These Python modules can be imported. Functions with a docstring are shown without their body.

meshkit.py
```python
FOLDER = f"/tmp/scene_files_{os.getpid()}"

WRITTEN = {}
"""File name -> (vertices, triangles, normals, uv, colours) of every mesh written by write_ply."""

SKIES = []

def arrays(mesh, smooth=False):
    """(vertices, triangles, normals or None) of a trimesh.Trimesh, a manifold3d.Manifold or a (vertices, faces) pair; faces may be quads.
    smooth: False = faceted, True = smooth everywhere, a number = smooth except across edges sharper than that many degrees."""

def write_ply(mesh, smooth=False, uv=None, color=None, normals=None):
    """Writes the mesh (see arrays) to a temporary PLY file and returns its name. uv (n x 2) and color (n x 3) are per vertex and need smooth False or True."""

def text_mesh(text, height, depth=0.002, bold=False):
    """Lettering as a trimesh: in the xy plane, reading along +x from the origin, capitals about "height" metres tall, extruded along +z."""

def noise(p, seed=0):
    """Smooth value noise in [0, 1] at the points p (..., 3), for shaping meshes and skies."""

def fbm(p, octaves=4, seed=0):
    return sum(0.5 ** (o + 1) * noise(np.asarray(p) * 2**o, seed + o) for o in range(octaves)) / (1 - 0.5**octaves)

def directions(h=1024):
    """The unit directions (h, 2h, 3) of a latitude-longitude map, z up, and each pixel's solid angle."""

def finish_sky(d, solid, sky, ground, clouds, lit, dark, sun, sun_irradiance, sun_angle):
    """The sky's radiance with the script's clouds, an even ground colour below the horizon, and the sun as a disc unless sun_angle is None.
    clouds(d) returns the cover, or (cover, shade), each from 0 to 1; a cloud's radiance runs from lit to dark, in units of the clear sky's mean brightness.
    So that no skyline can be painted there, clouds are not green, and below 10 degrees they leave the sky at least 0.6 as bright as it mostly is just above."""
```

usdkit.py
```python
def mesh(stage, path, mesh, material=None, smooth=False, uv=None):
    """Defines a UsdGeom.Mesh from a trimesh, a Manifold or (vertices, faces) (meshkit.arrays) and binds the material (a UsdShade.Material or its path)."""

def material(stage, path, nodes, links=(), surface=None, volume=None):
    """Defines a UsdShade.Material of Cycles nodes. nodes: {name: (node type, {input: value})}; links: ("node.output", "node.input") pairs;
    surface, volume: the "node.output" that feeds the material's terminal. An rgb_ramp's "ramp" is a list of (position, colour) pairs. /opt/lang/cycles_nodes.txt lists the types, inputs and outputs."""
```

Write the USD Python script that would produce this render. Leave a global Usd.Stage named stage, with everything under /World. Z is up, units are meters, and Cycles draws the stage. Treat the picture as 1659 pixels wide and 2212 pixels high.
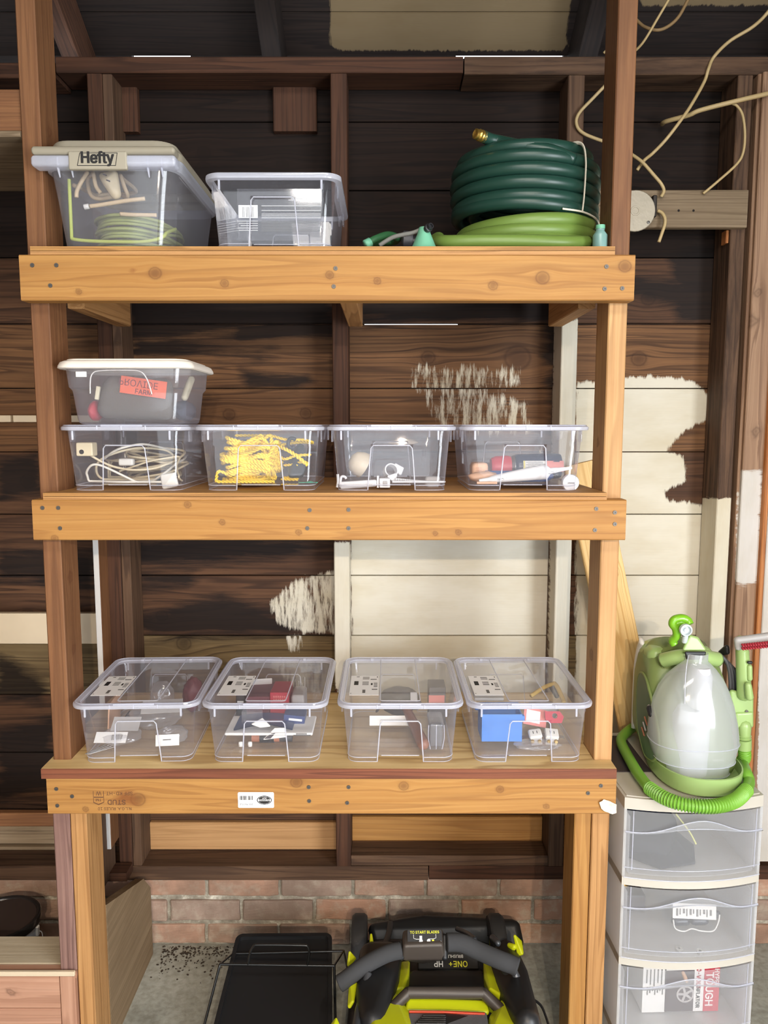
import math, random, re
import numpy as np, trimesh, usdkit, meshkit
import manifold3d as m3
from shapely.geometry import Polygon, Point, box as sbox, LineString
from shapely import contains_xy, distance, points as spoints
from pxr import Usd, UsdGeom, UsdLux, UsdShade, Gf, Sdf, Vt

stage = Usd.Stage.CreateInMemory()
UsdGeom.SetStageUpAxis(stage, 'Z'); UsdGeom.SetStageMetersPerUnit(stage, 1.0)
UsdGeom.Xform.Define(stage, '/World'); UsdGeom.Scope.Define(stage, '/World/Looks')
_T = Sdf.ValueTypeNames

# ---------------------------------------------------------------- camera, sky, lamps, exposure
FPX, PITCH, CAM = 1660.0, math.radians(6.55), (0.112, -1.56, 1.49)
cam = UsdGeom.Camera.Define(stage, '/World/camera')
cam.CreateHorizontalApertureAttr(36.0); cam.CreateVerticalApertureAttr(48.0)
cam.CreateFocalLengthAttr(36.0 * FPX / 1659.0)
cam.CreateClippingRangeAttr(Gf.Vec2f(0.05, 200.0))
cam.AddTranslateOp().Set(Gf.Vec3d(*CAM)); cam.AddRotateXOp().Set(90 - math.degrees(PITCH))
cam.CreateExposureAttr(0.0)

def sphere_lamp(path, loc, r, col, power):
    l = UsdLux.SphereLight.Define(stage, path); l.CreateRadiusAttr(r)
    l.CreateIntensityAttr(power / (math.pi * r * r)); l.CreateColorAttr(Gf.Vec3f(*col)); l.AddTranslateOp().Set(Gf.Vec3d(*loc))
def rect_lamp(path, loc, target, w, h, col, inten):
    l = UsdLux.RectLight.Define(stage, path); l.CreateWidthAttr(w); l.CreateHeightAttr(h)
    l.CreateIntensityAttr(inten); l.CreateColorAttr(Gf.Vec3f(*col))
    m = Gf.Matrix4d().SetLookAt(Gf.Vec3d(*loc), Gf.Vec3d(*target), Gf.Vec3d(0, 0, 1)).GetInverse()
    l.AddTransformOp().Set(m)
# two bulbs of the lamp that hangs behind the photographer, the open doorway on the right, and the open front of the garage
sphere_lamp('/World/bulb_light', (0.24, -3.10, 2.03), 0.020, (1.0, 0.82, 0.62), 8.0)
sphere_lamp('/World/bulb_light_001', (0.50, -3.10, 2.03), 0.020, (1.0, 0.82, 0.62), 8.0)
rect_lamp('/World/doorway_light', (2.35, -2.7, 1.15), (0.7, 0.5, 0.9), 1.3, 2.0, (0.90, 0.95, 1.0), 14.0)
rect_lamp('/World/shop_light', (0.25, -1.75, 2.75), (0.15, 0.3, 0.9), 1.2, 0.35, (1.0, 0.95, 0.88), 17.0)  # unseen overhead fill, added to brighten the decks, lids and labels
dome = UsdLux.DomeLight.Define(stage, '/World/sky'); dome.CreateIntensityAttr(1.1); dome.CreateColorAttr(Gf.Vec3f(0.86, 0.93, 1.0))

# ---------------------------------------------------------------- pixels of the 1659 x 2212 frame to points of the place
def _ray(px, py):
    dx, dy = (px - 829.5) / FPX, (py - 1106) / FPX
    return np.array([dx, math.cos(PITCH) - dy * math.sin(PITCH), -math.sin(PITCH) - dy * math.cos(PITCH)])
def at(px, py, Y):
    d = _ray(px, py); return np.array(CAM) + (Y - CAM[1]) / d[1] * d
def atz(px, py, Z):
    d = _ray(px, py); return np.array(CAM) + (Z - CAM[2]) / d[2] * d
def atx(px, py, X):
    d = _ray(px, py); return np.array(CAM) + (X - CAM[0]) / d[0] * d
def pix(p):
    p = np.asarray(p, float); q = p - np.array(CAM)
    dep = q[..., 1] * math.cos(PITCH) - q[..., 2] * math.sin(PITCH)
    dn = -q[..., 1] * math.sin(PITCH) - q[..., 2] * math.cos(PITCH)
    return np.stack([829.5 + FPX * q[..., 0] / dep, 1106 + FPX * dn / dep], -1)

# ---------------------------------------------------------------- prims
_used = {}
def fresh(parent, name):
    k = (parent, name); n = _used.get(k, -1) + 1; _used[k] = n
    return f'{parent}/{name}' + (f'_{n:03d}' if n else '')
def keys(prim, **kw):
    for k, v in kw.items():
        if v: prim.SetCustomDataByKey(k, v)
def thing(name, label, category, group=None, kind=None, loc=(0, 0, 0), rz=0, rx=0, ry=0):
    p = fresh('/World', name); x = UsdGeom.Xform.Define(stage, p)
    x.AddTranslateOp().Set(Gf.Vec3d(*map(float, loc)))
    if rz: x.AddRotateZOp().Set(float(rz))
    if ry: x.AddRotateYOp().Set(float(ry))
    if rx: x.AddRotateXOp().Set(float(rx))
    keys(x.GetPrim(), label=label, category=category, group=group, kind=kind)
    return p
def part(parent, name, mesh, mat, smooth=False, label=None, kind=None, **attrs):
    p = fresh(parent, name)
    if isinstance(mesh, Board):
        attrs = dict(wv=mesh.wv, wm=mesh.wm, **attrs); mesh = (mesh.v, mesh.f)
    m = usdkit.mesh(stage, p, mesh, M[mat], smooth=smooth)
    m.CreateDoubleSidedAttr(True)
    for k, v in attrs.items():
        UsdGeom.PrimvarsAPI(m).CreatePrimvar(k, _T.Float3Array, 'vertex').Set(Vt.Vec3fArray.FromNumpy(np.asarray(v, np.float32)))
    if label or kind: keys(m.GetPrim(), label=label, kind=kind)
    return p
def solo(name, mesh, mat, label, category, smooth=False, group=None, kind=None):
    p = part('/World', name, mesh, mat, smooth); keys(stage.GetPrimAtPath(p), label=label, category=category, group=group, kind=kind); return p
def copy_of(src, loc, rz=0, label=None, group=None):
    s = stage.GetPrimAtPath(src); was = s.GetCustomData(); base = re.sub(r'_[0-9]{3}$', '', src.rsplit('/', 1)[1])
    p = fresh('/World', base); x = UsdGeom.Xform.Define(stage, p)
    x.GetPrim().GetReferences().AddInternalReference(src); x.GetPrim().SetInstanceable(True)
    x.ClearXformOpOrder(); x.AddTranslateOp().Set(Gf.Vec3d(*map(float, loc)))
    x.AddRotateZOp().Set(float(rz)); 
    keys(x.GetPrim(), label=label or was['label'], category=was['category'], group=group or was.get('group'))
    return p

# ---------------------------------------------------------------- shapes
def cat(*ms): return trimesh.util.concatenate([m for m in ms if m is not None])
def bx(x0, x1, y0, y1, z0, z1):
    m = trimesh.creation.box([abs(x1 - x0), abs(y1 - y0), abs(z1 - z0)]); m.apply_translation([(x0 + x1) / 2, (y0 + y1) / 2, (z0 + z1) / 2]); return m
def tm(man):
    q = man.to_mesh(); return trimesh.Trimesh(q.vert_properties[:, :3], q.tri_verts, process=False)
def rbox(x0, x1, y0, y1, z0, z1, r=.004, seg=8):
    """box with rounded edges: the hull of eight spheres"""
    s = m3.Manifold.sphere(r, seg)
    return tm(m3.Manifold.batch_hull([s.translate((x, y, z)) for x in (x0 + r, x1 - r) for y in (y0 + r, y1 - r) for z in (z0 + r, z1 - r)]))
def hull(pts_r, seg=12):
    return tm(m3.Manifold.batch_hull([m3.Manifold.sphere(r, seg).translate(tuple(map(float, p))) for p, r in pts_r]))
def xf(m, loc=(0, 0, 0), rx=0, ry=0, rz=0, s=None):
    m = m.copy()
    if s is not None: m.apply_scale(s)
    for a, ax in ((rx, [1, 0, 0]), (ry, [0, 1, 0]), (rz, [0, 0, 1])):
        if a: m.apply_transform(trimesh.transformations.rotation_matrix(math.radians(a), ax))
    m.apply_translation(loc); return m
def spline(P, n=8, closed=False):
    P = np.asarray(P, float); k = len(P); out = []
    for i in range(k if closed else k - 1):
        if closed: p0, p1, p2, p3 = (P[(i + j) % k] for j in (-1, 0, 1, 2))
        else: p0, p1, p2, p3 = P[max(i - 1, 0)], P[i], P[i + 1], P[min(i + 2, k - 1)]
        for t in np.arange(n) / n:
            out.append(.5 * (2 * p1 + (p2 - p0) * t + (2 * p0 - 5 * p1 + 4 * p2 - p3) * t * t + (3 * p1 - p0 - 3 * p2 + p3) * t ** 3))
    if not closed: out.append(P[-1])
    return np.array(out)
def tube(P, r, sides=10, closed=False, flat=1.0, up=None):
    """a round (or flattened) tube along the points"""
    P = np.asarray(P, float); n = len(P); r = np.broadcast_to(r, (n,)).astype(float)
    T = np.roll(P, -1, 0) - np.roll(P, 1, 0)
    if not closed: T[0], T[-1] = P[1] - P[0], P[-1] - P[-2]
    T /= np.linalg.norm(T, axis=1, keepdims=True) + 1e-12
    a = np.cross(T[0], [0, 0, 1.] if abs(T[0][2]) < .9 else [1., 0, 0]); a /= np.linalg.norm(a); A = [a]
    for i in range(1, n):
        a = A[-1] - T[i] * (A[-1] @ T[i]); a /= np.linalg.norm(a) + 1e-12; A.append(a)
    A = np.array(A)
    if up is not None:
        A = np.cross(T, np.asarray(up, float)); A /= np.linalg.norm(A, axis=1, keepdims=True) + 1e-12
    B = np.cross(T, A); an = np.arange(sides) * 2 * np.pi / sides
    V = P[:, None] + r[:, None, None] * (np.cos(an)[None, :, None] * A[:, None] + flat * np.sin(an)[None, :, None] * B[:, None])
    V = V.reshape(-1, 3); F = []
    for i in range(n if closed else n - 1):
        j = (i + 1) % n
        for s in range(sides):
            t = (s + 1) % sides; F += [[i * sides + s, i * sides + t, j * sides + t], [i * sides + s, j * sides + t, j * sides + s]]
    if not closed:
        c = len(V); V = np.vstack([V, P[:1], P[-1:]])
        for s in range(sides):
            t = (s + 1) % sides; F += [[c, t, s], [c + 1, (n - 1) * sides + s, (n - 1) * sides + t]]
    return trimesh.Trimesh(V, F, process=False)
def lathe(profile, n=32, axis='z'):
    m = trimesh.creation.revolve(np.asarray(profile, float), sections=n)
    if axis == 'x': m.apply_transform(trimesh.transformations.rotation_matrix(np.pi / 2, [0, 1, 0]))
    if axis == 'y': m.apply_transform(trimesh.transformations.rotation_matrix(-np.pi / 2, [1, 0, 0]))
    return m
def extrude(poly, h):
    return cat(*[trimesh.creation.extrude_polygon(g, h, engine='earcut') for g in getattr(poly, 'geoms', [poly])])
def up_xz(m, y=0.0):
    """turn a mesh drawn in x-y and raised along z into one drawn in x-z that faces -y"""
    m = m.copy(); m.vertices = np.stack([m.vertices[:, 0], y - m.vertices[:, 2], m.vertices[:, 1]], 1); return m
def loft(rings, closed=True, caps=(False, False)):
    R = np.asarray(rings, float); k, n = R.shape[:2]; V = R.reshape(-1, 3); F = []
    for i in range(k - 1):
        for s in range(n if closed else n - 1):
            t = (s + 1) % n; F += [[i * n + s, i * n + t, (i + 1) * n + t], [i * n + s, (i + 1) * n + t, (i + 1) * n + s]]
    V = list(V)
    for cap, i in zip(caps, (0, k - 1)):
        if cap:
            c = len(V); V.append(R[i].mean(0))
            for s in range(n):
                t = (s + 1) % n; F.append([c, i * n + t, i * n + s] if i == 0 else [c, i * n + s, i * n + t])
    return trimesh.Trimesh(np.array(V), F, process=False)
def rrect(w, d, r, n=6):
    """rounded rectangle outline, counter-clockwise"""
    out = []
    for cx, cy, a0 in ((w / 2 - r, d / 2 - r, 0), (-w / 2 + r, d / 2 - r, 90), (-w / 2 + r, -d / 2 + r, 180), (w / 2 - r, -d / 2 + r, 270)):
        for k in range(n + 1):
            a = math.radians(a0 + 90 * k / n); out.append((cx + r * math.cos(a), cy + r * math.sin(a)))
    return np.array(out)
def text(s, h, depth=.0006, bold=False, center=True):
    m = meshkit.text_mesh(s, h, depth, bold)
    if center: m.apply_translation([-m.bounds[:, 0].mean(), -m.bounds[:, 1].mean(), 0])
    return m
def frame_xf(m, origin, ex, ey):
    """place a mesh drawn in x-y (raised along z) with its x along ex, y along ey, at origin"""
    ex = np.asarray(ex, float) / np.linalg.norm(ex); ey = np.asarray(ey, float); ey = ey - ex * (ey @ ex); ey /= np.linalg.norm(ey)
    m = m.copy(); m.vertices = np.asarray(origin) + m.vertices[:, :1] * ex + m.vertices[:, 1:2] * ey + m.vertices[:, 2:] * np.cross(ex, ey); return m

class Board: pass
AX = {'x': (0, 1, 2), 'y': (1, 0, 2), 'z': (2, 0, 1)}     # along, u, w
def plank(axis, lim, ch=.0022, step=.012, seed=0, knots=(), paint=None, stain=None, wav=.012, mat4=None, bow=0.0, twist=None):
    """a sawn board with chamfered edges. lim = (x0,x1,y0,y1,z0,z1). Its vertices carry wv (the place in the wood, grain bent round the knots) and wm (knot, paint, stain)."""
    L = np.array(lim, float).reshape(3, 2); i, j, k = AX[axis]
    (l0, l1), (u0, u1), (w0, w1) = L[i], L[j], L[k]
    def seg(a, b):
        m = max(1, int(math.ceil(abs(b - a) / step))); return [a + (b - a) * t / m for t in range(m)]
    per = [(u, w0) for u in seg(u0 + ch, u1 - ch)] + [(u1 - ch, w0)] + [(u1, w) for w in seg(w0 + ch, w1 - ch)] + [(u1, w1 - ch)]
    per += [(u, w1) for u in seg(u1 - ch, u0 + ch)] + [(u0 + ch, w1)] + [(u0, w) for w in seg(w1 - ch, w0 + ch)] + [(u0, w0 + ch)]
    per = np.array(per); n = len(per); m = max(2, int(math.ceil((l1 - l0) / step)) + 1); ls = np.linspace(l0, l1, m)
    loc = np.concatenate([np.repeat(ls, n)[:, None], np.tile(per, (m, 1))], 1)
    a, s = np.meshgrid(np.arange(m - 1), np.arange(n), indexing='ij'); t = (s + 1) % n
    F = np.concatenate([np.stack([a * n + s, a * n + t, (a + 1) * n + t], -1).reshape(-1, 3), np.stack([a * n + s, (a + 1) * n + t, (a + 1) * n + s], -1).reshape(-1, 3)])
    c = len(loc); loc = np.vstack([loc, [[l0, (u0 + u1) / 2, (w0 + w1) / 2], [l1, (u0 + u1) / 2, (w0 + w1) / 2]]])
    s = np.arange(n); t = (s + 1) % n
    F = np.vstack([F, np.stack([np.full(n, c), t, s], 1), np.stack([np.full(n, c + 1), (m - 1) * n + s, (m - 1) * n + t], 1)])
    if axis == 'y': F = F[:, ::-1]
    V = np.zeros_like(loc); V[:, i], V[:, j], V[:, k] = loc.T
    # across-coordinate that shows on the wide face
    wide = 2 if (w1 - w0) >= (u1 - u0) else 1
    rng = np.random.default_rng(seed + 7); off = rng.uniform(-20, 20, 3)
    cr = loc[:, wide].copy(); oth = loc[:, 3 - wide]
    nz = np.stack([loc[:, 0] * 1.7 + off[0], cr * 6 + off[1], oth * 6], 1)
    cr = cr + wav * (meshkit.fbm(nz, 3, seed) - .5) * 2
    kn = np.zeros(len(loc))
    for kl, kw, r in knots:
        dl, dw = (loc[:, 0] - kl), (loc[:, wide] - kw)
        g = np.exp(-((dl / (2.6 * r)) ** 2 + (dw / (1.5 * r)) ** 2)); cr = cr - dw * g * .85
        kn = np.maximum(kn, np.exp(-((dl / (1.1 * r)) ** 2 + (dw / r) ** 2) ** 2))
    b = Board(); b.f = F
    b.wv = np.stack([loc[:, 0] + off[0], cr + off[1], oth + off[2]], 1)
    W = V.copy()
    if bow: W[:, j] += bow * np.sin(np.pi * (loc[:, 0] - l0) / (l1 - l0))
    if mat4 is not None: W = trimesh.transformations.transform_points(W, mat4)
    pa = paint(W) if callable(paint) else np.full(len(W), float(paint or 0))
    st = stain(W) if callable(stain) else np.full(len(W), float(stain or 0))
    b.v, b.wm = W, np.stack([kn, pa, st], 1); return b
def px_mask(polys, soft=14.0):
    """paint or stain whose outline was read off the photograph: value .5 on the outline, rising inwards"""
    polys = [Polygon(p) for p in polys]
    def f(W):
        q = pix(W); out = np.full(len(W), -9.0)
        for P in polys:
            sp = spoints(q[:, 0], q[:, 1]); d = distance(P.exterior, sp); inside = contains_xy(P, q[:, 0], q[:, 1])
            out = np.maximum(out, np.where(inside, d, -d) / soft)
        return np.clip(.5 + .5 * out, 0, 1)
    return f
# ---------------------------------------------------------------- materials
M = {}
def lin(*c):
    c = np.array(c[0] if len(c) == 1 else c, float) / 255
    return tuple(np.where(c < .04045, c / 12.92, ((c + .055) / 1.055) ** 2.4))
def mat(name, nodes, links=(), surface='p.BSDF', volume=None):
    M[name] = usdkit.material(stage, '/World/Looks/' + name, nodes, links, surface=surface, volume=volume)
def plain(name, col, rough=.5, metal=0.0, coat=0.0, bump=0.0, bscale=300, var=0.0, sss=0.0, spec=.5):
    n = {'p': ('principled_bsdf', dict(base_color=col, roughness=rough, metallic=metal, coat_weight=coat, specular_ior_level=spec, subsurface_weight=sss, subsurface_scale=.01))}; l = []
    if bump or var:
        n['tc'] = ('geometry', {}); n['nz'] = ('noise_texture', dict(scale=bscale, detail=3)); l += [('tc.position', 'nz.vector')]
    if bump: n['b'] = ('bump', dict(strength=bump, distance=.002)); l += [('nz.fac', 'b.height'), ('b.normal', 'p.normal')]
    if var:
        n['n2'] = ('noise_texture', dict(scale=14, detail=4)); n['m'] = ('mix', dict(color1=tuple(np.array(col) * (1 - var)), color2=tuple(np.minimum(np.array(col) * (1 + var), 1))))
        l += [('tc.position', 'n2.vector'), ('n2.fac', 'm.fac'), ('m.color', 'p.base_color')]
    mat(name, n, l)
def wood(name, light, mid, dark, knot=None, paint=(212, 206, 190), fresh_amt=.55, grain=1.0, rough=.62, stain=(30, 20, 15), blotch=.5, ring=42., spec=.35):
    """sawn timber: streaks and growth rings laid along wv, knots, worn paint and old stains from wm"""
    kn = lin(knot) if knot else tuple(np.array(lin(dark)) * .6)
    n = {
        'wv': ('attribute', dict(attribute='wv')), 'wm': ('attribute', dict(attribute='wm')), 'sp': ('separate_color', {}),
        'm1': ('mapping', dict(scale=(2.2, 150, 150))), 'n1': ('noise_texture', dict(scale=1, detail=4, roughness=.6)),
        'm2': ('mapping', dict(scale=(.9, ring, ring * .6))), 'n2': ('noise_texture', dict(scale=1, detail=2, roughness=.4, distortion=.4)),
        'm3': ('mapping', dict(scale=(3.2, 13, 13))), 'n3': ('noise_texture', dict(scale=1, detail=5, roughness=.6)),
        'k2': ('math', dict(math_type='multiply', value2=7.0)), 'k3': ('math', dict(math_type='fraction')),
        'rr': ('rgb_ramp', dict(ramp=[(0, (.0, .0, .0)), (.55, (.25, .25, .25)), (.82, (1, 1, 1)), (.9, (.9, .9, .9)), (1, (0, 0, 0))])),
        'c1': ('mix', dict(color1=lin(light), color2=lin(mid))), 'r1': ('rgb_ramp', dict(ramp=[(.3, (0, 0, 0)), (.7, (1, 1, 1))])),
        'g1': ('math', dict(math_type='multiply', value2=.75 * grain, use_clamp=True)),
        'c2': ('mix', dict(color2=lin(dark))),
        'r3': ('rgb_ramp', dict(ramp=[(.38, (0, 0, 0)), (.68, (1, 1, 1))])), 'g3': ('math', dict(math_type='multiply', value2=blotch)), 'c3': ('mix', dict(color2=tuple(.5 * np.array(lin(mid)) + .5 * np.array(lin(dark))))),
        'rk': ('rgb_ramp', dict(ramp=[(0, (0, 0, 0)), (.25, (.15, .15, .15)), (.5, (.62, .62, .62)), (.72, (.36, .36, .36)), (1, (.6, .6, .6))])), 'gk': ('math', dict(math_type='multiply', value2=.9)), 'c4': ('mix', dict(color2=kn)),
        'ms': ('mapping', dict(scale=(4, 40, 40))), 'ns': ('noise_texture', dict(scale=1, detail=6, roughness=.65)),
        'as': ('math', dict(math_type='multiply_add', value2=1.1, value3=-.55)), 'bs': ('math', dict(math_type='add', use_clamp=False)), 'rs': ('rgb_ramp', dict(ramp=[(.38, (0, 0, 0)), (.66, (1, 1, 1))])), 'gs': ('math', dict(math_type='multiply', value2=.9)), 'c5': ('mix', dict(color2=lin(stain))),
        'mp': ('mapping', dict(scale=(75, 11, 75))), 'np': ('noise_texture', dict(scale=1, detail=6, roughness=.72)),
        'ap': ('math', dict(math_type='multiply_add', value2=.9, value3=-.45)), 'bp': ('math', dict(math_type='add')), 'rp': ('rgb_ramp', dict(ramp=[(.42, (0, 0, 0)), (.56, (1, 1, 1))])),
        'mq': ('mapping', dict(scale=(2, 5, 5))), 'nq': ('noise_texture', dict(scale=1, detail=5, roughness=.6)),
        'cp': ('mix', dict(color1=lin(paint), color2=tuple(np.array(lin(paint)) * np.array((.80, .74, .62))))), 'rq': ('rgb_ramp', dict(ramp=[(.45, (0, 0, 0)), (.75, (1, 1, 1))])),
        'c6': ('mix', {}), 'p': ('principled_bsdf', dict(roughness=rough, specular_ior_level=spec)),
        'bh': ('math', dict(math_type='add')), 'b': ('bump', dict(strength=.35, distance=.0015)),
    }
    l = [('wv.vector', 'm1.vector'), ('wv.vector', 'm2.vector'), ('wv.vector', 'm3.vector'), ('wv.vector', 'ms.vector'), ('wv.vector', 'mp.vector'), ('wv.vector', 'mq.vector'),
         ('m1.vector', 'n1.vector'), ('m2.vector', 'n2.vector'), ('m3.vector', 'n3.vector'), ('ms.vector', 'ns.vector'), ('mp.vector', 'np.vector'), ('mq.vector', 'nq.vector'),
         ('wm.color', 'sp.color'), ('n2.fac', 'k2.value1'), ('k2.value', 'k3.value1'), ('k3.value', 'rr.fac'),
         ('n1.fac', 'r1.fac'), ('r1.color', 'c1.fac'), ('c1.color', 'c2.color1'), ('rr.color', 'g1.value1'), ('g1.value', 'c2.fac'),
         ('n3.fac', 'r3.fac'), ('r3.color', 'g3.value1'), ('g3.value', 'c3.fac'), ('c2.color', 'c3.color1'),
         ('sp.r', 'rk.fac'), ('rk.color', 'gk.value1'), ('gk.value', 'c4.fac'), ('c3.color', 'c4.color1'),
         ('ns.fac', 'as.value1'), ('as.value', 'bs.value1'), ('sp.b', 'bs.value2'), ('bs.value', 'rs.fac'), ('rs.color', 'gs.value1'), ('gs.value', 'c5.fac'), ('c4.color', 'c5.color1'),
         ('np.fac', 'ap.value1'), ('ap.value', 'bp.value1'), ('sp.g', 'bp.value2'), ('bp.value', 'rp.fac'), ('nq.fac', 'rq.fac'), ('rq.color', 'cp.fac'), ('rp.color', 'c6.fac'), ('c5.color', 'c6.color1'), ('cp.color', 'c6.color2'),
         ('c6.color', 'p.base_color'), ('n1.fac', 'bh.value1'), ('rp.color', 'bh.value2'), ('bh.value', 'b.height'), ('b.normal', 'p.normal')]
    mat(name, n, l)
wood('pine_board', (182, 136, 76), (164, 115, 58), (126, 80, 38), knot=(92, 54, 30), stain=(120, 66, 30), blotch=.3, ring=26, grain=.6)
wood('pine_post', (138, 96, 62), (116, 76, 48), (82, 52, 32), knot=(88, 50, 28), stain=(70, 44, 28), blotch=.6, ring=38, grain=.6)
wood('pine_side', (196, 150, 98), (176, 128, 78), (138, 96, 54), knot=(88, 50, 28), blotch=.5, ring=38)
wood('deck_wood', (232, 204, 148), (214, 182, 124), (162, 124, 76), knot=(88, 50, 28), stain=(70, 40, 20), blotch=.5, ring=20)
wood('deck_edge', (140, 84, 58), (116, 66, 46), (84, 46, 32), knot=(60, 36, 24), stain=(200, 160, 110), blotch=.6, ring=30)
wood('old_siding', (104, 73, 50), (78, 52, 36), (42, 27, 20), knot=(36, 22, 15), stain=(24, 17, 15), blotch=.7, ring=22, rough=.7, spec=.25)
wood('old_stud', (110, 84, 64), (90, 66, 49), (60, 43, 33), knot=(60, 40, 28), stain=(40, 28, 22), blotch=.6, ring=40, rough=.7, spec=.25)
wood('red_stud', (92, 60, 42), (72, 46, 32), (46, 29, 21), knot=(56, 34, 24), stain=(30, 20, 16), blotch=.6, ring=40, rough=.7, spec=.25)
wood('grey_wood', (148, 130, 106), (126, 108, 86), (96, 80, 62), knot=(60, 48, 36), stain=(50, 40, 32), blotch=.6, ring=40, rough=.75, spec=.2)
wood('pale_pine', (238, 206, 148), (226, 188, 124), (196, 148, 84), knot=(160, 106, 56), blotch=.25, ring=36)
wood('mauve_board', (156, 122, 110), (128, 96, 88), (92, 66, 60), knot=(64, 44, 40), stain=(60, 42, 38), blotch=.7, ring=50)
wood('casing_wood', (168, 136, 108), (144, 112, 88), (108, 78, 58), knot=(84, 60, 44), paint=(206, 202, 198), blotch=.4, ring=30)
wood('orange_wood', (204, 140, 84), (180, 114, 64), (140, 82, 44), knot=(84, 60, 44), paint=(232, 226, 214), blotch=.4, ring=36)
wood('dark_roof', (40, 29, 24), (30, 22, 18), (19, 13, 11), knot=(28, 19, 16), paint=(106, 90, 66), stain=(22, 16, 14), blotch=.6, ring=30, rough=.8, spec=.2)
wood('old_siding_shaded', (42, 28, 21), (30, 20, 15), (17, 11, 9), knot=(24, 15, 11), stain=(16, 12, 11), blotch=.75, ring=22, rough=.75, spec=.2)  # dark upper boards; the weaker light near the roof is put into their colour
wood('old_siding_warm', (134, 96, 62), (102, 70, 45), (54, 35, 23), knot=(52, 30, 18), stain=(26, 18, 15), blotch=.6, ring=26, rough=.7, spec=.25)
def sheet(name, haze, tint=(.97, .97, .985), body=(.80, .82, .90), rough=.07, refl=.042, gl=.8):
    """thin clear or milky plastic: what passes straight through, what the milkiness scatters, and the gloss, stronger at a slant"""
    n = {'t': ('transparent_bsdf', dict(color=tint)), 'd': ('diffuse_bsdf', dict(color=body)), 'tr': ('translucent_bsdf', dict(color=body)), 'ms': ('mix_closure', dict(fac=.45)),
         'lw': ('layer_weight', dict(blend=.5)), 'pw': ('math', dict(math_type='power', value2=3.0)), 'hz': ('math', dict(math_type='multiply_add', value2=.35 * (1 - haze), value3=haze, use_clamp=True)), 'mh': ('mix_closure', {}),
         'p5': ('math', dict(math_type='power', value2=5.0)), 'fr': ('math', dict(math_type='multiply_add', value2=gl - refl, value3=refl, use_clamp=True)), 'g': ('glossy_bsdf', dict(color=(1, 1, 1), roughness=rough)), 'mg': ('mix_closure', {})}
    l = [('d.BSDF', 'ms.closure1'), ('tr.BSDF', 'ms.closure2'), ('lw.facing', 'pw.value1'), ('pw.value', 'hz.value1'), ('hz.value', 'mh.fac'), ('t.BSDF', 'mh.closure1'), ('ms.closure', 'mh.closure2'),
         ('lw.facing', 'p5.value1'), ('p5.value', 'fr.value1'), ('fr.value', 'mg.fac'), ('mh.closure', 'mg.closure1'), ('g.BSDF', 'mg.closure2')]
    mat(name, n, l, surface='mg.closure')
sheet('clear_plastic', .085, body=(.82, .84, .96), rough=.022); sheet('clear_lid', .06, body=(.82, .84, .96), rough=.03); sheet('milky_rim', .58, body=(.86, .88, .98), rough=.14); sheet('clear_bag', .17, body=(.92, .92, .95), rough=.10, refl=.12); sheet('frosted_side', .72, body=(.88, .88, .86), rough=.3); sheet('frosted_drawer', .27, body=(.96, .97, 1.0), rough=.25, refl=.04); sheet('tank_plastic', .60, body=(.80, .83, .84), rough=.12, refl=.05); sheet('clear_case', .08, refl=.09); sheet('soft_tote', .22, body=(.62, .62, .70), rough=.08)
wood('dusty_wood', (150, 128, 100), (132, 110, 84), (104, 84, 62), knot=(60, 48, 36), blotch=.6, ring=24, grain=.45, rough=.8, spec=.15)
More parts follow.
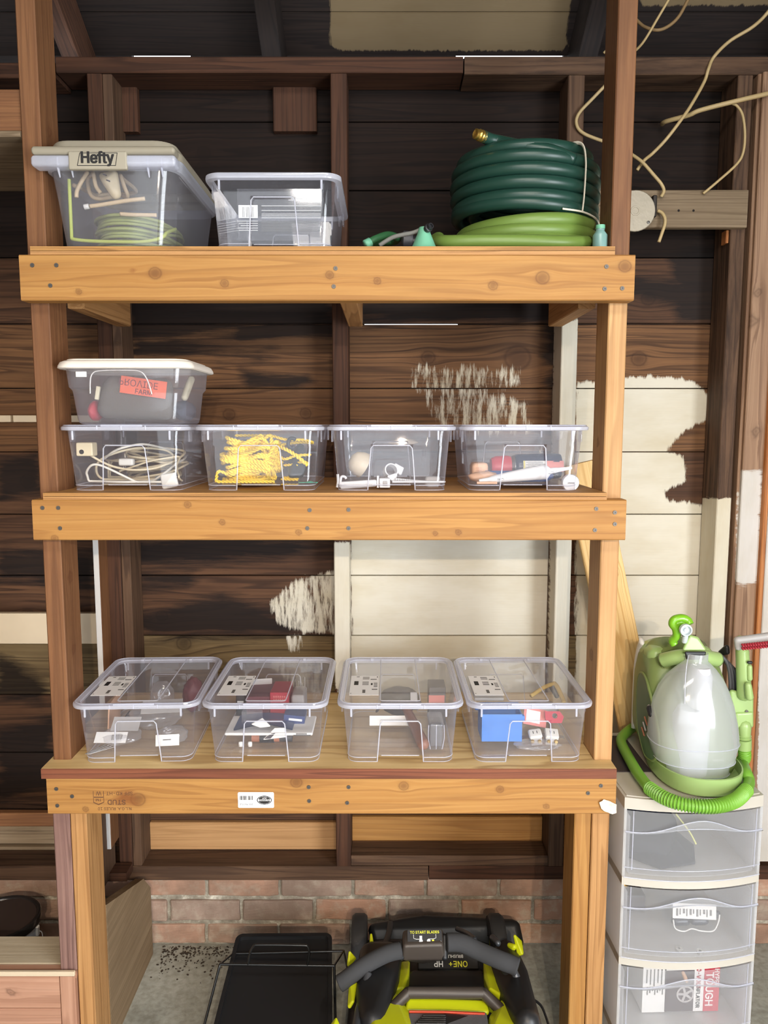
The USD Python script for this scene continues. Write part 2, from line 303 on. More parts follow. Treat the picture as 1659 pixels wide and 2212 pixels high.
wood('pale_siding_wood', (196, 152, 104), (180, 136, 90), (150, 108, 66), blotch=.3, ring=30, grain=.6)
wood('pine_pale_post', (204, 164, 114), (184, 140, 92), (142, 100, 60), knot=(88, 50, 28), stain=(70, 44, 28), blotch=.5, ring=30, grain=.6)
wood('old_siding_grey', (132, 112, 80), (108, 90, 62), (64, 50, 35), knot=(40, 28, 18), stain=(26, 18, 15), blotch=.6, ring=24, rough=.75, spec=.2)
wood('bench_ply', (204, 190, 164), (188, 172, 146), (156, 140, 114), blotch=.4, ring=24, grain=.4, rough=.8, spec=.15)
wood('bench_front', (200, 156, 130), (180, 134, 108), (138, 96, 76), knot=(86, 56, 44), blotch=.4, ring=30, grain=.6)
wood('deck_brown', (188, 142, 84), (164, 118, 66), (116, 78, 42), knot=(88, 50, 28), blotch=.5, ring=24, grain=.7)
# ================================================================ THE SETTING
# ---- floor
def grid_xy(x0, x1, y0, y1, st, zf):
    xs, ys = np.linspace(x0, x1, int((x1 - x0) / st) + 1), np.linspace(y0, y1, int((y1 - y0) / st) + 1)
    X, Y = np.meshgrid(xs, ys, indexing='ij'); Z = zf(X, Y); n = len(ys)
    i, j = np.meshgrid(np.arange(len(xs) - 1), np.arange(n - 1), indexing='ij'); a = i * n + j
    F = np.stack([a, a + n, a + n + 1, a + 1], -1).reshape(-1, 4)
    return np.stack([X, Y, Z], -1).reshape(-1, 3), F
mat('concrete', {'g': ('geometry', {}), 'n1': ('noise_texture', dict(scale=5, detail=8, roughness=.65)), 'n2': ('noise_texture', dict(scale=60, detail=4)), 'r1': ('rgb_ramp', dict(ramp=[(.3, lin(138, 138, 128)), (.5, lin(172, 173, 163)), (.72, lin(192, 193, 183))])),
    'r2': ('rgb_ramp', dict(ramp=[(.35, (.72, .7, .66)), (.6, (1, 1, 1))])), 'm': ('mix', dict(mix_type='multiply', fac=.8)), 'b': ('bump', dict(strength=.3, distance=.004)), 'p': ('principled_bsdf', dict(roughness=.85, specular_ior_level=.25))},
    [('g.position', 'n1.vector'), ('g.position', 'n2.vector'), ('n1.fac', 'r1.fac'), ('n2.fac', 'r2.fac'), ('r1.color', 'm.color1'), ('r2.color', 'm.color2'), ('m.color', 'p.base_color'), ('n2.fac', 'b.height'), ('b.normal', 'p.normal')])
floor_v, floor_f = grid_xy(-3.2, 3.0, -5.2, .62, .1, lambda X, Y: 0 * X)
solo('floor', cat(trimesh.Trimesh(floor_v, np.vstack([floor_f[:, [0, 1, 2]], floor_f[:, [0, 2, 3]]]), process=False), bx(-3.2, 3.0, -5.2, .62, -.12, -.001)), 'concrete', 'bare grey concrete garage floor', 'floor', kind='structure')
# ---- back wall
WALL = thing('wall_back', 'old board-and-stud back wall with patches of worn cream paint', 'wall', kind='structure')
SY, ST = .56, .022                       # face of the siding, its thickness
Z0, EXP = 1.587, .1727                   # one joint, the exposure of a course
cream = [[(757, 1150), (1215, 1150), (1215, 1560), (757, 1560)],
         [(1245, 838), (1248, 826), (1330, 820), (1400, 812), (1470, 818), (1500, 828), (1530, 850), (1536, 880), (1524, 905), (1480, 930), (1445, 965), (1440, 976), (1475, 985), (1484, 1040), (1430, 1062), (1440, 1080), (1515, 1090), (1535, 1112), (1560, 1113), (1575, 1600), (1245, 1600)],
         [(1655, 1050), (1900, 1050), (1900, 1900), (1640, 1900)]]
patches = [[(585, 1300), (640, 1255), (720, 1235), (720, 1365), (640, 1362), (600, 1345)], [(622, 1375), (648, 1375), (644, 1405), (630, 1405)], [(780, 1166), (1200, 1166), (1200, 1150), (780, 1150)]]
smears = [[(900, 800), (1000, 806), (1110, 808), (1112, 822), (1040, 832), (905, 836)], [(930, 845), (1000, 840), (1130, 880), (1140, 925), (960, 925)]]
_pc, _pp, _ps = px_mask(cream, 18), px_mask(patches, 26), px_mask(smears, 60)
def wall_paint(W): return np.maximum(np.maximum(_pc(W), np.minimum(_pp(W), .545)), np.minimum(_ps(W), .465))
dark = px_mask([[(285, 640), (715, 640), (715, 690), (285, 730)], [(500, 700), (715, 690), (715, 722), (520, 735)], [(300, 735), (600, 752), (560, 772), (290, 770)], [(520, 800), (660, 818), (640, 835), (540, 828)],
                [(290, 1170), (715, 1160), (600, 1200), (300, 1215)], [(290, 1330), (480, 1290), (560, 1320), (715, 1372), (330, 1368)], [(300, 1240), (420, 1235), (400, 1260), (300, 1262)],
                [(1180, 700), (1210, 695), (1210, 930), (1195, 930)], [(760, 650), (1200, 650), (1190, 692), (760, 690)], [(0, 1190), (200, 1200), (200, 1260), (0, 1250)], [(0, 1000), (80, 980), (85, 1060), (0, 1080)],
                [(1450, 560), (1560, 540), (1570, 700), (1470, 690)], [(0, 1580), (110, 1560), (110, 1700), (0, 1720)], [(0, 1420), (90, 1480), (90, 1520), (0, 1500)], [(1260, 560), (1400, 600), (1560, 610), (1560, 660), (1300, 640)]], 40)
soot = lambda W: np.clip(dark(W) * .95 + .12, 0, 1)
rs = random.Random(5)
kn_px = {(3, 1): None}
def wk(px, py, r=.02):
    p = at(px, py, SY); return (p[0], p[2], r)
wall_knots = [wk(1118, 773, .034), wk(925, 772, .018), wk(495, 895, .016), wk(660, 893, .015), wk(397, 1390, .02), wk(440, 330, .017), wk(440, 365, .02), wk(610, 357, .016), wk(1400, 645, .018), wk(1380, 775, .02), wk(60, 1040, .02), wk(790, 420, .02), wk(1415, 700, .012), wk(40, 700, .02), wk(350, 1330, .016), wk(60, 1330, .02)]
k = -9
def with_box(b, lim):
    """adds a plain lip to a board"""
    m = bx(*lim); n = len(b.v); b.v = np.vstack([b.v, m.vertices]); b.f = np.vstack([b.f, m.faces + n])
    b.wv = np.vstack([b.wv, m.vertices + 3]); b.wm = np.vstack([b.wm, np.tile([[0, 0, .6]], (8, 1))]); return b
g0, g1 = at(787, 697, SY)[0], at(990, 697, SY)[0]
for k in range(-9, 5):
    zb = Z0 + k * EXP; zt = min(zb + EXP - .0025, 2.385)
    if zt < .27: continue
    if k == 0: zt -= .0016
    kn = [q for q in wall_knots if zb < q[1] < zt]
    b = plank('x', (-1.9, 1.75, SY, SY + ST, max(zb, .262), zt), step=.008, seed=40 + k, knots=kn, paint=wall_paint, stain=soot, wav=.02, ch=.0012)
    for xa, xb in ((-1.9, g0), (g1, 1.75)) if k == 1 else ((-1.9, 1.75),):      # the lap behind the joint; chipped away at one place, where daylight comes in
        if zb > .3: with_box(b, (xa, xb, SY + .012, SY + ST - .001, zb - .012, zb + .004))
    part(WALL, 'siding_board', b, 'old_siding_shaded' if k >= 2 else 'old_siding_warm' if k in (0, -1) else 'old_siding_grey' if k == -5 else 'old_siding')
# ---- studs
stud_cream = px_mask([[(1195, 700), (1250, 690), (1250, 1700), (1180, 1700)], [(718, 1172), (760, 1172), (758, 1480), (735, 1500), (718, 1470)], [(1490, 1076), (1590, 1076), (1580, 1800), (1480, 1800)]], 12)
def stud(x0, x1, z0, z1, m, seed, y0=.46, y1=.556, **kw):
    return part(WALL, 'stud', plank('z', (x0, x1, y0, y1, z0, z1), step=.014, seed=seed, paint=stud_cream, **kw), m)
ZS, ZP = .262, 2.354
stud(-.627, -.590, ZS, ZP, 'red_stud', 1, stain=.25); stud(-.590, -.5655, ZS, ZP, 'old_stud', 2, y0=.463, stain=.2)
stud(-.0215, .0195, ZS, ZP, 'red_stud', 3, knots=[(1.62, 0, .012), (2.25, 0, .014)])
stud(.570, .6115, ZS, ZP, 'old_stud', 4)
stud(.992, 1.030, ZS, ZP, 'old_stud', 5, stain=.45)
stud(-1.23, -1.19, ZS, ZP, 'red_stud', 6); stud(1.50, 1.54, ZS, ZP, 'old_stud', 7)
# ---- plates
part(WALL, 'top_plate', plank('x', (-.70, at(1000, 140, .46)[0], .455, .556, ZP, 2.392), seed=11, stain=.2), 'red_stud')
part(WALL, 'top_plate', plank('x', (at(1003, 140, .46)[0], 1.75, .455, .556, ZP - .004, 2.392), seed=12, stain=.45), 'old_stud')
part(WALL, 'top_plate', plank('x', (-1.9, -.704, .46, .556, ZP - .01, 2.38), seed=13, stain=.45), 'red_stud')
part(WALL, 'sill_plate', plank('x', (-1.9, at(925, 1890, .46)[0], .46, .60, .2195, .2605), seed=14, stain=.3, step=.016), 'old_stud')
part(WALL, 'sill_plate', plank('x', (at(927, 1890, .46)[0], 1.75, .463, .60, .2195, .2605), seed=15, stain=.2, step=.016), 'red_stud')
# blocks nailed between the studs, low on the wall and high up
part(WALL, 'block', plank('x', (-.5645, -.022, .543, .559, .262, .345), seed=16, stain=.0, wav=.004), 'pale_siding_wood')
part(WALL, 'block', plank('x', (.0205, .569, .543, .559, .262, .362), seed=17, stain=.05), 'pine_board')
part(WALL, 'block', plank('x', (.0205, .569, .461, .541, .262, .292), seed=18, stain=.3), 'old_stud')
for xa, xb, za, zb, m, sd in ((at(242, 250, .54)[0], at(298, 250, .54)[0], at(270, 285, .54)[2], at(270, 186, .54)[2], 'red_stud', 21), (at(590, 250, .54)[0], at(684, 250, .54)[0], at(640, 284, .54)[2], at(640, 186, .54)[2], 'red_stud', 22)):
    part(WALL, 'cleat', plank('z', (xa, xb, .538, .559, za, zb), seed=sd, stain=.1), m)
a, b = at(1205, 415, .46), at(1605, 496, .46)
part(WALL, 'cross_board', plank('x', (.613, b[0], .440, .462, b[2], a[2]), seed=23, stain=.15), 'grey_wood')
for xa, xb, za, zb in ((1587, 1603, 415, 368), (1568, 1597, 525, 497)):
    p, q = at(xa, za, .47), at(xb, zb, .47)
    part(WALL, 'cleat', plank('z', (p[0], q[0], .47, .50, p[2], q[2]), seed=24 + xa, stain=.1), 'orange_wood')
p, q = at(220, 1905, .40), at(272, 1872, .40)
part(WALL, 'cleat', plank('x', (-.66, q[0], .40, .455, p[2], at(240, 1887, .40)[2]), seed=26, stain=.2), 'red_stud')
# ---- brick footing
mat('brick_face', {'g': ('geometry', {}), 'oi': ('object_info', {}), 'n1': ('noise_texture', dict(scale=16, detail=7, roughness=.68)), 'n2': ('noise_texture', dict(scale=5, detail=6, roughness=.6)), 'n3': ('noise_texture', dict(scale=220, detail=3)),
    'r0': ('rgb_ramp', dict(ramp=[(0, lin(186, 154, 134)), (.35, lin(194, 152, 128)), (.7, lin(174, 152, 138)), (1, lin(200, 156, 126))])), 'r1': ('rgb_ramp', dict(ramp=[(.5, (0, 0, 0)), (.72, (1, 1, 1))])), 'g1': ('math', dict(math_type='multiply', value2=.8)), 'c1': ('mix', dict(color2=lin(206, 194, 174))),
    'r2': ('rgb_ramp', dict(ramp=[(.42, (0, 0, 0)), (.62, (1, 1, 1))])), 'g2': ('math', dict(math_type='multiply', value2=.6)), 'c2': ('mix', dict(color2=lin(112, 94, 80))), 'b': ('bump', dict(strength=.5, distance=.004)), 'p': ('principled_bsdf', dict(roughness=.9, specular_ior_level=.2))},
    [('g.position', 'n1.vector'), ('g.position', 'n2.vector'), ('g.position', 'n3.vector'), ('oi.random', 'r0.fac'), ('r0.color', 'c1.color1'), ('n1.fac', 'r1.fac'), ('r1.color', 'g1.value1'), ('g1.value', 'c1.fac'), ('n2.fac', 'r2.fac'), ('r2.color', 'g2.value1'), ('g2.value', 'c2.fac'), ('c1.color', 'c2.color1'), ('c2.color', 'p.base_color'), ('n1.fac', 'b.height'), ('b.normal', 'p.normal')])
mat('mortar', {'g': ('geometry', {}), 'n1': ('noise_texture', dict(scale=18, detail=8, roughness=.7)), 'r0': ('rgb_ramp', dict(ramp=[(.3, lin(112, 104, 92)), (.5, lin(164, 156, 140)), (.66, lin(232, 226, 210))])), 'b': ('bump', dict(strength=.6, distance=.005)), 'p': ('principled_bsdf', dict(roughness=.95, specular_ior_level=.15))},
    [('g.position', 'n1.vector'), ('n1.fac', 'r0.fac'), ('r0.color', 'p.base_color'), ('n1.fac', 'b.height'), ('b.normal', 'p.normal')])
BY = .495
def rough_block(x0, x1, y0, y1, z0, z1, seed, amp=.003):
    m = rbox(x0, x1, y0, y1, z0, z1, .004, 8)
    v, f = trimesh.remesh.subdivide_to_size(m.vertices, m.faces, .03); v = v + amp * (np.stack([meshkit.fbm(v * 40 + 9 * q, 2, seed + q) for q in range(3)], 1) - .5) * 2
    return trimesh.Trimesh(v, f, process=False)
part(WALL, 'mortar', bx(-1.9, 1.75, BY + .007, .62, -.02, .219), 'mortar')
mod = .2085
for c, (zb, zt, ph) in enumerate(((.003, .061, .105), (.075, .136, 0.0), (.148, .2165, .11))):
    x = at(365, 1976, BY)[0] + ph - 6 * mod
    while x < 1.2:
        if x + mod > -1.25: part(WALL, 'brick', rough_block(x + .004, x + mod - .005, BY + rs.uniform(-.002, .003), BY + .09, zb, zt, 100 + c * 40 + int(x * 9)), 'brick_face')
        x += mod
plain('added_shade_metal', (.30, .29, .27), .6)
# ---- roof: boards on rafters, rising towards the door
ROOF = thing('ceiling', 'unlined board roof on dark rafters with daylight in the joints', 'ceiling', kind='structure')
RS = math.atan(.62); ry0, rz0 = .76, 2.527
Rm = trimesh.transformations.concatenate_matrices(trimesh.transformations.translation_matrix((0, ry0, rz0)), trimesh.transformations.rotation_matrix(-RS, (1, 0, 0)))
# in the roof's own frame: x along the eave, y up the slope is -y, z out
white_bay = px_mask([[(704, -90), (1232, -90), (1226, 110), (712, 110)], [(1380, -300), (1700, -300), (1700, 14), (1380, 8)]], 6)
d = 0.0; i = 0
while d < 2.6:
    w = .125 if i < 8 else .30
    n = -1.9
    for xa, xb in ((-1.9, -.7305), (-.730, -.190), (-.1895, .657), (.6575, 1.75)) if i < 8 else ((-1.9, 1.75),):
        gap = .0035 if (i == 0) else .002
        part(ROOF, 'roof_board', plank('x', (xa, xb, -(d + w), -d - gap * .6, 0, .018), step=.03, seed=200 + 3 * i + int(xb * 3), paint=white_bay, stain=.35, mat4=Rm), 'dark_roof')
    d += w; i += 1
# eave board: the light comes in over it
ez = at(900, 107, .80)[2]
for xa, xb, cut in ((-1.9, at(284, 104, .8)[0], -.02), (at(284, 104, .8)[0], at(411, 104, .8)[0], .0030), (at(411, 104, .8)[0], at(985, 104, .8)[0], -.02), (at(985, 104, .8)[0], .632, .004), (.632, 1.75, -.02)):
    part(ROOF, 'eave_board', plank('x', (xa, xb, .80, .82, 2.30, 2.545 - cut), step=.03, seed=int(300 + xa * 10), stain=.4), 'dark_roof')
for x0, x1, m in ((-.752, -.706, 'red_stud'), (-.215, -.163, 'dark_roof'), (.632, .684, 'dark_roof'), (1.2, 1.25, 'dark_roof'), (-1.25, -1.2, 'dark_roof')):
    part(ROOF, 'rafter', plank('y', (x0, x1, -2.6, .04, -.125, -.002), step=.03, seed=int(320 + x0 * 9), stain=.3, mat4=Rm), m)
# unseen bulbs: shades added to keep their light off the upper wall, and cords
for n_, x_ in enumerate((.24, .50)):
    part(ROOF, 'lamp_shade', xf(lathe([(.02, .10), (.03, .098), (.055, .075), (.105, .012), (.108, .003), (.110, .003), (.107, .014), (.057, .079), (.031, .102), (.02, .104), (.02, .10)], 32), (x_, -3.10, 2.020)), 'added_shade_metal', smooth=40)
part(ROOF, 'lamp_cord', cat(*[tube([(x_, -3.10, 2.13), (.37, -3.10, 2.35)], .004, 6) for x_ in (.24, .50)], tube([(.37, -3.10, 2.35), (.37, -3.10, 2.9)], .004, 6)), 'added_shade_metal')
# far slope of the roof, behind the camera, the side walls and the front with its open doorway
top = trimesh.transformations.transform_points([[0, -2.6, 0]], Rm)[0]
part(ROOF, 'far_roof_slope', loft([[(-1.9, top[1], top[2]), (1.75, top[1], top[2]), (1.75, top[1], top[2] + .02), (-1.9, top[1], top[2] + .02)], [(-1.9, -5.1, 2.45), (1.75, -5.1, 2.45), (1.75, -5.1, 2.47), (-1.9, -5.1, 2.47)]]), 'dark_roof', wv=np.zeros((8, 3)), wm=np.zeros((8, 3)))
plain('side_wall_wood', lin(96, 70, 50), .8, var=.3)
gable = Polygon([(-5.1, 0), (.82, 0), (.82, 2.49), (top[1], top[2]), (-5.1, 2.45)])
def side(x0): 
    m = extrude(gable, .02); m.vertices = np.stack([x0 + m.vertices[:, 2], m.vertices[:, 0], m.vertices[:, 1]], 1); return m
def side_door(x0):
    m = extrude(gable.difference(sbox(-3.9, -.001, -1.35, 2.15)), .02); m.vertices = np.stack([x0 + m.vertices[:, 2], m.vertices[:, 0], m.vertices[:, 1]], 1); return m
solo('wall_left', side(-1.92), 'side_wall_wood', 'bare brown board side wall to the left, outside the picture', 'wall', kind='structure')
solo('wall_right', side_door(1.75), 'side_wall_wood', 'bare brown board side wall with an open doorway, outside the picture', 'wall', kind='structure')
# ---- corner boards and door casing at the right edge
TRIM = thing('trim_1', 'brown wooden door casing with worn grey paint at the right edge', 'door casing', kind='structure')
cas_paint = px_mask([[(1585, 1035), (1600, 1018), (1645, 1015), (1645, 1240), (1630, 1262), (1600, 1262), (1583, 1250)]], 26)
def strip(pxa, pxb, y, Yd, z0, z1, m, seed, th=.02, paint=None, **kw):
    a, b = at(pxa, y, Yd), at(pxb, y, Yd)
    part(TRIM, 'casing_board', plank('z', (a[0], b[0], Yd, Yd + th, z0, z1), step=.014, seed=seed, paint=paint, **kw), m)
strip(1579, 1590, 1300, .452, .02, 2.35, 'casing_wood', 31, th=.1, paint=px_mask([[(1600, 1060), (1600, 1700), (1582, 1700), (1592, 1060)]], 8))
strip(1591, 1600, 1300, .470, .02, 2.35, 'orange_wood', 32, th=.08)
strip(1589, 1637, 1300, .44, .02, 2.35, 'casing_wood', 33, paint=cas_paint, knots=[(1.82, 1.06, .012), (1.47, 1.075, .013), (1.75, 1.05, .014)])
strip(1638, 1650, 1300, .425, .02, 2.35, 'orange_wood', 34, th=.04)
strip(1649, 1790, 1300, .42, .30, 2.35, 'casing_wood', 35, th=.03, paint=px_mask([[(1640, 1000), (1900, 900), (1900, 2000), (1636, 2000)]], 5))
# ================================================================ THE SHELVING UNIT
UNIT = thing('shelving_unit', 'tall home-built shelving unit of orange pine boards with three shelves against the old wall', 'shelving unit')
mat('screw_steel', {'p': ('principled_bsdf', dict(base_color=(.12, .11, .10), metallic=.7, roughness=.5))})
plain('hole_dark', (.012, .008, .006), .9)
XL, XR = -.607, .607
def screw(px, py, y=-.0004, hole=False):
    p = at(px, py, 0)
    m = lathe([(0, 0), (.0035, 0), (.0042, .0006), (.0042, .0016), (.0014, .0016), (.0012, .0006), (0, .0006)], 12)
    return xf(m, (p[0], y + .0006, p[2]), rx=90)
def front(z0, z1, knots, screws, seed, stains=None, m='pine_board', yb=.038):
    b = part(UNIT, 'front_board', plank('x', (XL, XR, 0, yb, z0, z1), step=.0045, seed=seed, knots=[(at(a, c, 0)[0], at(a, c, 0)[2], r) for a, c, r in knots], stain=lambda W: stains(W) * .52, wav=.016), m)
    for s in screws: part(b, 'screw', screw(*s), 'screw_steel')
    return b
B1 = front(1.7326, 1.8207, [(335, 590, .012), (485, 612, .008), (712, 594, .008), (815, 607, .007), (1065, 617, .009), (1172, 600, .013), (1350, 575, .012), (170, 630, .006)],
      [(70, 573), (122, 573), (109, 617), (725, 580), (721, 619), (1310, 576), (1306, 624), (1344, 623)], 51, px_mask([[(280, 560), (300, 580), (290, 600), (275, 590)], [(480, 630), (560, 622), (640, 640), (500, 638)], [(1260, 625), (1290, 630), (1270, 645), (1240, 640)], [(1100, 620), (1250, 634), (1240, 640), (1090, 630)]], 16))
B2 = front(1.2526, 1.3356, [(405, 1090, .007), (645, 1150, .006), (990, 1150, .006), (118, 1163, .007), (480, 1128, .006), (940, 1152, .005)],
      [(92, 1097), (126, 1097), (130, 1141), (669, 1102), (664, 1141), (753, 1101), (753, 1141), (1288, 1099), (1285, 1145), (1328, 1107), (1328, 1132)], 52, px_mask([[(78, 1120), (130, 1118), (140, 1128), (90, 1130)]], 14))
B3 = front(.660, .7418, [(298, 1727, .015), (640, 1690, .012), (872, 1698, .010), (1080, 1705, .008), (185, 1748, .006), (1180, 1742, .006)],
      [(122, 1704), (156, 1720), (124, 1740), (667, 1700), (668, 1730), (753, 1700), (750, 1734), (1298, 1697), (1270, 1713)], 53, px_mask([[(215, 1690), (300, 1685), (310, 1750), (250, 1752)], [(90, 1755), (120, 1745), (115, 1760)]], 30))
# posts, the extra legs under the lowest shelf
SHD = px_mask([[(30, 0), (110, 0), (110, 30), (30, 60)]], 60)
def post(x0, x1, z0, z1, m, seed, y0=.0385, y1=.127, **kw):
    return part(UNIT, 'post', plank('z', (x0, x1, y0, y1, z0, z1), step=.010, seed=seed, **kw), m)
post(-.607, -.5685, .7418, 2.62, 'pine_post', 61, knots=[(2.08, .08, .010), (1.16, .08, .012), (1.0, .08, .010), (1.60, .08, .008)], stain=.12)
post(.5685, .607, 1.776, 2.62, 'pine_post', 68, knots=[(1.93, .085, .01), (1.88, .08, .014)], stain=.05)
post(.5685, .607, .70, 1.7755, 'pine_pale_post', 62, knots=[(1.45, .085, .008), (.985, .085, .013)], stain=.05)
post(.5685, .607, .0, .6995, 'pine_side', 69)
post(-.577, -.541, .0, .66, 'pine_side', 63)
post(-.615, -.578, at(80, 2087, .05)[2], .66, 'mauve_board', 64, y0=.038, y1=.060, stain=.2)
post(.530, .5665, .0, .66, 'pine_board', 65)
# decks
def deck(poly, z0, z1, m, seed, edge=None):
    d = extrude(Polygon(poly), z1 - z0); v, f = trimesh.remesh.subdivide_to_size(d.vertices, d.faces, .05); v[:, 2] += z0
    rng = np.random.default_rng(seed); off = rng.uniform(-9, 9, 3)
    part(UNIT, 'shelf_deck', trimesh.Trimesh(v, f, process=False), m, wv=np.stack([v[:, 0] + off[0], v[:, 1] * .45 + off[1] + .02 * meshkit.fbm(v * 4, 3, seed), v[:, 2] * 2.2 + off[2]], 1), wm=np.zeros((len(v), 3)) + [0, 0, .12])
XN0, XN1 = -.6085, -.567
def notched(xl, xr, yf, yb, left_cover):
    pts = [(xl, yf)] + ([(xr, yf), (xr, yb), (xl, yb)])
    P = Polygon(pts)
    for x0, x1 in ((-.6085, -.5675), (.5675, .6085)): P = P.difference(sbox(x0, .0375, x1, .1285))
    if not left_cover: pass
    return P
for z0, z1, xl, xr, yf, lay in ((1.8207, 1.837, at(65, 540, .002)[0], at(1343, 540, .002)[0], .002, 1), (1.3356, 1.343 + .007, at(93, 1075, .002)[0], at(1322, 1075, .002)[0], .002, 1)):
    P = notched(xl, .567, yf, .4585, True); P = max(getattr(P, 'geoms', [P]), key=lambda g: g.area)
    zm = z0 + (z1 - z0) * .45
    deck(list(P.exterior.coords)[:-1], z0 + .0002, zm, 'pine_side', int(z0 * 100)); deck(list(P.exterior.coords)[:-1], zm + .0008, z1, 'deck_brown', int(z0 * 100) + 1)
P = notched(at(90, 1672, -.004)[0], at(1331, 1672, -.004)[0], -.004, .4585, True); P = max(getattr(P, 'geoms', [P]), key=lambda g: g.area)
deck(list(P.exterior.coords)[:-1], .7422, .7645, 'deck_wood', 77)
part(UNIT, 'edge_strip', plank('x', (at(90, 1672, -.0045)[0], at(1331, 1672, -.0045)[0], -.0075, -.0042, .7424, .7643), seed=78, step=.02, ch=.0008), 'deck_edge')
# joists under the decks
for zt in (1.8207, 1.3356, .7418):
    for x0 in (-.567, .0215, .529):
        zb = zt - (.0865 if zt > 1.4 else .0865)
        w = .0365
        part(UNIT, 'joist', plank('y', (x0 if x0 < .5 else x0, x0 + w, .040 if abs(x0) < .3 else .129, .432, zb + .001, zt - .0003), seed=int(80 + zt * 10 + x0 * 10), step=.016, stain=.1), 'pine_side' if zt > 1.0 else 'pine_post')
# writing, sticker and torn paper on the lowest board
plain('ink_brown', lin(96, 62, 40), .8); plain('sticker_white', lin(247, 247, 248), .5); plain('ink_black', lin(28, 27, 27), .6); plain('ink_grey', lin(110, 108, 106), .6); plain('paper_torn', lin(226, 214, 194), .8, bump=.4, bscale=120)
def on_front(parent, name, ms, m, y=-.0003, **kw): part(parent, name, cat(*ms), m, **kw)
def flip_text(s, h, px, py, rot=180, y=-.0004, depth=.0003, bold=False):
    p = at(px, py, 0); t = text(s, h, depth, bold); t = xf(t, rz=rot); return xf(up_xz(t), (p[0], y + .0003, p[2]))
def box_front(pxa, pya, pxb, pyb, y0=-.0006, y1=-.0001):
    a, b = at(pxa, pya, 0), at(pxb, pyb, 0); return bx(a[0], b[0], y0, y1, b[2], a[2])
stamp = [flip_text('STUD', .0105, 252, 1733, bold=True), flip_text('SPF KD-HT', .0075, 258, 1714), flip_text('N.L.G.A. RULES 10', .006, 248, 1747)]
for (a, b, c, d) in ((201, 1709, 203, 1733), (223, 1709, 225, 1733), (203, 1721, 223, 1723)): stamp.append(box_front(a, b, c, d, -.0004))
for (a, b), (c, d) in (((202, 1733), (213, 1738)), ((213, 1738), (224, 1733))):
    p, q = at(a, b, 0), at(c, d, 0); stamp.append(tube([(p[0], -.0001, p[2]), (q[0], -.0001, q[2])], .0009, 6))
stamp.append(flip_text('W', .009, 213, 1714)); stamp.append(flip_text('TM', .006, 213, 1728))
on_front(B3, 'grade_stamp', stamp, 'ink_brown')
c = at(553, 1728, 0); sw, sh = .0385, .0175
stick = xf(up_xz(extrude(Polygon(rrect(sw * 2, sh * 2, .003)), .0006)), (c[0], -.0001, c[2]))
SK = part(B3, 'label_sticker', stick, 'sticker_white', label='white barcode sticker with a black oval')
el = Point(0, 0).buffer(1); import shapely.affinity as aff
ell = aff.scale(el, .0158, .0098); band = sbox(-.017, -.0022, .017, .0022)
ink = [xf(up_xz(extrude(ell.difference(aff.scale(el, .0143, .0086)), .0003)), (c[0] + .018, -.0008, c[2])), xf(up_xz(extrude(aff.scale(el, .0135, .0080).difference(band), .0003)), (c[0] + .018, -.0008, c[2]))]
for q in range(16):
    if q % 5 != 3: ink.append(bx(c[0] - .034 + q * .0018, c[0] - .034 + q * .0018 + (.0012 if q % 3 else .0006), -.0012, -.0008, c[2] + .0005, c[2] + .0095))
part(SK, 'print', cat(*ink, xf(up_xz(text('PREMIUM', .0034, .0003, True)), (c[0] + .018, -.0008, c[2])), xf(up_xz(xf(text('2X4-96 STUD', .003, .0003), rz=180)), (c[0] - .021, -.0008, c[2] - .0095))), 'ink_black')
part(SK, 'print', xf(up_xz(xf(text('CUT', .0032, .0003, True), rz=180)), (c[0] + .018, -.0012, c[2] + .005)), 'sticker_white')
pp = at(1312, 1741, 0); v = trimesh.remesh.subdivide_to_size(*(lambda m: (m.vertices, m.faces))(extrude(Polygon([(-.019, .010), (-.010, .0165), (.005, .012), (.018, .006), (.019, -.014), (.010, -.017), (-.006, -.010), (-.014, -.004)]), .0012)), .004)
vv = v[0].copy(); vv[:, 2] += .006 * meshkit.fbm(vv * 130, 2, 3) ; part(B3, 'torn_paper', xf(up_xz(trimesh.Trimesh(vv, v[1], process=False)), (pp[0], -.0002, pp[2])), 'paper_torn', label='torn scrap of white paper stapled to the board end')
# ================================================================ THE CLEAR BOXES
BW, BL, BH = .272, .335, .137
def box_ring(w, d, r, z, tz=None, ins=.009, nfx=5):
    """outline at height z; front and back carry the handle recess (half width tz at this height, sunk by ins)"""
    def edge(x0, x1, y, s):
        t = tz if tz else .045
        xs = [x0 + (-t - .002 - x0) * q / nfx for q in range(nfx)] + [-t - .0015, -t + .0015] + list(np.linspace(-t + .006, t - .006, 7)) + [t - .0015, t + .0015] + [t + .002 + (x1 - t - .002) * q / nfx for q in range(1, nfx + 1)]
        return [(x, y + (s * ins if (tz and ins and abs(x) < t) else 0), z) for x in xs]
    def arc(cx, cy, a0): return [(cx + r * math.cos(math.radians(a0 + a)), cy + r * math.sin(math.radians(a0 + a)), z) for a in (15, 30, 45, 60, 75)]
    x0, x1, y0, y1 = -w / 2 + r, w / 2 - r, -d / 2, d / 2
    f = edge(x0, x1, y0, 1); b = [(-x, y, zz) for x, y, zz in edge(x0, x1, y1, -1)]
    return f + arc(x1, y0 + r, 270) + [(w / 2, y0 + r + .002, z), (w / 2, y1 - r - .002, z)] + arc(x1, y1 - r, 0) + b + arc(x0, y1 - r, 90) + [(-w / 2, y1 - r - .002, z), (-w / 2, y0 + r + .002, z)] + arc(x0, y0 + r, 180)
def box_dims(z, H):
    f = z / (H - .011); return .226 + .021 * f, .290 + .024 * f, .022 + .004 * f
TZ = .095
def thw(z): return .050 - .007 * min(z, TZ) / TZ
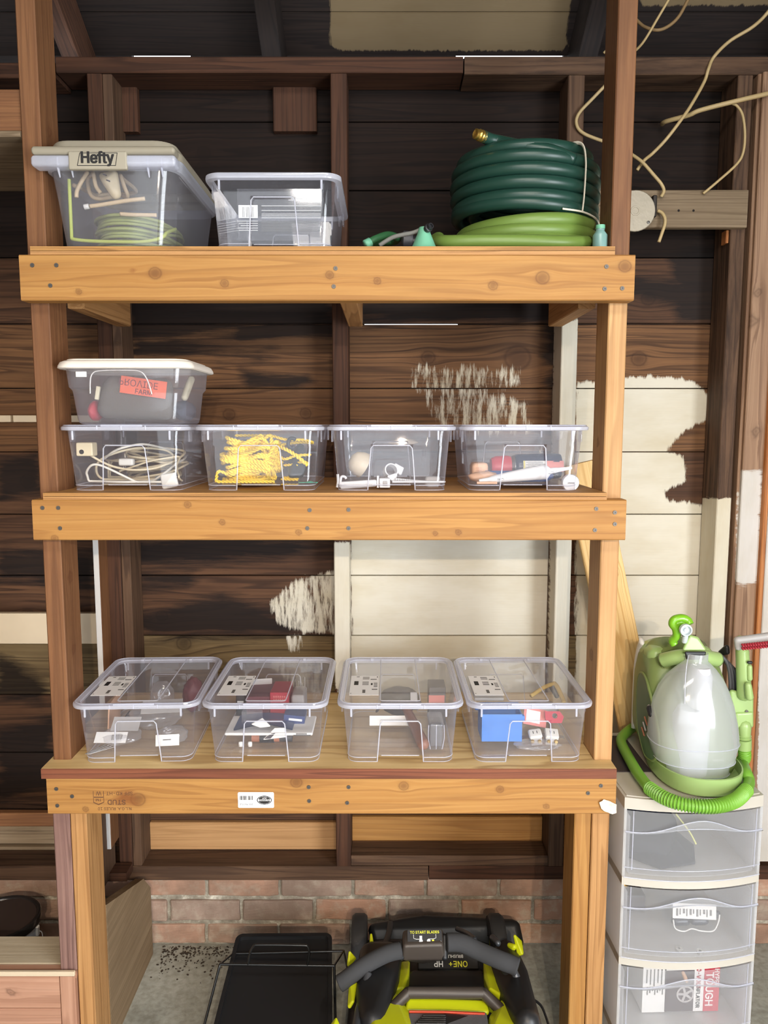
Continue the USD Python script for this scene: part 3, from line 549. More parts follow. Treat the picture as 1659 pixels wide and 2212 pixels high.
def make_box(label, group=None, H=BH, lid=True, sticker=None, loc=(0, 0, 0), rz=0, name='storage_box', blank=None):
    t = thing(name, label, 'storage box', group, loc=loc, rz=rz)
    s = H / BH; tz = TZ * s
    def ring(z, ins=.009): w, d, r = box_dims(z, H); return box_ring(w, d, r, z, thw(z / s) if z < tz else None, ins)
    zs = [0, .0105, .0125] + list(np.linspace(.03, tz - .003, 4)) + [tz - .0005, tz + .0025] + list(np.linspace(tz + .012, H - .011, 3))
    R = np.array([ring(z) for z in zs]); n = R.shape[1]
    for q in range(len(zs)):
        if zs[q] >= tz: w, d, r = box_dims(zs[q], H); R[q] = box_ring(w, d, r, zs[q], None)
    m = loft(R); c = m.triangles_center
    w0, d0, _ = box_dims(.005, H)
    keep = ~((c[:, 2] < .0115) & (np.abs(c[:, 0]) < .050) & (np.abs(c[:, 1]) > d0 / 2 - .02))
    m.update_faces(keep)
    base = loft([R[1], R[1]], caps=(True, False))
    part(t, 'body', cat(m, base), 'clear_plastic', smooth=35)
    # edges that catch the light
    lines = []
    for sg in (-1, 1):
        def fp(x, z): w, d, r = box_dims(z, H); return (x, sg * (d / 2 + .0004), z)
        P = [fp(-thw(0), .0008)] + [fp(-thw(z / s), z) for z in (.03, .06)] + [fp(-thw(tz / s), tz - .006), fp(-thw(tz / s) + .005, tz)] + [fp(thw(tz / s) - .005, tz), fp(thw(tz / s), tz - .006)] + [fp(thw(z / s), z) for z in (.06, .03)] + [fp(thw(0), .0008)]
        part(t, 'handle_recess', tube(P, .0014, 7), 'milky_rim', smooth=True)
        w, d, r = box_dims(.0105, H); lines.append(tube([(-thw(.1) + .002, sg * (d / 2 - .009), .0112), (thw(.1) - .002, sg * (d / 2 - .009), .0112)], .0011, 6))
    for zz, rr in ((.0108, .0010), (.0009, .0009)):
        w, d, r = box_dims(zz, H); k = box_ring(w, d, r, zz, .050, 0)
        k = np.array(k); on = ~((np.abs(k[:, 0]) < .0495) & (np.abs(k[:, 1]) > d / 2 - .002)); idx = np.where(on)[0]
        br = np.where(np.diff(idx) > 1)[0]; segs = np.split(idx, br + 1)
        if len(segs) > 2: segs = [np.concatenate([segs[-1], segs[0]])] + segs[1:-1]
        for g in segs: lines.append(tube(k[g], rr, 6))
    part(t, 'foot_edge', cat(*lines), 'milky_rim', smooth=True)
    # rim with its little ribs
    def rim_ring(o, z, rr): return [(x, y, z) for x, y in rrect(BW - 2 * o, BL - 2 * o, rr - o, 7)]
    top = H - (.0025 if lid else 0)
    prof = [(.0125, H - .012), (.001, H - .0105), (0, H - .006), (.0008, top - .001), (.003, top), (.010, top), (.0125, top - .002), (.0125, H - .012)]
    part(t, 'rim', loft([rim_ring(o, z, .034) for o, z in prof]), 'milky_rim', smooth=40)
    for x in (-.105, .097):
        for sg in (-1, 1): part(t, 'rib', rbox(x - .0022, x + .0022, sg * (.1575) - .0022, sg * (.1575) + .0022, H - .031, H - .0115, .0015), 'milky_rim', smooth=True)
    for sg in (-1, 1):
        for y in (-.105, .10): part(t, 'clip', rbox(sg * .1265 - .002, sg * .1265 + .002, y - .012, y + .012, H - .036, H - .0115, .0012), 'clear_plastic', smooth=True)
    if lid:
        inner = rrect(BW - .036, BL - .036, .022, 7); zl = H - .0045
        rings = [[(x, y, H - .0045) for x, y in rrect(BW - .003, BL - .003, .033, 7)], [(x, y, H - .0003) for x, y in rrect(BW - .008, BL - .008, .031, 7)], [(x, y, H) for x, y in rrect(BW - .013, BL - .013, .029, 7)], [(x, y, H - .0005) for x, y in rrect(BW - .022, BL - .022, .026, 7)]]
        L = part(t, 'lid', loft(rings + [[(x, y, zl) for x, y in rrect(BW - .029, BL - .029, .024, 7)]], caps=(False, True)), 'clear_lid', smooth=40)
        ed = [tube([(x, y, H - .0004) for x, y in rrect(BW - .012, BL - .012, .029, 7)], .0012, 6, closed=True), tube([(x, y, zl + .0006) for x, y in rrect(BW - .029, BL - .029, .024, 7)], .0013, 6, closed=True)]
        part(L, 'lid_edge', cat(*ed), 'milky_rim', smooth=True)
        yf, yb = -BL / 2 + .031, BL / 2 - .0145
        part(L, 'lid_ridge', tube([(-.043, yb, zl + .0006), (-.043, yf + .006, zl + .0006), (-.0415, yf + .0015, zl + .0010), (-.037, yf, zl + .001), (.037, yf, zl + .001), (.0415, yf + .0015, zl + .0010), (.043, yf + .006, zl + .0006), (.043, yb, zl + .0006)], .0013, 6), 'milky_rim', smooth=True)
        part(L, 'lid_ridge', rbox(-.043, .043, -BL / 2 + .0015, -BL / 2 + .0045, H - .003, H + .0012, .001), 'milky_rim', smooth=True)
        for x in (-.05, .0, .05): part(L, 'lid_notch', rbox(x - .0012, x + .0012, -BL / 2 - .0012, -BL / 2 + .002, H - .010, H - .001, .0008), 'milky_rim', smooth=True)
        for x in (-.065, .055): part(L, 'lid_notch', rbox(x - .004, x + .004, BL / 2 - .022, BL / 2 - .012, zl, H + .0006, .001), 'milky_rim', smooth=True)
        if sticker:
            x0, x1, y0, y1 = sticker; zs_ = zl + .0007
            K = part(L, 'paper_label', rbox(x0, x1, y0, y1, zl + .0002, zs_, .0002, 6), 'sticker_white', label='white product label with black print')
            w, h = x1 - x0, y1 - y0
            def lb(u0, u1, v0, v1): return bx(x0 + u0 * w, x0 + u1 * w, y0 + v0 * h, y0 + v1 * h, zs_, zs_ + .0002)
            part(K, 'print', cat(lb(.13, .28, .50, .70), lb(.93, .955, .90, .96), lb(.72, .78, .50, .60)), 'ink_black')
            part(K, 'print', cat(*[lb(.82, .95, .40 + q * .04, .42 + q * .04) for q in range(6)], lb(.76, .95, .26, .30), lb(.20, .30, .92, .95), *[lb(.42, .66, .80 + q * .05, .825 + q * .05) for q in range(3)], *[lb(.42, .64, .50 + q * .05, .525 + q * .05) for q in range(4)], lb(.44, .54, .10, .26), lb(.70, .92, .78, .82), lb(.04, .06, .06, .10)), 'ink_grey')
    return t
DZ1, DZ2, DZ3 = 1.8372, 1.3502, .7647
# lowest shelf: where each lid's front middle is, turned as in the photograph
BOT = []
labels3 = ['clear lidded plastic box of bagged parts and white cards, leftmost on the lowest shelf', 'clear lidded plastic box of blue and white packets, second on the lowest shelf', 'clear lidded plastic box with a hammer inside, third on the lowest shelf', 'clear lidded plastic box with a blue outlet box inside, rightmost on the lowest shelf']
st = (-.112, -.047, -.100, .030)
for cx, ry, lab in zip((288, 568.5, 865.5, 1149), (2.2, 0, 0, .6), labels3):
    p = at(cx, 1540, .004); a = math.radians(ry); c = (p[0] - math.sin(a) * BL / 2, p[1] + math.cos(a) * BL / 2, DZ3)
    if not BOT: t0 = make_box(lab, 'clear lidded boxes on the lowest shelf', sticker=st, loc=c, rz=ry); t = t0
    else: t = copy_of(t0, c, ry, lab)
    BOT.append((c, ry, t))
labels2 = ['clear plastic box of white extension cords, under the white-lidded tote', 'clear plastic box holding a coil of yellow rope, second on the middle shelf', 'clear plastic box of loose white plastic fittings, third on the middle shelf', 'clear plastic box of a spray can and caulk tubes, rightmost on the middle shelf']
MID = []
for cx, lab in zip((259.5, 556.5, 846, 1137.5), labels2):
    p = at(cx, 931, .034); c = (max(p[0], -.4305), .034 + BL / 2, DZ2)
    if not MID: t1 = make_box(lab, 'clear lidded boxes on the middle shelf', loc=c); t = t1
    else: t = copy_of(t1, c, 0, lab)
    MID.append((c, 0, t))
# top shelf: the same kind of box, empty and without its lid, a printed wrapper on its far side
p = at(586, 376, .008); TC = (p[0], .008 + BL / 2, DZ1)
TB = make_box('clear empty plastic box without a lid, beside the labelled tote on the top shelf', H=.142, lid=False, loc=TC, name='storage_box')
def back_quad(pxa, pya, pxb, pyb, y, th=.0004):
    a, b = at(pxa, pya, y), at(pxb, pyb, y); return xf(bx(a[0], b[0], y - th, y, b[2], a[2]), (-TC[0], -TC[1], -TC[2]))
yb_ = .008 + BL - .032
K = part(TB, 'printed_wrapper', back_quad(512, 408, 696, 520, yb_, .0006), 'clear_case', label='clear printed wrapper with a white barcode patch')
part(K, 'barcode_patch', back_quad(515, 443, 557, 471, yb_ - .0010), 'sticker_white')
part(K, 'print', cat(*[back_quad(524 + q * 2.5, 447, 525.2 + q * 2.5, 469, yb_ - .0016) for q in range(10) if q % 4 != 2]), 'ink_grey')
part(K, 'print', cat(back_quad(680, 425, 693, 438, yb_ - .0010), *[back_quad(565, y, 693, y + 1.2, yb_ - .001) for y in (444, 454, 462, 466, 470)], *[back_quad(623 + 5 * (q % 2), 425 + q * 3.3, 667, 426.2 + q * 3.3, yb_ - .001) for q in range(3)], *[back_quad(512 + 4 * (q % 3), 477 + q * 5, 557, 478.2 + q * 5, yb_ - .001) for q in range(5)]), 'sticker_white')
part(K, 'print', cat(*[back_quad(565, 475 + q * 2.4, 693 - 3 * (q % 3), 476 + q * 2.4, yb_ - .001) for q in range(11)]), 'ink_grey')
# ================================================================ WHAT LIES IN THE CLEAR BOXES
def cz(x0, y0, s):
    return lambda cx, cy, Y=.10: at(x0 + cx / s, y0 + cy / s, Y)
plain('cord_cream', lin(214, 200, 168), .5); plain('cord_white', lin(226, 222, 210), .45); plain('plug_cream', lin(218, 204, 170), .5); plain('plug_white', lin(228, 226, 218), .45)
plain('black_plastic', (.016, .016, .018), .45); plain('dark_grey_plastic', (.05, .05, .055), .5); plain('tape_blue', lin(128, 150, 168), .5); plain('white_plastic', lin(226, 226, 228), .4); plain('ivory_plastic', lin(206, 190, 164), .45)
plain('teal_twine', lin(80, 170, 140), .7); plain('yellow_rope', lin(250, 212, 48), .5, var=.08); plain('red_cap', lin(196, 52, 66), .4); plain('navy_can', lin(38, 44, 70), .3, coat=.4); plain('steel_bright', (.62, .60, .57), .25, metal=1.0); plain('paper_white', lin(228, 226, 222), .7); plain('paper_grey', lin(176, 172, 170), .7)
plain('peach_block', lin(214, 170, 138), .7); plain('tube_white', lin(222, 222, 222), .35); plain('label_yellow', lin(226, 214, 120), .5); plain('blue_print', lin(52, 84, 150), .4); plain('blue_box', lin(72, 128, 206), .45); plain('red_card', lin(178, 44, 60), .5); plain('dark_card', lin(58, 50, 56), .5); plain('maroon_card', lin(104, 48, 58), .5)
plain('navy_card', lin(52, 66, 112), .4); plain('brown_handle', lin(132, 86, 64), .45, var=.2); plain('tan_tool', lin(196, 164, 84), .5); plain('copper', lin(170, 110, 84), .4); plain('brass_screw', lin(206, 176, 110), .3, metal=.8); plain('pink_card', lin(214, 130, 122), .6); plain('grey_tool', lin(92, 88, 88), .45)
def face_box(ca, cb, Y, depth, r=.003):
    """a rounded box whose front face spans two points of the picture, at depth Y"""
    return rbox(min(ca[0], cb[0]), max(ca[0], cb[0]), Y, Y + depth, min(ca[2], cb[2]), max(ca[2], cb[2]), min(r, abs(ca[0] - cb[0]) / 2.2, abs(ca[2] - cb[2]) / 2.2, depth / 2.2))
def quad(ca, cb, Y, th=.0004):
    return bx(ca[0], cb[0], Y - th, Y, cb[2], ca[2])
def crumple(loc, size, seed, rz=0, amp=.25, sub=3):
    """a crumpled bag or cloth: a squashed ball with folds"""
    m = trimesh.creation.icosphere(sub); v = m.vertices * np.array(size); n = meshkit.fbm(m.vertices * 2.3 + seed * 3.1, 4, seed) - .5
    v = v * (1 + amp * 2 * n[:, None]); m = trimesh.Trimesh(v, m.faces, process=False); m = xf(m, rz=rz); m.apply_translation(np.array(loc) - [0, 0, m.bounds[0][2]]); return m
# ---- middle shelf, box of white cords
c = cz(100, 910, 5.185); MB = MID[0][0]; zf = DZ2 + .012
def inside(P, B, m=.004, top=.118): P = np.atleast_2d(P); z0 = B[2] + .0118; return np.clip(P, [B[0] - .104 + m, B[1] - .136 + m, z0 + m], [B[0] + .104 - m, B[1] + .136 - m, B[2] + top - m])
def cable_pts(rows, Y0): return inside(spline([c(x, y, Y0 + (d if d else 0)) for x, y, d in rows], 6), MB)
A = thing('extension_cord', 'cream extension cord with a square tap block, in the leftmost middle-shelf box', 'extension cord')
rows = [(500, 310, .0), (475, 360, .0), (560, 420, .01), (700, 490, .015), (850, 530, .02), (1000, 545, .02), (1200, 530, .03), (1350, 480, .05), (1460, 430, .10), (1420, 380, .16), (1200, 400, .18), (900, 420, .17), (640, 470, .15), (600, 560, .14), (800, 640, .14), (1100, 640, .15), (1350, 560, .15), (1440, 440, .16), (1350, 330, .14), (1100, 300, .10), (900, 320, .07), (640, 410, .05), (560, 520, .05), (620, 640, .06), (900, 690, .06), (1230, 665, .05)]
part(A, 'cable', tube(cable_pts(rows, .10), .0027, 8), 'cord_cream', smooth=True)
rgc = random.Random(8); back = []
for k in range(7):
    for q in range(8):
        a_ = 2 * math.pi * q / 8; back.append(np.array(MB) + [.012 + (.060 + rgc.uniform(-.012, .016)) * math.cos(a_), .035 + (.055 + rgc.uniform(-.02, .02)) * math.sin(a_), .020 + .0085 * k + .012 * math.sin(a_ + k)])
part(A, 'cable', tube(inside(spline(back, 5), MB), .0028, 8), 'cord_cream', smooth=True)
tb = part(A, 'tap_block', face_box(c(325, 238, .09), c(520, 392, .09), .09, .03, .003), 'plug_cream', smooth=40)
part(tb, 'socket_hole', xf(lathe([(0, 0), (.005, 0), (.005, .0006), (0, .0006)], 16), tuple(c(395, 343, .0895)), rx=90), 'hole_dark')
A = thing('extension_cord', 'white flat extension cord ending in a white plug, in the leftmost middle-shelf box', 'extension cord')
rows = [(1310, 700, .0), (1200, 712, .0), (1050, 695, .0), (900, 628, .0), (750, 555, .0), (600, 492, .0), (510, 492, .0), (455, 560, .01), (460, 640, .02), (560, 720, .02), (800, 738, .0), (1000, 735, .0), (1100, 722, .01), (1300, 600, .05), (1450, 480, .10), (1560, 405, .16), (1480, 350, .22), (1250, 285, .12), (1080, 258, .05), (900, 285, .03), (760, 335, .03), (650, 420, .06)]
part(A, 'cable', tube(cable_pts(rows, .085), .0026, 8), 'cord_white', smooth=True)
pl = c(1375, 665, .082); part(A, 'plug', xf(hull([((-.014, 0, -.010), .005), ((.012, 0, -.012), .005), ((.014, 0, .009), .005), ((-.012, .006, .012), .005), ((.0, .018, 0), .005)]), tuple(pl), ry=-18), 'plug_white', smooth=True)
A = thing('extension_cord', 'thin cream cord with white inline block and blue tape band, in leftmost middle-shelf box', 'extension cord')
rows = [(820, 560, .0), (1000, 500, .0), (1150, 450, .0), (1350, 412, .01), (1490, 400, .03), (1460, 500, .0), (1480, 600, -.05), (1515, 640, -.05), (1500, 700, .0), (1300, 650, .06), (1000, 620, .08), (700, 640, .08), (560, 560, .08), (600, 440, .08), (860, 455, .0)]
part(A, 'cable', tube(cable_pts(rows, .15), .0022, 8), 'cord_cream', smooth=True)
part(A, 'inline_block', face_box(c(800, 418, .14), c(970, 500, .14), .14, .018, .004), 'plug_white', smooth=True)
part(A, 'tape_band', xf(tube([(-.008, 0, 0), (.008, 0, 0)], .0048, 12), tuple(c(1270, 632, .175)), ry=-20), 'tape_blue', smooth=True)
# ---- box of yellow rope
c = cz(400, 910, 5.185); rg = random.Random(11)
R = thing('yellow_rope', 'hank of twisted yellow rope wound in many loops, in a middle-shelf box', 'rope')
pts = []; ctr = c(710, 450, .14)
for k in range(34):
    tilt = rg.uniform(-.6, .6) + (.25 if k % 5 == 0 else 0); zz = -.047 + .092 * ((k * .618) % 1); yy = -.045 * math.sin(math.pi * (zz + .05) / .1) ; hw = .060 * math.sqrt(max(.12, 1 - (zz / .056) ** 2)) + rg.uniform(-.008, .008)
    for q in range(8):
        a = 2 * math.pi * q / 8; pts.append(ctr + np.array([hw * math.cos(a), (yy * (1 if math.sin(a) < 0 else -1)) + .022 * math.sin(a) * -1 + rg.uniform(-.003, .003), zz + tilt * .045 * math.cos(a) + rg.uniform(-.0015, .0015)]))
for row in [(1000, 280, .12), (1120, 310, .10), (1250, 390, .09), (1370, 490, .085)]: pts.append(c(*row))
for i_, q in enumerate(pts): pts[i_] = np.maximum(q, [-9, -9, zf + .004])
def twisted(P, r, pitch=.017):
    P = inside(spline(P, 10), MID[1][0], .0045); s_ = np.concatenate([[0], np.cumsum(np.linalg.norm(np.diff(P, axis=0), axis=1))]); n = int(s_[-1] / .0038); t_ = np.linspace(0, s_[-1], n); Q = np.stack([np.interp(t_, s_, P[:, q]) for q in range(3)], 1)
    T = np.gradient(Q, axis=0); T /= np.linalg.norm(T, axis=1, keepdims=True) + 1e-12; a = np.cross(T, [.3, .2, .93]); a /= np.linalg.norm(a, axis=1, keepdims=True) + 1e-9; b = np.cross(T, a); ph = 2 * np.pi * t_ / pitch
    return [tube(Q + (.62 * r) * (np.cos(ph + o)[:, None] * a + np.sin(ph + o)[:, None] * b), r * .62, 5) for o in (0, np.pi)]
part(R, 'hank', cat(*twisted(pts, .0041)), 'yellow_rope', smooth=True)
side_loop = [c(*q) for q in [(560, 160, .17), (760, 150, .17), (960, 160, .17), (1130, 205, .16), (1330, 210, .18), (1430, 240, .2), (1300, 235, .22), (1100, 260, .22), (1000, 300, .2), (1100, 420, .16), (1240, 385, .15), (1410, 375, .15)]]
part(R, 'loose_end', cat(*twisted(side_loop, .0032)), 'yellow_rope', smooth=True)
low = [np.maximum(c(*q), [-9, -9, zf + .004]) for q in [(480, 600, .10), (380, 560, .10), (330, 640, .09), (310, 710, .085), (380, 735, .085), (560, 690, .085), (800, 720, .085), (1000, 680, .09)]]
part(R, 'loose_end', cat(*twisted(low, .0034)), 'yellow_rope', smooth=True)
for x0_, x1_, y_ in ((1110, 1260, 492), (1230, 1380, 462), (1100, 1270, 632), (1080, 1260, 670)):
    part(R, 'loose_end', cat(*twisted([c(x0_, y_, .16), c((x0_ + x1_) / 2, y_ - 4, .15), c(x1_, y_ + 6, .15)], .003)), 'yellow_rope', smooth=True)
kz = lambda *q_: c(*q_) + [0, 0, .012]
K = thing('strap_hook', 'black plastic strap clamp with a C-shaped hook beside the yellow rope', 'hook')
part(K, 'clamp_body', hull([(kz(1290, 520, .17), .011), (kz(1310, 560, .17), .010), (kz(1290, 655, .15), .008), (kz(1190, 660, .14), .007), (kz(1180, 560, .17), .008), (kz(1290, 360, .18), .010)]), 'black_plastic', smooth=True)
part(K, 'hook', tube(spline([c(1240, 205, .15), c(1190, 190, .15), c(1158, 220, .15), c(1155, 270, .15), c(1190, 300, .15), c(1225, 280, .15)], 6), .0042, 8), 'black_plastic', smooth=True)
tw = [c(1300 + 60 * math.sin(q * 1.9) + 8 * q, 712 + 22 * math.cos(q * 2.7) - q * 1.2, .10 + .006 * math.sin(q * 3.1)) for q in range(18)]
solo('twine', tube(np.maximum(spline(tw, 5), [-9, -9, zf + .0015]), .0010, 5), 'teal_twine', 'small tangle of teal twine beside the yellow rope', 'twine', smooth=True)
# ---- box of white plastic fittings
c = cz(690, 910, 5.35)
F = thing('plastic_bracket', 'white plastic bracket with two arms lying across the fittings box', 'bracket')
part(F, 'arm', hull([(c(240, 720, .09), .004), (c(640, 700, .09), .005), (c(640, 730, .09), .005), (c(260, 765, .09), .004)]), 'white_plastic', smooth=True)
part(F, 'end_plate', face_box(c(662, 630, .085), c(690, 770, .085), .085, .02, .001), 'white_plastic', smooth=40)
part(F, 'clip_arm', tube(spline([c(210, 610, .09), c(215, 700, .09), c(205, 765, .09)], 5), .003, 8), 'white_plastic', smooth=True)
part(F, 'clip_arm', tube(spline([c(240, 760, .088), c(250, 650, .088), c(290, 640, .088), c(310, 665, .088)], 5), .0028, 8), 'white_plastic', smooth=True)
F = thing('latch_box', 'small lilac-white plastic latch box in the middle of the fittings', 'plastic fitting')
part(F, 'shell', face_box(c(692, 660, .08), c(818, 770, .08), .08, .03, .002), 'white_plastic', smooth=40); part(F, 'button', face_box(c(735, 690, .078), c(785, 745, .078), .078, .004, .001), 'paper_grey', smooth=40)
part(F, 'lever', hull([(c(800, 640, .10), .003), (c(880, 620, .10), .004), (c(860, 690, .10), .003)]), 'white_plastic', smooth=True)
F = thing('dome_cap', 'round ivory plastic cap like a funnel, standing at the back of the fittings box', 'plastic cap')
q = c(510, 510, .17); part(F, 'shell', xf(lathe([(.002, .034), (.012, .033), (.022, .026), (.028, .012), (.0295, 0), (.0275, 0), (.026, .012), (.020, .024), (.011, .031), (.002, .032)], 28), (q[0], q[1], DZ2 + .046), ry=-62, rz=20), 'ivory_plastic', smooth=True)
F = thing('tie_strap', 'long white ribbed plastic strap with a rounded end, lying across the fittings', 'strap')
low = lambda *q: np.maximum(c(*q), [-9, -9, zf + .004])
part(F, 'strap', tube(spline([low(840, 730, .085), low(1000, 745, .085), low(1200, 760, .085), low(1380, 770, .085), low(1440, 745, .088), low(1400, 715, .09), low(1200, 695, .095), low(1000, 680, .10), low(880, 670, .10)], 8), .0035, 8, flat=.7), 'white_plastic', smooth=True)
part(F, 'ribbed_grip', cat(*[face_box(c(880 + 22 * k, 652 + 3 * k, .09), c(893 + 22 * k, 700 + 3 * k, .09), .09, .010, .001) for k in range(8)]), 'white_plastic', smooth=40)
F = thing('pipe_clip', 'pair of small pale pipe clips behind the strap in the fittings box', 'clip')
part(F, 'ring', xf(lathe([(.013, -.008), (.0155, -.008), (.0155, .008), (.013, .008), (.013, -.008)], 24), tuple(c(820, 575, .13)), rx=70, rz=20), 'white_plastic', smooth=40)
part(F, 'tab', hull([(c(880, 500, .15), .003), (c(885, 560, .15), .005), (c(960, 545, .15), .003), (c(930, 600, .15), .005)]), 'white_plastic', smooth=True)
F = thing('rubber_block', 'rounded pale grey block at the right end of the fittings box', 'plastic fitting')
part(F, 'block', face_box(c(1220, 640, .15), c(1400, 715, .15), .15, .02, .006), 'paper_grey', smooth=True); part(F, 'foot', face_box(c(1240, 700, .148), c(1380, 770, .148), .152, .016, .003), 'paper_grey', smooth=True)
# ---- box of can and tubes
c = cz(980, 910, 5.03)
F = thing('spray_can', 'dark spray can with a red cap lying on its side in the rightmost middle-shelf box', 'spray can')
a, b = c(650, 470, .17), c(1175, 450, .17); ln = b[0] - a[0]
def along(prof, n=32): return xf(lathe(prof, n, 'x'), (a[0], .175, DZ2 + .0435), ry=-1)
part(F, 'can', along([(0, 0), (.022, .000), (.0275, .006), (.0285, .012), (.0285, ln - .01), (.0265, ln - .003), (.0, ln)]), 'navy_can', smooth=50)
part(F, 'shoulder', along([(.013, -.014), (.018, -.012), (.0255, -.001), (.0262, .002), (.013, .002)]), 'steel_bright', smooth=40)
part(F, 'cap', along([(0, -.052), (.020, -.050), (.0245, -.040), (.0255, -.014), (.0235, -.006), (.014, -.006), (0, -.006)]), 'red_cap', smooth=40)
lab_ = [(.0288, math.radians(t)) for t in range(196, 286, 6)]
def wrap(x0, x1, t0, t1, r): return loft([[(x, .175 + r * math.cos(math.radians(t)), DZ2 + .0435 + r * math.sin(math.radians(t))) for t in np.linspace(t0, t1, 10)] for x in (x0, x1)], closed=False)
lw_ = part(F, 'label', wrap(a[0] + .018, a[0] + .068, 150, 215, .0291), 'paper_white')
part(lw_, 'print', cat(*[wrap(a[0] + .024 + .004 * (k % 2), a[0] + .062, 156 + k * 5.5, 158 + k * 5.5, .0295) for k in range(10)]), 'ink_grey'); part(lw_, 'print', wrap(a[0] + .0185, a[0] + .022, 150, 215, .0296), 'label_yellow')
part(F, 'label', wrap(a[0] + .070, a[0] + .108, 150, 200, .0291), 'pink_card')
F = thing('caulk_tube', 'white printed caulk tube with a long nozzle, lying in front of the spray can', 'caulk tube')
t0_, t1_ = c(215, 690, .085), c(990, 580, .085); dv = t1_ - t0_; L_ = np.linalg.norm(dv); R_ = math.degrees(math.atan2(dv[2], dv[0]))
def tubeobj(prof, n=24): return xf(lathe(prof, n, 'x'), tuple(np.maximum(t0_, [-9, -9, DZ2 + .016])), ry=-R_ + .0)
part(F, 'squeeze_tube', tubeobj([(0, .012), (.0042, .012), (.0055, .034), (.0075, .04), (.0115, L_ * .55), (.0150, L_ - .02), (.0165, L_ - .004)]), 'tube_white', smooth=35)
part(F, 'shoulder', tubeobj([(.0165, L_ - .004), (.0170, L_ + .002), (.0065, L_ + .012), (.0058, L_ + .024), (0, L_ + .024)]), 'white_plastic', smooth=35)
part(F, 'nozzle', tubeobj([(.0062, L_ + .022), (.0052, L_ + .026), (.0030, L_ + .058), (0, L_ + .059)]), 'white_plastic', smooth=35)
pr = []
for k in range(5):
    for j in range(14):
        u_ = .05 + j * .0095 + (k % 2) * .003; rr_ = .0080 + .0088 * (u_ - .04) / L_; th_ = math.radians(150 + k * 17); pr.append(xf(bx(0, .006 - .002 * ((j + k) % 3), -.0002, .0002, -.0005, .0005), (u_, -abs(math.cos(th_ + .6)) * rr_ - .0004, math.sin(th_ + .6) * rr_ * .8)))
part(F, 'print', xf(cat(*pr), tuple(np.maximum(t0_, [-9, -9, DZ2 + .016])), ry=-R_), 'ink_grey')
F = thing('caulk_tube', 'blue and white sealant tube lying under the spray can', 'caulk tube')
part(F, 'tube', xf(lathe([(0, 0), (.0125, 0), (.0125, .135), (.004, .15), (0, .15)], 20, 'x'), (c(340, 690, .13)[0], .130, zf + .013)), 'blue_print', smooth=35)
part(F, 'label', bx(c(720, 660, .1165)[0], c(945, 690, .1165)[0], .1158, .1166, zf + .006, zf + .013), 'paper_white')
F = thing('bottle_cap', 'white oval screw cap with a grey mark at the right end of the can box', 'cap')
q = c(1265, 668, .085); part(F, 'cap', xf(lathe([(0, 0), (.016, 0), (.0185, .003), (.0188, .012), (.017, .016), (0, .016)], 28), (q[0], q[1] + .008, q[2]), rx=90, s=[1, 1, 1]), 'white_plastic', smooth=40)
part(F, 'mark', bx(q[0] - .0075, q[0] + .0075, q[1] - .0086, q[1] - .0078, q[2] - .001, q[2] + .001), 'ink_grey')
F = thing('sanding_block', 'peach coloured sanding block with dark lines at the left of the can box', 'sanding block')
part(F, 'block', face_box(c(200, 450, .13), c(378, 640, .13), .13, .05, .008), 'peach_block', smooth=True); part(F, 'lines', cat(*[quad(c(240 + k * 4, 505 + k * 24, .13), c(305 - k * 3, 510 + k * 24, .13), .1300, .0006) for k in range(4)]), 'copper')
solo('rag', crumple((c(330, 640, .11)[0], .115, zf), (.035, .02, .012), 5, sub=2), 'peach_block', 'small crumpled beige rag under the sanding block', 'rag', smooth=True)
solo('wood_scrap', bx(c(250, 790, .075)[0], c(470, 790, .075)[0], .073, .083, zf + .0003, zf + .005), 'pale_pine_plain' if 0 else 'peach_block', 'thin pale scrap at the bottom front of the can box', 'scrap')
# ---- lowest shelf, first box: bagged parts and cards
zf = DZ3 + .012
c = cz(130, 1400, 4.484)
F = thing('parts_bag', 'clear bag with a white barcode card lying at the left of the first lowest box', 'bag')
q = c(560, 930, .08); part(F, 'bag', crumple((q[0], .10, zf), (.045, .04, .016), 21, amp=.2), 'clear_bag', smooth=True)
part(F, 'card', xf(bx(-.035, .035, -.0004, .0004, -.013, .013), (q[0] - .012, .072, DZ3 + .036), rx=-50), 'paper_white'); part(F, 'print', xf(cat(*[bx(-.004 + k * .0022, -.0028 + k * .0022 - (.0005 if k % 3 else 0), -.0010, -.0005, -.007, .006) for k in range(11)]), (q[0] - .006, .072, DZ3 + .036), rx=-50), 'ink_grey')
part(F, 'leaflet', xf(bx(-.030, .032, -.0004, .0004, -.018, .018), (q[0] + .012, .100, DZ3 + .056), rx=-55), 'paper_grey')
F = thing('parts_bag', 'clear bag with a blank white card standing at the right of the first lowest box', 'bag')
q = c(1050, 920, .07); part(F, 'bag', crumple((q[0], .10, zf), (.035, .03, .018), 22, amp=.25), 'clear_bag', smooth=True); part(F, 'card', xf(bx(-.026, .026, -.0004, .0004, -.012, .012), (q[0], .062, DZ3 + .034), rx=-18, ry=-3), 'paper_white'); part(F, 'print', xf(bx(-.010, .008, -.0009, -.0005, .0, .002), (q[0], .062, DZ3 + .034), rx=-18, ry=-3), 'ink_grey')
F = thing('parts_bag', 'large crumpled clear bag filling the middle of the first lowest box', 'bag')
part(F, 'bag', crumple((-.43, .195, zf), (.060, .055, .028), 23, amp=.2), 'clear_bag', smooth=True); part(F, 'leaflet', xf(bx(-.045, .045, -.0004, .0004, -.022, .022), (-.40, .15, DZ3 + .078), rx=-68, rz=8), 'paper_grey')
F = thing('needle_set', 'bundle of thin bright metal rods at the front left of the first lowest box', 'rods')
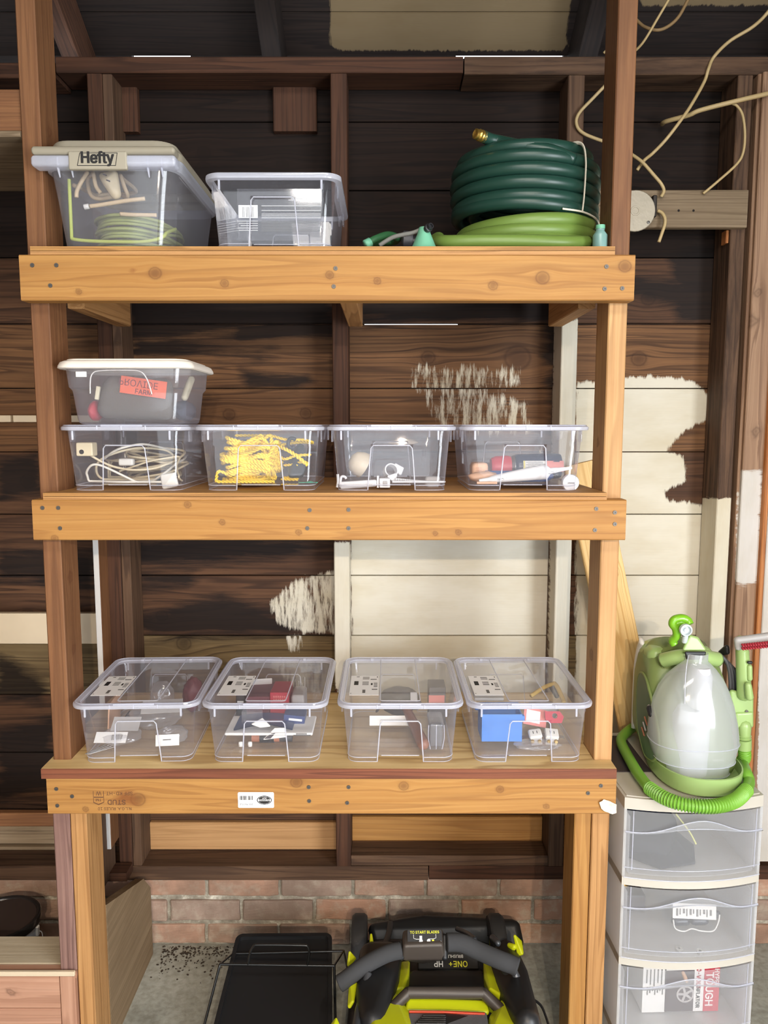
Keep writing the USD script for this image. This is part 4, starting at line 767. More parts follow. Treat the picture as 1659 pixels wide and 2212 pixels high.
for k in range(4): part(F, 'rod', tube([np.maximum(c(245 + 14 * k, 1058 + 16 * k, .035), [-9, -9, zf + .002]), np.maximum(c(450 + 25 * k, 1005 + 20 * k, .07), [-9, -9, zf + .003 + .002 * (3 - k)])], .0011, 6), 'steel_bright', smooth=True)
solo('red_pouch', crumple((-.362, .285, zf), (.026, .024, .042), 24), 'maroon_card', 'dull red pouch at the back right of the first lowest box', 'pouch', smooth=True)
solo('cardboard_piece', xf(bx(-.0015, .0015, -.05, .05, 0, .075), (c(340, 500, .15)[0] + .026, .19, zf), ry=4, rz=4), 'peach_block', 'thin piece of tan card against the left side of the first lowest box', 'card')
# ---- second box: packets
c = cz(420, 1400, 5.184)
F = thing('paper_packet', 'flat white paper packet with a small barcode, lying across the second lowest box', 'packet')
q0, q1 = c(350, 1060, .07), c(1330, 1040, .07); part(F, 'packet', rbox(q0[0], q1[0], .058, .16, DZ3 + .045, DZ3 + .052, .003), 'paper_white', smooth=40)
part(F, 'print', cat(bx(q1[0] - .042, q1[0] - .004, .0571, .0579, DZ3 + .0462, DZ3 + .0475), *[bx(q1[0] - .036 + k * .0022, q1[0] - .0348 + k * .0022, .0571, .0579, DZ3 + .0485, DZ3 + .0515) for k in range(11)]), 'ink_black')
F = thing('picture_packet', 'blue and white glossy packet with a curled corner, on the white packet', 'packet')
cv = []
for i_ in range(9):
    for j in range(7):
        u_, w_ = i_ / 8, j / 6; x = q0[0] + .018 + .130 * u_; y = .068 + .085 * w_; cv.append((x, y, DZ3 + .053 + .006 * math.sin(u_ * 3.1) + .018 * max(0, .5 - abs(u_ - .55)) * (1 - w_)))
cf = [[i_ * 7 + j, (i_ + 1) * 7 + j, (i_ + 1) * 7 + j + 1, i_ * 7 + j + 1] for i_ in range(8) for j in range(6)]
sh = trimesh.Trimesh(np.array(cv), np.vstack([np.array(cf)[:, [0, 1, 2]], np.array(cf)[:, [0, 2, 3]]]), process=False); s2 = sh.copy(); s2.vertices = s2.vertices + [0, 0, .0025]
part(F, 'packet', cat(sh, s2), 'navy_card', smooth=True)
part(F, 'white_flap', hull([(c(650, 850, .066), .002), (c(760, 790, .068), .0015), (c(840, 870, .066), .002), (c(740, 885, .066), .0015)]), 'paper_white', smooth=True); part(F, 'white_flap', hull([(c(780, 1020, .062), .0015), (c(900, 900, .064), .0015), (c(1000, 900, .064), .002), (c(1030, 990, .062), .0015)]), 'paper_white', smooth=True)
part(F, 'dark_print', hull([(c(790, 1012, .058), .0008), (c(860, 960, .059), .0008), (c(900, 955, .059), .0008), (c(850, 1010, .058), .0008)]), 'dark_card')
F = thing('blue_carton', 'dark blue carton with a white strip standing in the second lowest box', 'carton')
q = c(1110, 860, .11); part(F, 'carton', xf(rbox(-.024, .024, 0, .045, -.020, .022, .001), tuple(q), ry=6), 'navy_card', smooth=40); part(F, 'strip', xf(cat(bx(-.012, .018, -.0008, .0, .010, .015), *[bx(-.010 + .004 * k, -.0075 + .004 * k, -.0012, -.0007, .0112, .0138) for k in range(6)]), tuple(q), ry=6), 'paper_white')
F = thing('red_carton', 'dark red carton with white figures at the back of the second lowest box', 'carton')
q = c(950, 560, .19); q[2] = zf + .066; part(F, 'carton', xf(rbox(-.022, .022, 0, .09, -.062, .018, .001), tuple(q), rx=-2), 'red_card', smooth=40); part(F, 'print', xf(cat(*[bx(-.014 + .005 * (k % 6), -.011 + .005 * (k % 6), -.0009, 0, .006 - .007 * (k // 6), .010 - .007 * (k // 6)) for k in range(12)]), tuple(q), rx=-2), 'pink_card')
solo('dark_carton', rbox(c(590, 520, .2)[0], c(850, 520, .2)[0], .185, .29, zf, DZ3 + .088, .002), 'maroon_card', 'dark maroon carton left of the red carton in the second lowest box', 'carton', smooth=40)
solo('grey_packet', rbox(c(1080, 520, .2)[0], c(1230, 520, .2)[0], .20, .27, zf, DZ3 + .086, .006), 'paper_grey', 'grey wrapped packet right of the red carton in the second lowest box', 'packet', smooth=True)
solo('white_sachet', xf(rbox(-.028, .028, -.002, .002, -.04, .04, .0018), tuple(c(740, 380, .28) - [0, 0, .025]), rx=20, rz=10), 'paper_white', 'white sachet leaning at the back of the second lowest box', 'sachet', smooth=True)
F = thing('battery_pack', 'dark tool cylinder with copper bands lying low in the second lowest box', 'tool')
q = c(650, 1125, .10); X0 = q[0]
for x0_, x1_, r_, m_ in ((0, .018, .0105, 'copper'), (.018, .050, .0125, 'black_plastic'), (.050, .062, .0105, 'copper'), (.062, .090, .010, 'dark_grey_plastic')): part(F, 'segment', xf(lathe([(0, x0_), (r_, x0_), (r_, x1_), (0, x1_)], 20, 'x'), (X0, .10, zf + .013)), m_, smooth=40)
for px_ in (515, 620): q = c(px_, 1162, .075); solo('round_bead', trimesh.creation.icosphere(2, .0050), 'paper_white', '', 'bead', smooth=True) if 0 else solo('white_peg', xf(lathe([(0, -.006), (.0045, -.005), (.005, 0), (.0045, .005), (0, .006)], 16), (q[0], .08, zf + .0052)), 'paper_white', f'white round peg at the front of the second lowest box, the {"left" if px_ < 600 else "right"} one of two', 'peg', smooth=True)
# ---- third box: hammer, case
c = cz(710, 1400, 5.35)
F = thing('hammer', 'hammer with a worn brown handle pointing at the front of the third lowest box', 'hammer')
h0, h1 = np.array([c(1090, 1160, .06)[0], .056, zf + .016]), np.array([c(880, 760, .2)[0], .21, zf + .045])
part(F, 'handle', hull([(h0, .014), (h0 * .6 + h1 * .4, .011), (h1, .010)]), 'brown_handle', smooth=True)
part(F, 'head', hull([(h1 + [-.035, .005, .0], .013), (h1 + [.03, .0, .002], .012)]), 'grey_tool', smooth=True); part(F, 'claw', tube(spline([h1 + [-.03, .005, 0], h1 + [-.055, .012, -.006], h1 + [-.068, .018, -.022]], 5), [.010, .009, .009, .008, .008, .007, .006, .006, .005, .005, .004], 8, flat=.6), 'grey_tool', smooth=True)
F = thing('tool_pouch', 'grey crumpled tool pouch behind the hammer in the third lowest box', 'pouch')
part(F, 'pouch', crumple((c(820, 560, .25)[0], .268, zf), (.050, .03, .034), 31), 'grey_tool', smooth=True); part(F, 'tag', xf(bx(-.008, .008, -.0005, .0005, -.01, .01), tuple(c(985, 560, .185)), rx=-30), 'paper_grey')
F = thing('clear_case', 'upright clear plastic case with rounded edges at the right of the third lowest box', 'case')
q0, q1 = c(1155, 880, .05), c(1335, 1290, .05); part(F, 'shell', rbox(q0[0], q1[0], .055, .13, zf + .0005, q0[2], .006), 'clear_case', smooth=True)
for u_ in (0.02, .5, .98): x = q0[0] + (q1[0] - q0[0]) * u_; part(F, 'edge', tube(spline([(x, .054, q0[2] - .004), (x - .001 * (1 - 2 * u_), .0545, (q0[2] + zf) / 2), (x + .004 * (1 - 2 * u_), .056, zf + .004)], 5), .0010, 6), 'milky_rim', smooth=True)
part(F, 'insert', rbox(q0[0] + .004, q1[0] - .004, .070, .120, zf + .003, q0[2] - .010, .003), 'grey_tool', smooth=True)
F = thing('boxed_cutter', 'grey and red boxed tool standing at the back right of the third lowest box', 'boxed tool')
q = c(1260, 400, .22); part(F, 'case', rbox(q[0] - .022, q[0] + .018, .20, .26, zf, DZ3 + .105, .002), 'grey_tool', smooth=40); part(F, 'red_band', rbox(q[0] - .0225, q[0] + .0150, .1992, .2008, DZ3 + .062, DZ3 + .086, .0004, 6), 'pink_card')
solo('white_card', xf(rbox(-.050, .050, -.0006, .0006, -.0115, .0115, .0005, 6), (c(720, 975, .15)[0], .165, DZ3 + .0375), rx=-12), 'paper_white', 'blank white card standing in the middle of the third lowest box', 'card', smooth=40)
# ---- fourth box: outlet box, receptacles, pliers
c = cz(980, 1400, 5.03)
F = thing('outlet_box', 'blue plastic electrical outlet box at the left of the fourth lowest box', 'outlet box')
q0, q1 = c(310, 825, .07), c(745, 1025, .07)
bl_ = m3.Manifold.cube((q1[0] - q0[0], .07, q0[2] - q1[2] + .02)).translate((q0[0], .075, q1[2])) - m3.Manifold.cube((q1[0] - q0[0] - .006, .064, .1)).translate((q0[0] + .003, .078, q1[2] + .003))
part(F, 'box', tm(bl_), 'blue_box'); part(F, 'nail_lug', rbox(q0[0] - .008, q1[0] + .004, .140, .146, q0[2] + .004, q0[2] + .0225, .002), 'blue_box', smooth=40)
part(F, 'screw_lug', rbox(q1[0] - .010, q1[0] + .006, .076, .09, q0[2] + .004, q0[2] + .016, .002), 'blue_box', smooth=40)
for n_, (x_, y_, rr_) in enumerate(((895, 935, -8), (1075, 930, 6))):
    F = thing('receptacle', ('white round-faced outlet lying on its back beside the blue outlet box', 'white square-faced outlet to the right of the round-faced one')[n_], 'outlet')
    q = np.array([c(x_, y_, .075)[0], .085, zf + .026]); part(F, 'face', xf(rbox(-.0145, .0145, -.012, .012, -.004, .006, .004 if n_ == 0 else .0015), tuple(q), rx=28, ry=rr_), 'plug_white', smooth=True)
    part(F, 'slot', xf(cat(bx(-.005, -.0035, -.003, .004, .0058, .0064), bx(.0035, .005, -.003, .004, .0058, .0064)), tuple(q), rx=28, ry=rr_), 'hole_dark'); part(F, 'body', xf(rbox(-.013, .013, -.011, .011, -.022, -.004, .002), tuple(q), rx=6, ry=rr_), 'paper_grey', smooth=40)
    part(F, 'yoke', xf(bx(-.030, .030, -.005, .005, -.0052, -.0042), tuple(q), rx=18, ry=rr_), 'steel_bright')
    for sx in (-1, 1): part(F, 'terminal_screw', xf(lathe([(0, 0), (.0042, 0), (.0046, .002), (.003, .004), (0, .004)], 12), (q[0] + .008 * sx, q[1] - .0105, q[2] - .012), rx=90), 'brass_screw', smooth=40)
F = thing('cutter_card', 'red and white hanging card lying behind the outlets in the fourth lowest box', 'card')
q = c(890, 760, .12); part(F, 'card', xf(rbox(-.028, .025, -.0006, .0006, -.018, .022, .0005, 6), tuple(q), rx=-35, ry=12), 'pink_card', smooth=40); part(F, 'red_end', xf(extrude(Polygon([(0, 0), (.034, .0), (.042, -.012), (.036, -.026), (.012, -.026), (0, -.018)]).difference(Point(.022, -.010).buffer(.006)), .0012), (q[0] + .020, q[1] - .001, q[2] + .016), rx=58), 'red_card'); part(F, 'white_panel', xf(bx(-.022, .010, -.0012, -.0007, -.012, .016), tuple(q), rx=-35, ry=12), 'paper_white')
F = thing('pliers', 'pliers with yellow-tan handles at the back of the fourth lowest box', 'pliers')
P_ = lambda x, y, Y: c(x, y, Y)
part(F, 'handle', tube(spline([P_(840, 520, .18), P_(960, 440, .20), P_(1060, 395, .21), P_(1110, 400, .215), P_(1140, 460, .21)], 6), .005, 8), 'tan_tool', smooth=True); part(F, 'handle', tube(spline([P_(1090, 380, .22), P_(1130, 430, .20), P_(1180, 540, .17), P_(1200, 600, .15)], 6), .0055, 8), 'tan_tool', smooth=True); part(F, 'jaw', hull([(P_(1060, 400, .215), .008), (P_(1120, 520, .20), .006)]), 'dark_grey_plastic', smooth=True)
solo('grey_cover', xf(rbox(-.034, .034, 0, .10, -.004, .004, .002), (c(380, 560, .17)[0], .16, DZ3 + .090)), 'paper_grey', 'flat grey cover plate resting on the blue outlet box', 'cover plate', smooth=40)
solo('parts_bag', crumple((c(900, 1120, .08)[0], .07, zf), (.05, .025, .008), 41, amp=.3), 'clear_bag', 'small flat clear bag of screws under the outlets in the fourth lowest box', 'bag', smooth=True)
solo('grey_bag', crumple((c(980, 540, .2)[0], .225, zf), (.04, .042, .026), 42, amp=.2), 'paper_grey', 'pale crumpled bag under the pliers in the fourth lowest box', 'bag', smooth=True)

# ---- more of what fills the two left boxes on the lowest shelf
zf = DZ3 + .012
solo('parts_bag', crumple((-.440, .288, zf), (.030, .022, .038), 62, amp=.16), 'clear_bag', 'tall clear bag at the back of the first lowest box', 'bag', smooth=True)
F = thing('blister_card', 'dark blister card lying flat at the back of the first lowest box', 'card'); part(F, 'card', xf(rbox(-.016, .016, -.03, .03, 0, .004, .0015), (-.505, .255, zf + .0005), rz=3), 'dark_card', smooth=40); part(F, 'print', xf(cat(*[bx(-.012, .010 - .004 * (k % 3), -.02 + .010 * k, -.017 + .010 * k, .0042, .0046) for k in range(5)]), (-.505, .255, zf + .0005), rz=3), 'paper_grey')
F = thing('black_case', 'black tool case at the back left of the second lowest box', 'case'); part(F, 'case', rbox(-.240, -.217, .20, .285, zf + .0005, DZ3 + .092, .004), 'black_plastic', smooth=40); part(F, 'white_mark', bx(-.236, -.221, .1990, .2002, DZ3 + .060, DZ3 + .072), 'paper_white')
F = thing('drill_bits', 'row of upright silver drill bits at the back of the second lowest box', 'drill bits'); part(F, 'holder', rbox(-.128, -.084, .293, .303, zf + .0005, zf + .045, .002), 'dark_grey_plastic', smooth=40)
for k in range(6): part(F, 'bit', tube([(-.124 + .0075 * k, .298, zf + .044), (-.124 + .0075 * k, .298, zf + .070 + .005 * ((k * 7) % 4))], .0018, 8), 'steel_bright', smooth=True)
solo('clear_blister', rbox(-.206, -.160, .09, .105, DZ3 + .0525, DZ3 + .088, .003), 'clear_case', 'empty clear blister standing on the packets in the second lowest box', 'blister', smooth=True)
# ================================================================ TOP SHELF: labelled tote, hoses, sprayers
c = cz(40, 280, 3.95)
TX, TY = -.4285, .012 + .195
T = thing('storage_tote', 'clear tote with grey-beige snap lid and printed front plate, left end of top shelf', 'storage tote', loc=(TX, TY, DZ1))
def rr(w, d, r, z, n=7): return [(x, y, z) for x, y in rrect(w, d, r, n)]
part(T, 'body', loft([rr(.196, .31, .03, .0005), rr(.214, .328, .036, .004), rr(.222, .336, .04, .012), rr(.240, .358, .04, .10), rr(.256, .372, .04, .160), rr(.257, .373, .04, .172)], caps=(True, False)), 'soft_tote', smooth=40)
part(T, 'rim', loft([rr(.256, .372, .04, .150), rr(.268, .386, .045, .152), rr(.272, .392, .047, .164), rr(.274, .394, .047, .172), rr(.262, .376, .04, .172)]), 'milky_rim', smooth=40)
for x in (-.098, -.072, .078, .105): part(T, 'rim_rib', hull([((x, -.196, .150), .002), ((x, -.196, .170), .002), ((x, -.187, .136), .0015)]), 'milky_rim', smooth=True)
plain('lid_beige', lin(150, 142, 124), .55); plain('plate_beige', lin(162, 154, 136), .5)
L = part(T, 'lid', loft([rr(.274, .396, .048, .1722), rr(.2755, .399, .048, .178), rr(.274, .397, .048, .186), rr(.270, .388, .045, .189), rr(.262, .374, .04, .190), rr(.254, .366, .04, .1905), rr(.250, .362, .04, .203), rr(.244, .356, .038, .2075), rr(.236, .348, .036, .208)], caps=(False, True)), 'lid_beige', smooth=38)
q0, q1 = c(425, 187, 0), c(930, 344, 0); PX0, PX1, PZ0, PZ1 = q0[0] - TX, q1[0] - TX, q1[2] - DZ1, q0[2] - DZ1
PL = part(L, 'latch_plate', rbox(PX0, PX1, -.2105, -.200, PZ0, PZ1, .003), 'plate_beige', smooth=40)
def pl(cx, cy): q = c(cx, cy, 0); return np.array([q[0] - TX, q[2] - DZ1])
def on_plate(m, x, z, y=-.2104): return xf(up_xz(m), (x, y, z))
f4 = [pl(527, 202), pl(850, 202), pl(836, 314), pl(506, 314)]; fr_ = Polygon(f4); cc = np.mean(f4, 0)
part(PL, 'logo', cat(up_xz(extrude(fr_.difference(fr_.buffer(-.0010)), .0006), -.2104), *[on_plate(xf(text('Hefty', .0205, .0007 + .0001 * k_, True), s=[.90, 1, 1]), cc[0] + (k_ - 1) * .0007, cc[1] + .001) for k_ in range(3)]), 'ink_black')
xa_, xb_ = at(63, 345, -.004)[0] - TX, at(378, 345, -.004)[0] - TX
part(T, 'front_lip', rbox(xa_, xb_, -.2085, -.172, .150, .1715, .006), 'milky_rim', smooth=True); part(L, 'front_flange', rbox(xa_ + .001, xb_ - .001, -.2080, -.172, .1725, .1885, .006), 'lid_beige', smooth=True)
PX_ = None
# what is in it
def tin(P, m=.005): return np.clip(np.atleast_2d(P), [TX - .100 + m, TY - .155 + m, DZ1 + .004 + m], [TX + .100 - m, TY + .155 - m, DZ1 + .165 - m])
plain('cord_tan', lin(206, 182, 146), .5); plain('cord_green', lin(150, 160, 92), .5, var=.25); plain('cord_lime', lin(186, 200, 92), .5); plain('plug_tan', lin(206, 190, 156), .5)
rg = random.Random(3)
G = thing('coiled_cord', 'coil of olive green cord at the bottom of the labelled tote', 'cord')
pts = []
for k in range(17):
    a_, b_ = .090 - .003 * (k % 4), .135 - .006 * (k % 3)
    for q in range(10):
        a = 2 * math.pi * q / 10; pts.append((TX + a_ * math.cos(a) * (.95 + .04 * math.sin(3 * a + k)), TY + b_ * math.sin(a), DZ1 + .010 + .0044 * k + .006 * math.cos(a + k) + .003 * math.sin(2 * a + k)))
part(G, 'coil', tube(tin(spline(pts, 4)), .0034, 7), 'cord_green', smooth=True)
part(G, 'bright_end', tube(tin(spline([c(215, 400, .04), c(245, 470, .035), c(290, 620, .035), c(330, 760, .035), c(365, 880, .04), c(500, 935, .05), c(800, 950, .05), c(1100, 945, .05), c(1280, 890, .06), c(1400, 850, .14)], 6)), .0036, 8), 'cord_lime', smooth=True)
G = thing('extension_cord', 'tan extension cord with pale triple tap above the green coil in the labelled tote', 'extension cord')
part(G, 'cable', tube(tin(spline([c(700, 540, .07), c(660, 480, .07), c(640, 380, .07), c(620, 350, .09), c(590, 440, .10), c(620, 560, .10), c(700, 590, .10), c(860, 560, .12), c(930, 570, .10), c(900, 480, .09), c(870, 380, .09), c(900, 350, .12), c(1000, 480, .2), c(820, 540, .22), c(600, 560, .2), c(440, 500, .12), c(300, 475, .08)], 6)), .0042, 8), 'cord_tan', smooth=True)
part(G, 'cable', tube(tin(spline([c(1070, 580, .05), c(900, 600, .05), c(700, 625, .045), (c(590, 640, .045))], 6)), .0042, 8), 'cord_tan', smooth=True)
part(G, 'cable', tube(tin(spline([c(495, 580, .06), c(500, 520, .06), c(545, 430, .06), c(590, 360, .07)], 6)), .0042, 8), 'cord_tan', smooth=True)
part(G, 'cable', tube(tin(spline([c(850, 705, .045), c(950, 712, .045), c(1060, 720, .05), c(1170, 722, .05)], 6)), .0040, 8), 'cord_tan', smooth=True)
part(G, 'plug_tip', tube(tin([c(540, 645, .044), c(580, 638, .044)]), .0052, 10), 'paper_white', smooth=True)
q = c(760, 440, .05); part(G, 'triple_tap', hull([((q[0], .055, q[2]), .012), ((q[0] + .012, .06, q[2] - .022), .011), ((q[0] - .012, .06, q[2] + .012), .008), ((q[0] + .012, .055, q[2] + .014), .008)]), 'plug_tan', smooth=True)
part(G, 'tap_slot', cat(*[xf(bx(-.004, .004, -.0008, .0008, -.0012, .0012), tuple(c(a, b, .0425)), ry=20) for a, b in ((735, 385), (765, 435))]), 'dark_card')
# ---- hoses
plain('hose_dark', lin(30, 62, 52), .36, spec=.5); plain('hose_light', lin(110, 136, 62), .42); plain('brass', lin(216, 178, 90), .28, metal=.9); plain('tie_white', lin(226, 218, 200), .6)
hx, hy = .432, .262
H1 = thing('garden_hose', 'coil of light green garden hose lying flat under the dark green hose', 'hose')
pts = []
for k in range(4):
    for q in range(12 if k < 3 else 6):
        a = 2 * math.pi * q / 12 + math.pi; zc = DZ1 + .0145 + .0195 * (k + q / 12); R_ = (.160, .146, .157, .146, .150)[k] * (1 - q / 12) + (.160, .146, .157, .146, .150)[k + 1] * q / 12 + .004 * math.sin(2.1 * k + 1.3 * a)
        pts.append((hx + R_ * math.cos(a), hy - .006 + R_ * 1.0 * math.sin(a), max(zc + .002 * math.sin(a * 2 + k), DZ1 + .0142)))
tail = [(hx - .10, hy + .02, DZ1 + .0142), (hx - .19, hy - .05, DZ1 + .0142), (hx - .185, hy - .10, DZ1 + .0142)]
part(H1, 'coil', tube(spline(pts, 5), .0147, 14), 'hose_light', smooth=True)
q = [at(955, 512, .10), at(1000, 500, .085), at(1080, 496, .075), at(1180, 500, .075)]
part(H1, 'end', tube(spline([np.maximum(p_, [-9, -9, DZ1 + .0142]) for p_ in (at(948, 515, .18), at(942, 520, .13), at(965, 523, .085), at(1040, 521, .066), at(1130, 521, .062), at(1220, 524, .070), at(1270, 524, .10))], 6), .0140, 14), 'hose_light', smooth=True)
H2 = thing('garden_hose', 'stacked coil of dark green garden hose with a brass end, on the light green hose', 'hose')
zb_ = DZ1 + .1140; pts = []
TILT = -.055
def hp(R_, a, z): x = R_ * math.cos(a); return (hx + x, hy + R_ * math.sin(a) * .97, z + x * TILT)
for q in range(12): a = 2 * math.pi * q / 12 + 1.2; pts.append(hp(.153, a, zb_ - .001))
for k in range(5):
    Rk = (.152, .155, .156, .153, .146)[k]
    for q in range(12):
        a = 2 * math.pi * q / 12 + 1.2; f_ = k + q / 12; pts.append(hp(Rk + (.0 if k < 4 else -.012 * q / 12), a, zb_ + .0265 * f_ + (.004 * math.sin(a + 1) if k == 4 else 0)))
part(H2, 'coil', tube(spline(pts, 5), .0140, 14), 'hose_dark', smooth=True)
e0 = at(1062, 302, .16); e1 = at(1030, 290, .14)
lastp = np.array(pts[-1]); 
part(H2, 'end', tube(spline([at(1240, 345, .13), at(1190, 325, .12), at(1130, 316, .13), e0 + [.02, .0, -.004], e0, e0 * .4 + e1 * .6], 6), .0125, 12), 'hose_dark', smooth=True)
dv = e1 - e0; dv /= np.linalg.norm(dv)
def along_vec(prof, o, d, n=18):
    m = lathe(prof, n); M4 = trimesh.geometry.align_vectors([0, 0, 1], d); m.apply_transform(M4); m.apply_translation(o); return m
part(H2, 'brass_fitting', along_vec([(0, 0), (.0115, 0), (.0125, .003), (.0115, .006), (.0125, .009), (.0115, .012), (.0125, .016), (.0105, .019), (.0105, .026), (.008, .027), (0, .020)], e0 * .55 + e1 * .45, dv), 'brass', smooth=30)
inner = [hp(.118, 2 * math.pi * q / 12 + 1.2, zb_ + .0265 * (q / 12)) for q in range(50)]
part(H2, 'inner_coil', tube(spline(inner, 3), .0138, 10), 'hose_dark', smooth=True)
a_ = -.93; tie = []
for r_, z_ in ((.168, .0), (.1715, .03), (.1735, .07), (.1735, .10), (.168, .128), (.155, .141), (.13, .144)): tie.append(hp(r_, a_, zb_ + z_ - .008))
part(H2, 'tie', tube(spline(tie, 5), .0042, 8, flat=.45), 'tie_white', smooth=True)
part(H2, 'tie', tube(spline([hp(.168, -1.25, zb_ - .012), hp(.170, -.93, zb_ - .010), hp(.170, -.6, zb_ - .012), hp(.168, -.35, zb_ - .018)], 5), .0022, 6), 'tie_white', smooth=True)
# ---- watering wand, sprayer, odds and ends
plain('teal_plastic', lin(112, 178, 146), .45); plain('leaf_green', lin(46, 96, 58), .5); plain('wand_grey', lin(128, 128, 122), .4); plain('bottle_teal', lin(120, 156, 150), .3)
q = at(915, 480, .045)
W = thing('watering_wand', 'watering wand with a pale teal cone head standing at the front of the top shelf', 'watering wand')
part(W, 'head', xf(lathe([(.0, .047), (.010, .046), (.012, .040), (.0135, .034), (.026, .004), (.0285, .0005), (.0, .0005)], 28), (q[0] + .001, .045, DZ1)), 'teal_plastic', smooth=40)
part(W, 'connector', along_vec([(0, 0), (.0075, 0), (.0085, .008), (.006, .009), (.006, .016), (.004, .016), (.004, .012), (0, .012)], np.array([q[0] + .006, .034, DZ1 + .040]), np.array([.45, -.75, .2]) / .897), 'black_plastic', smooth=30)
part(W, 'tube', tube(spline([(q[0] - .006, .05, DZ1 + .043), (q[0] - .022, .055, DZ1 + .038), np.maximum(at(850, 512, .07), [-9, -9, DZ1 + .01]), np.maximum(at(820, 530, .08), [-9, -9, DZ1 + .006])], 8), .0045, 8), 'wand_grey', smooth=True)
S = thing('hose_sprayer', 'black pistol-grip hose sprayer lying behind the teal wand head', 'sprayer')
a, b = at(884, 472, .15), at(944, 480, .15)
part(S, 'barrel', hull([((a[0], .16, DZ1 + .046), .013), ((b[0], .16, DZ1 + .040), .012)]), 'black_plastic', smooth=True)
part(S, 'nozzle', along_vec([(0, 0), (.016, 0), (.019, .006), (.019, .020), (.014, .024), (0, .024)], np.array([a[0] + .008, .16, DZ1 + .047]), np.array([-1., 0, .05])), 'dark_grey_plastic', smooth=40)
part(S, 'grip', hull([((b[0] - .02, .17, DZ1 + .036), .012), ((b[0] - .035, .21, DZ1 + .0135), .012)]), 'black_plastic', smooth=True); part(S, 'trigger', tube(spline([(a[0] + .03, .162, DZ1 + .034), (a[0] + .04, .175, DZ1 + .018), (a[0] + .06, .19, DZ1 + .010)], 5), .004, 8), 'dark_grey_plastic', smooth=True)
S = thing('short_hose', 'short curl of dark green hose left of the teal wand head', 'hose')
part(S, 'curl', tube(spline([np.maximum(p_, [-9, -9, DZ1 + .0082]) for p_ in (at(790, 528, .10), at(812, 516, .11), at(838, 508, .13), at(858, 514, .16), at(850, 522, .20), at(820, 524, .20), at(800, 524, .17))], 6), .008, 10), 'leaf_green', smooth=True)
part(S, 'coupling', tube([np.maximum(at(789, 529, .10), [-9, -9, DZ1 + .0102]), np.maximum(at(800, 523, .104), [-9, -9, DZ1 + .0102])], .010, 12), 'teal_plastic', smooth=True)
q = at(1296, 500, .15); S = thing('small_bottle', 'pale blue-green plastic bottle wedged right of the green hoses', 'bottle', loc=(.5525, .060, DZ1))
part(S, 'bottle', lathe([(0, .0003), (.013, .0003), (.015, .003), (.015, .034), (.009, .042), (.009, .046), (0, .046)], 20), 'bottle_teal', smooth=40); part(S, 'cap', lathe([(.0095, .0462), (.0095, .054), (0, .0545)], 16), 'teal_plastic', smooth=40)
# ================================================================ WHITE-LIDDED TOTE ON THE MIDDLE SHELF
c = cz(100, 760, 4.366); zt_ = DZ2 + BH + .0006
q = at(259, 798, .0); WX, WY = q[0] + .002, .0 + .1205
T = thing('storage_tote', 'clear tote with a white lid stacked on the left middle-shelf box', 'storage tote', loc=(WX, WY, zt_))
part(T, 'body', loft([rr(.205, .165, .025, .0003), rr(.218, .178, .03, .004), rr(.224, .184, .032, .012), rr(.236, .196, .034, .064), rr(.238, .198, .034, .070), rr(.250, .210, .038, .077), rr(.256, .216, .04, .110), rr(.258, .218, .04, .118)], caps=(True, False)), 'soft_tote', smooth=40)
plain('lid_white', lin(236, 228, 216), .5)
part(T, 'lid', loft([rr(.272, .234, .035, .1125), rr(.279, .241, .036, .1145), rr(.278, .240, .036, .119), rr(.270, .232, .034, .1265), rr(.258, .220, .032, .1295), rr(.250, .212, .03, .1295), rr(.247, .209, .03, .1325), rr(.240, .202, .028, .1332)], caps=(False, True)), 'lid_white', smooth=38)
def wl(cx, cy, Y=None): p_ = c(cx, cy, .012 if Y is None else Y); return (p_[0] - WX, (.0155 if Y is None else Y) - WY, p_[2] - zt_)
arch = [wl(*p_) for p_ in ((402, 392), (404, 320), (412, 240), (440, 195), (490, 178), (600, 172), (750, 172), (850, 176), (905, 200), (945, 260), (968, 330), (986, 398))]
arch = [(x, -.1065 + (.118 - z) * .09, z) for x, y, z in arch]
part(T, 'handle_arch', tube(spline(arch, 4), .0013, 6), 'paper_white', smooth=True)
a, b = wl(275, 185), wl(380, 238); part(T, 'paper_tag', rbox(a[0], b[0], -.1092, -.1068, b[2], a[2], .001), 'paper_white', smooth=True, label='small blank white sticker')
plain('grey_cloth', lin(96, 92, 86), .9, bump=.4, bscale=600); plain('orange_label', lin(226, 104, 74), .6); plain('slate_cloth', lin(86, 92, 106), .9); plain('cream_paper', lin(220, 212, 184), .7)
BG = thing('cloth_bag', 'dark grey cloth bag with an orange printed label inside the white-lidded tote', 'bag')
part(BG, 'cloth', hull([((WX - .055, WY - .045, zt_ + .034), .022), ((WX + .065, WY - .045, zt_ + .026), .016), ((WX - .04, WY - .05, zt_ + .080), .022), ((WX + .062, WY - .045, zt_ + .078), .020), ((WX, WY + .04, zt_ + .05), .036)], 20), 'grey_cloth', smooth=True)
lb_ = [c(x, y, .0) for x, y in ((690, 215), (1140, 265), (1115, 458), (680, 372))]
ly = WY - .0735; o = at(100 + 905 / 4.366, 760 + 330 / 4.366, ly)
lab = part(BG, 'label', xf(bx(-.045, .050, -.0008, .0012, -.018, .017), tuple(o), ry=8), 'orange_label')
fl = text('PROVIDE', .0135, .0003); fl.vertices[:, 1] *= -1; fl.faces = fl.faces[:, ::-1]
part(lab, 'print', xf(cat(xf(up_xz(fl), (-.008, -.0009, .005)), xf(up_xz(text('FARM', .0095, .0003, True)), (.004, -.0009, -.0105))), tuple(o), ry=8), 'maroon_card')
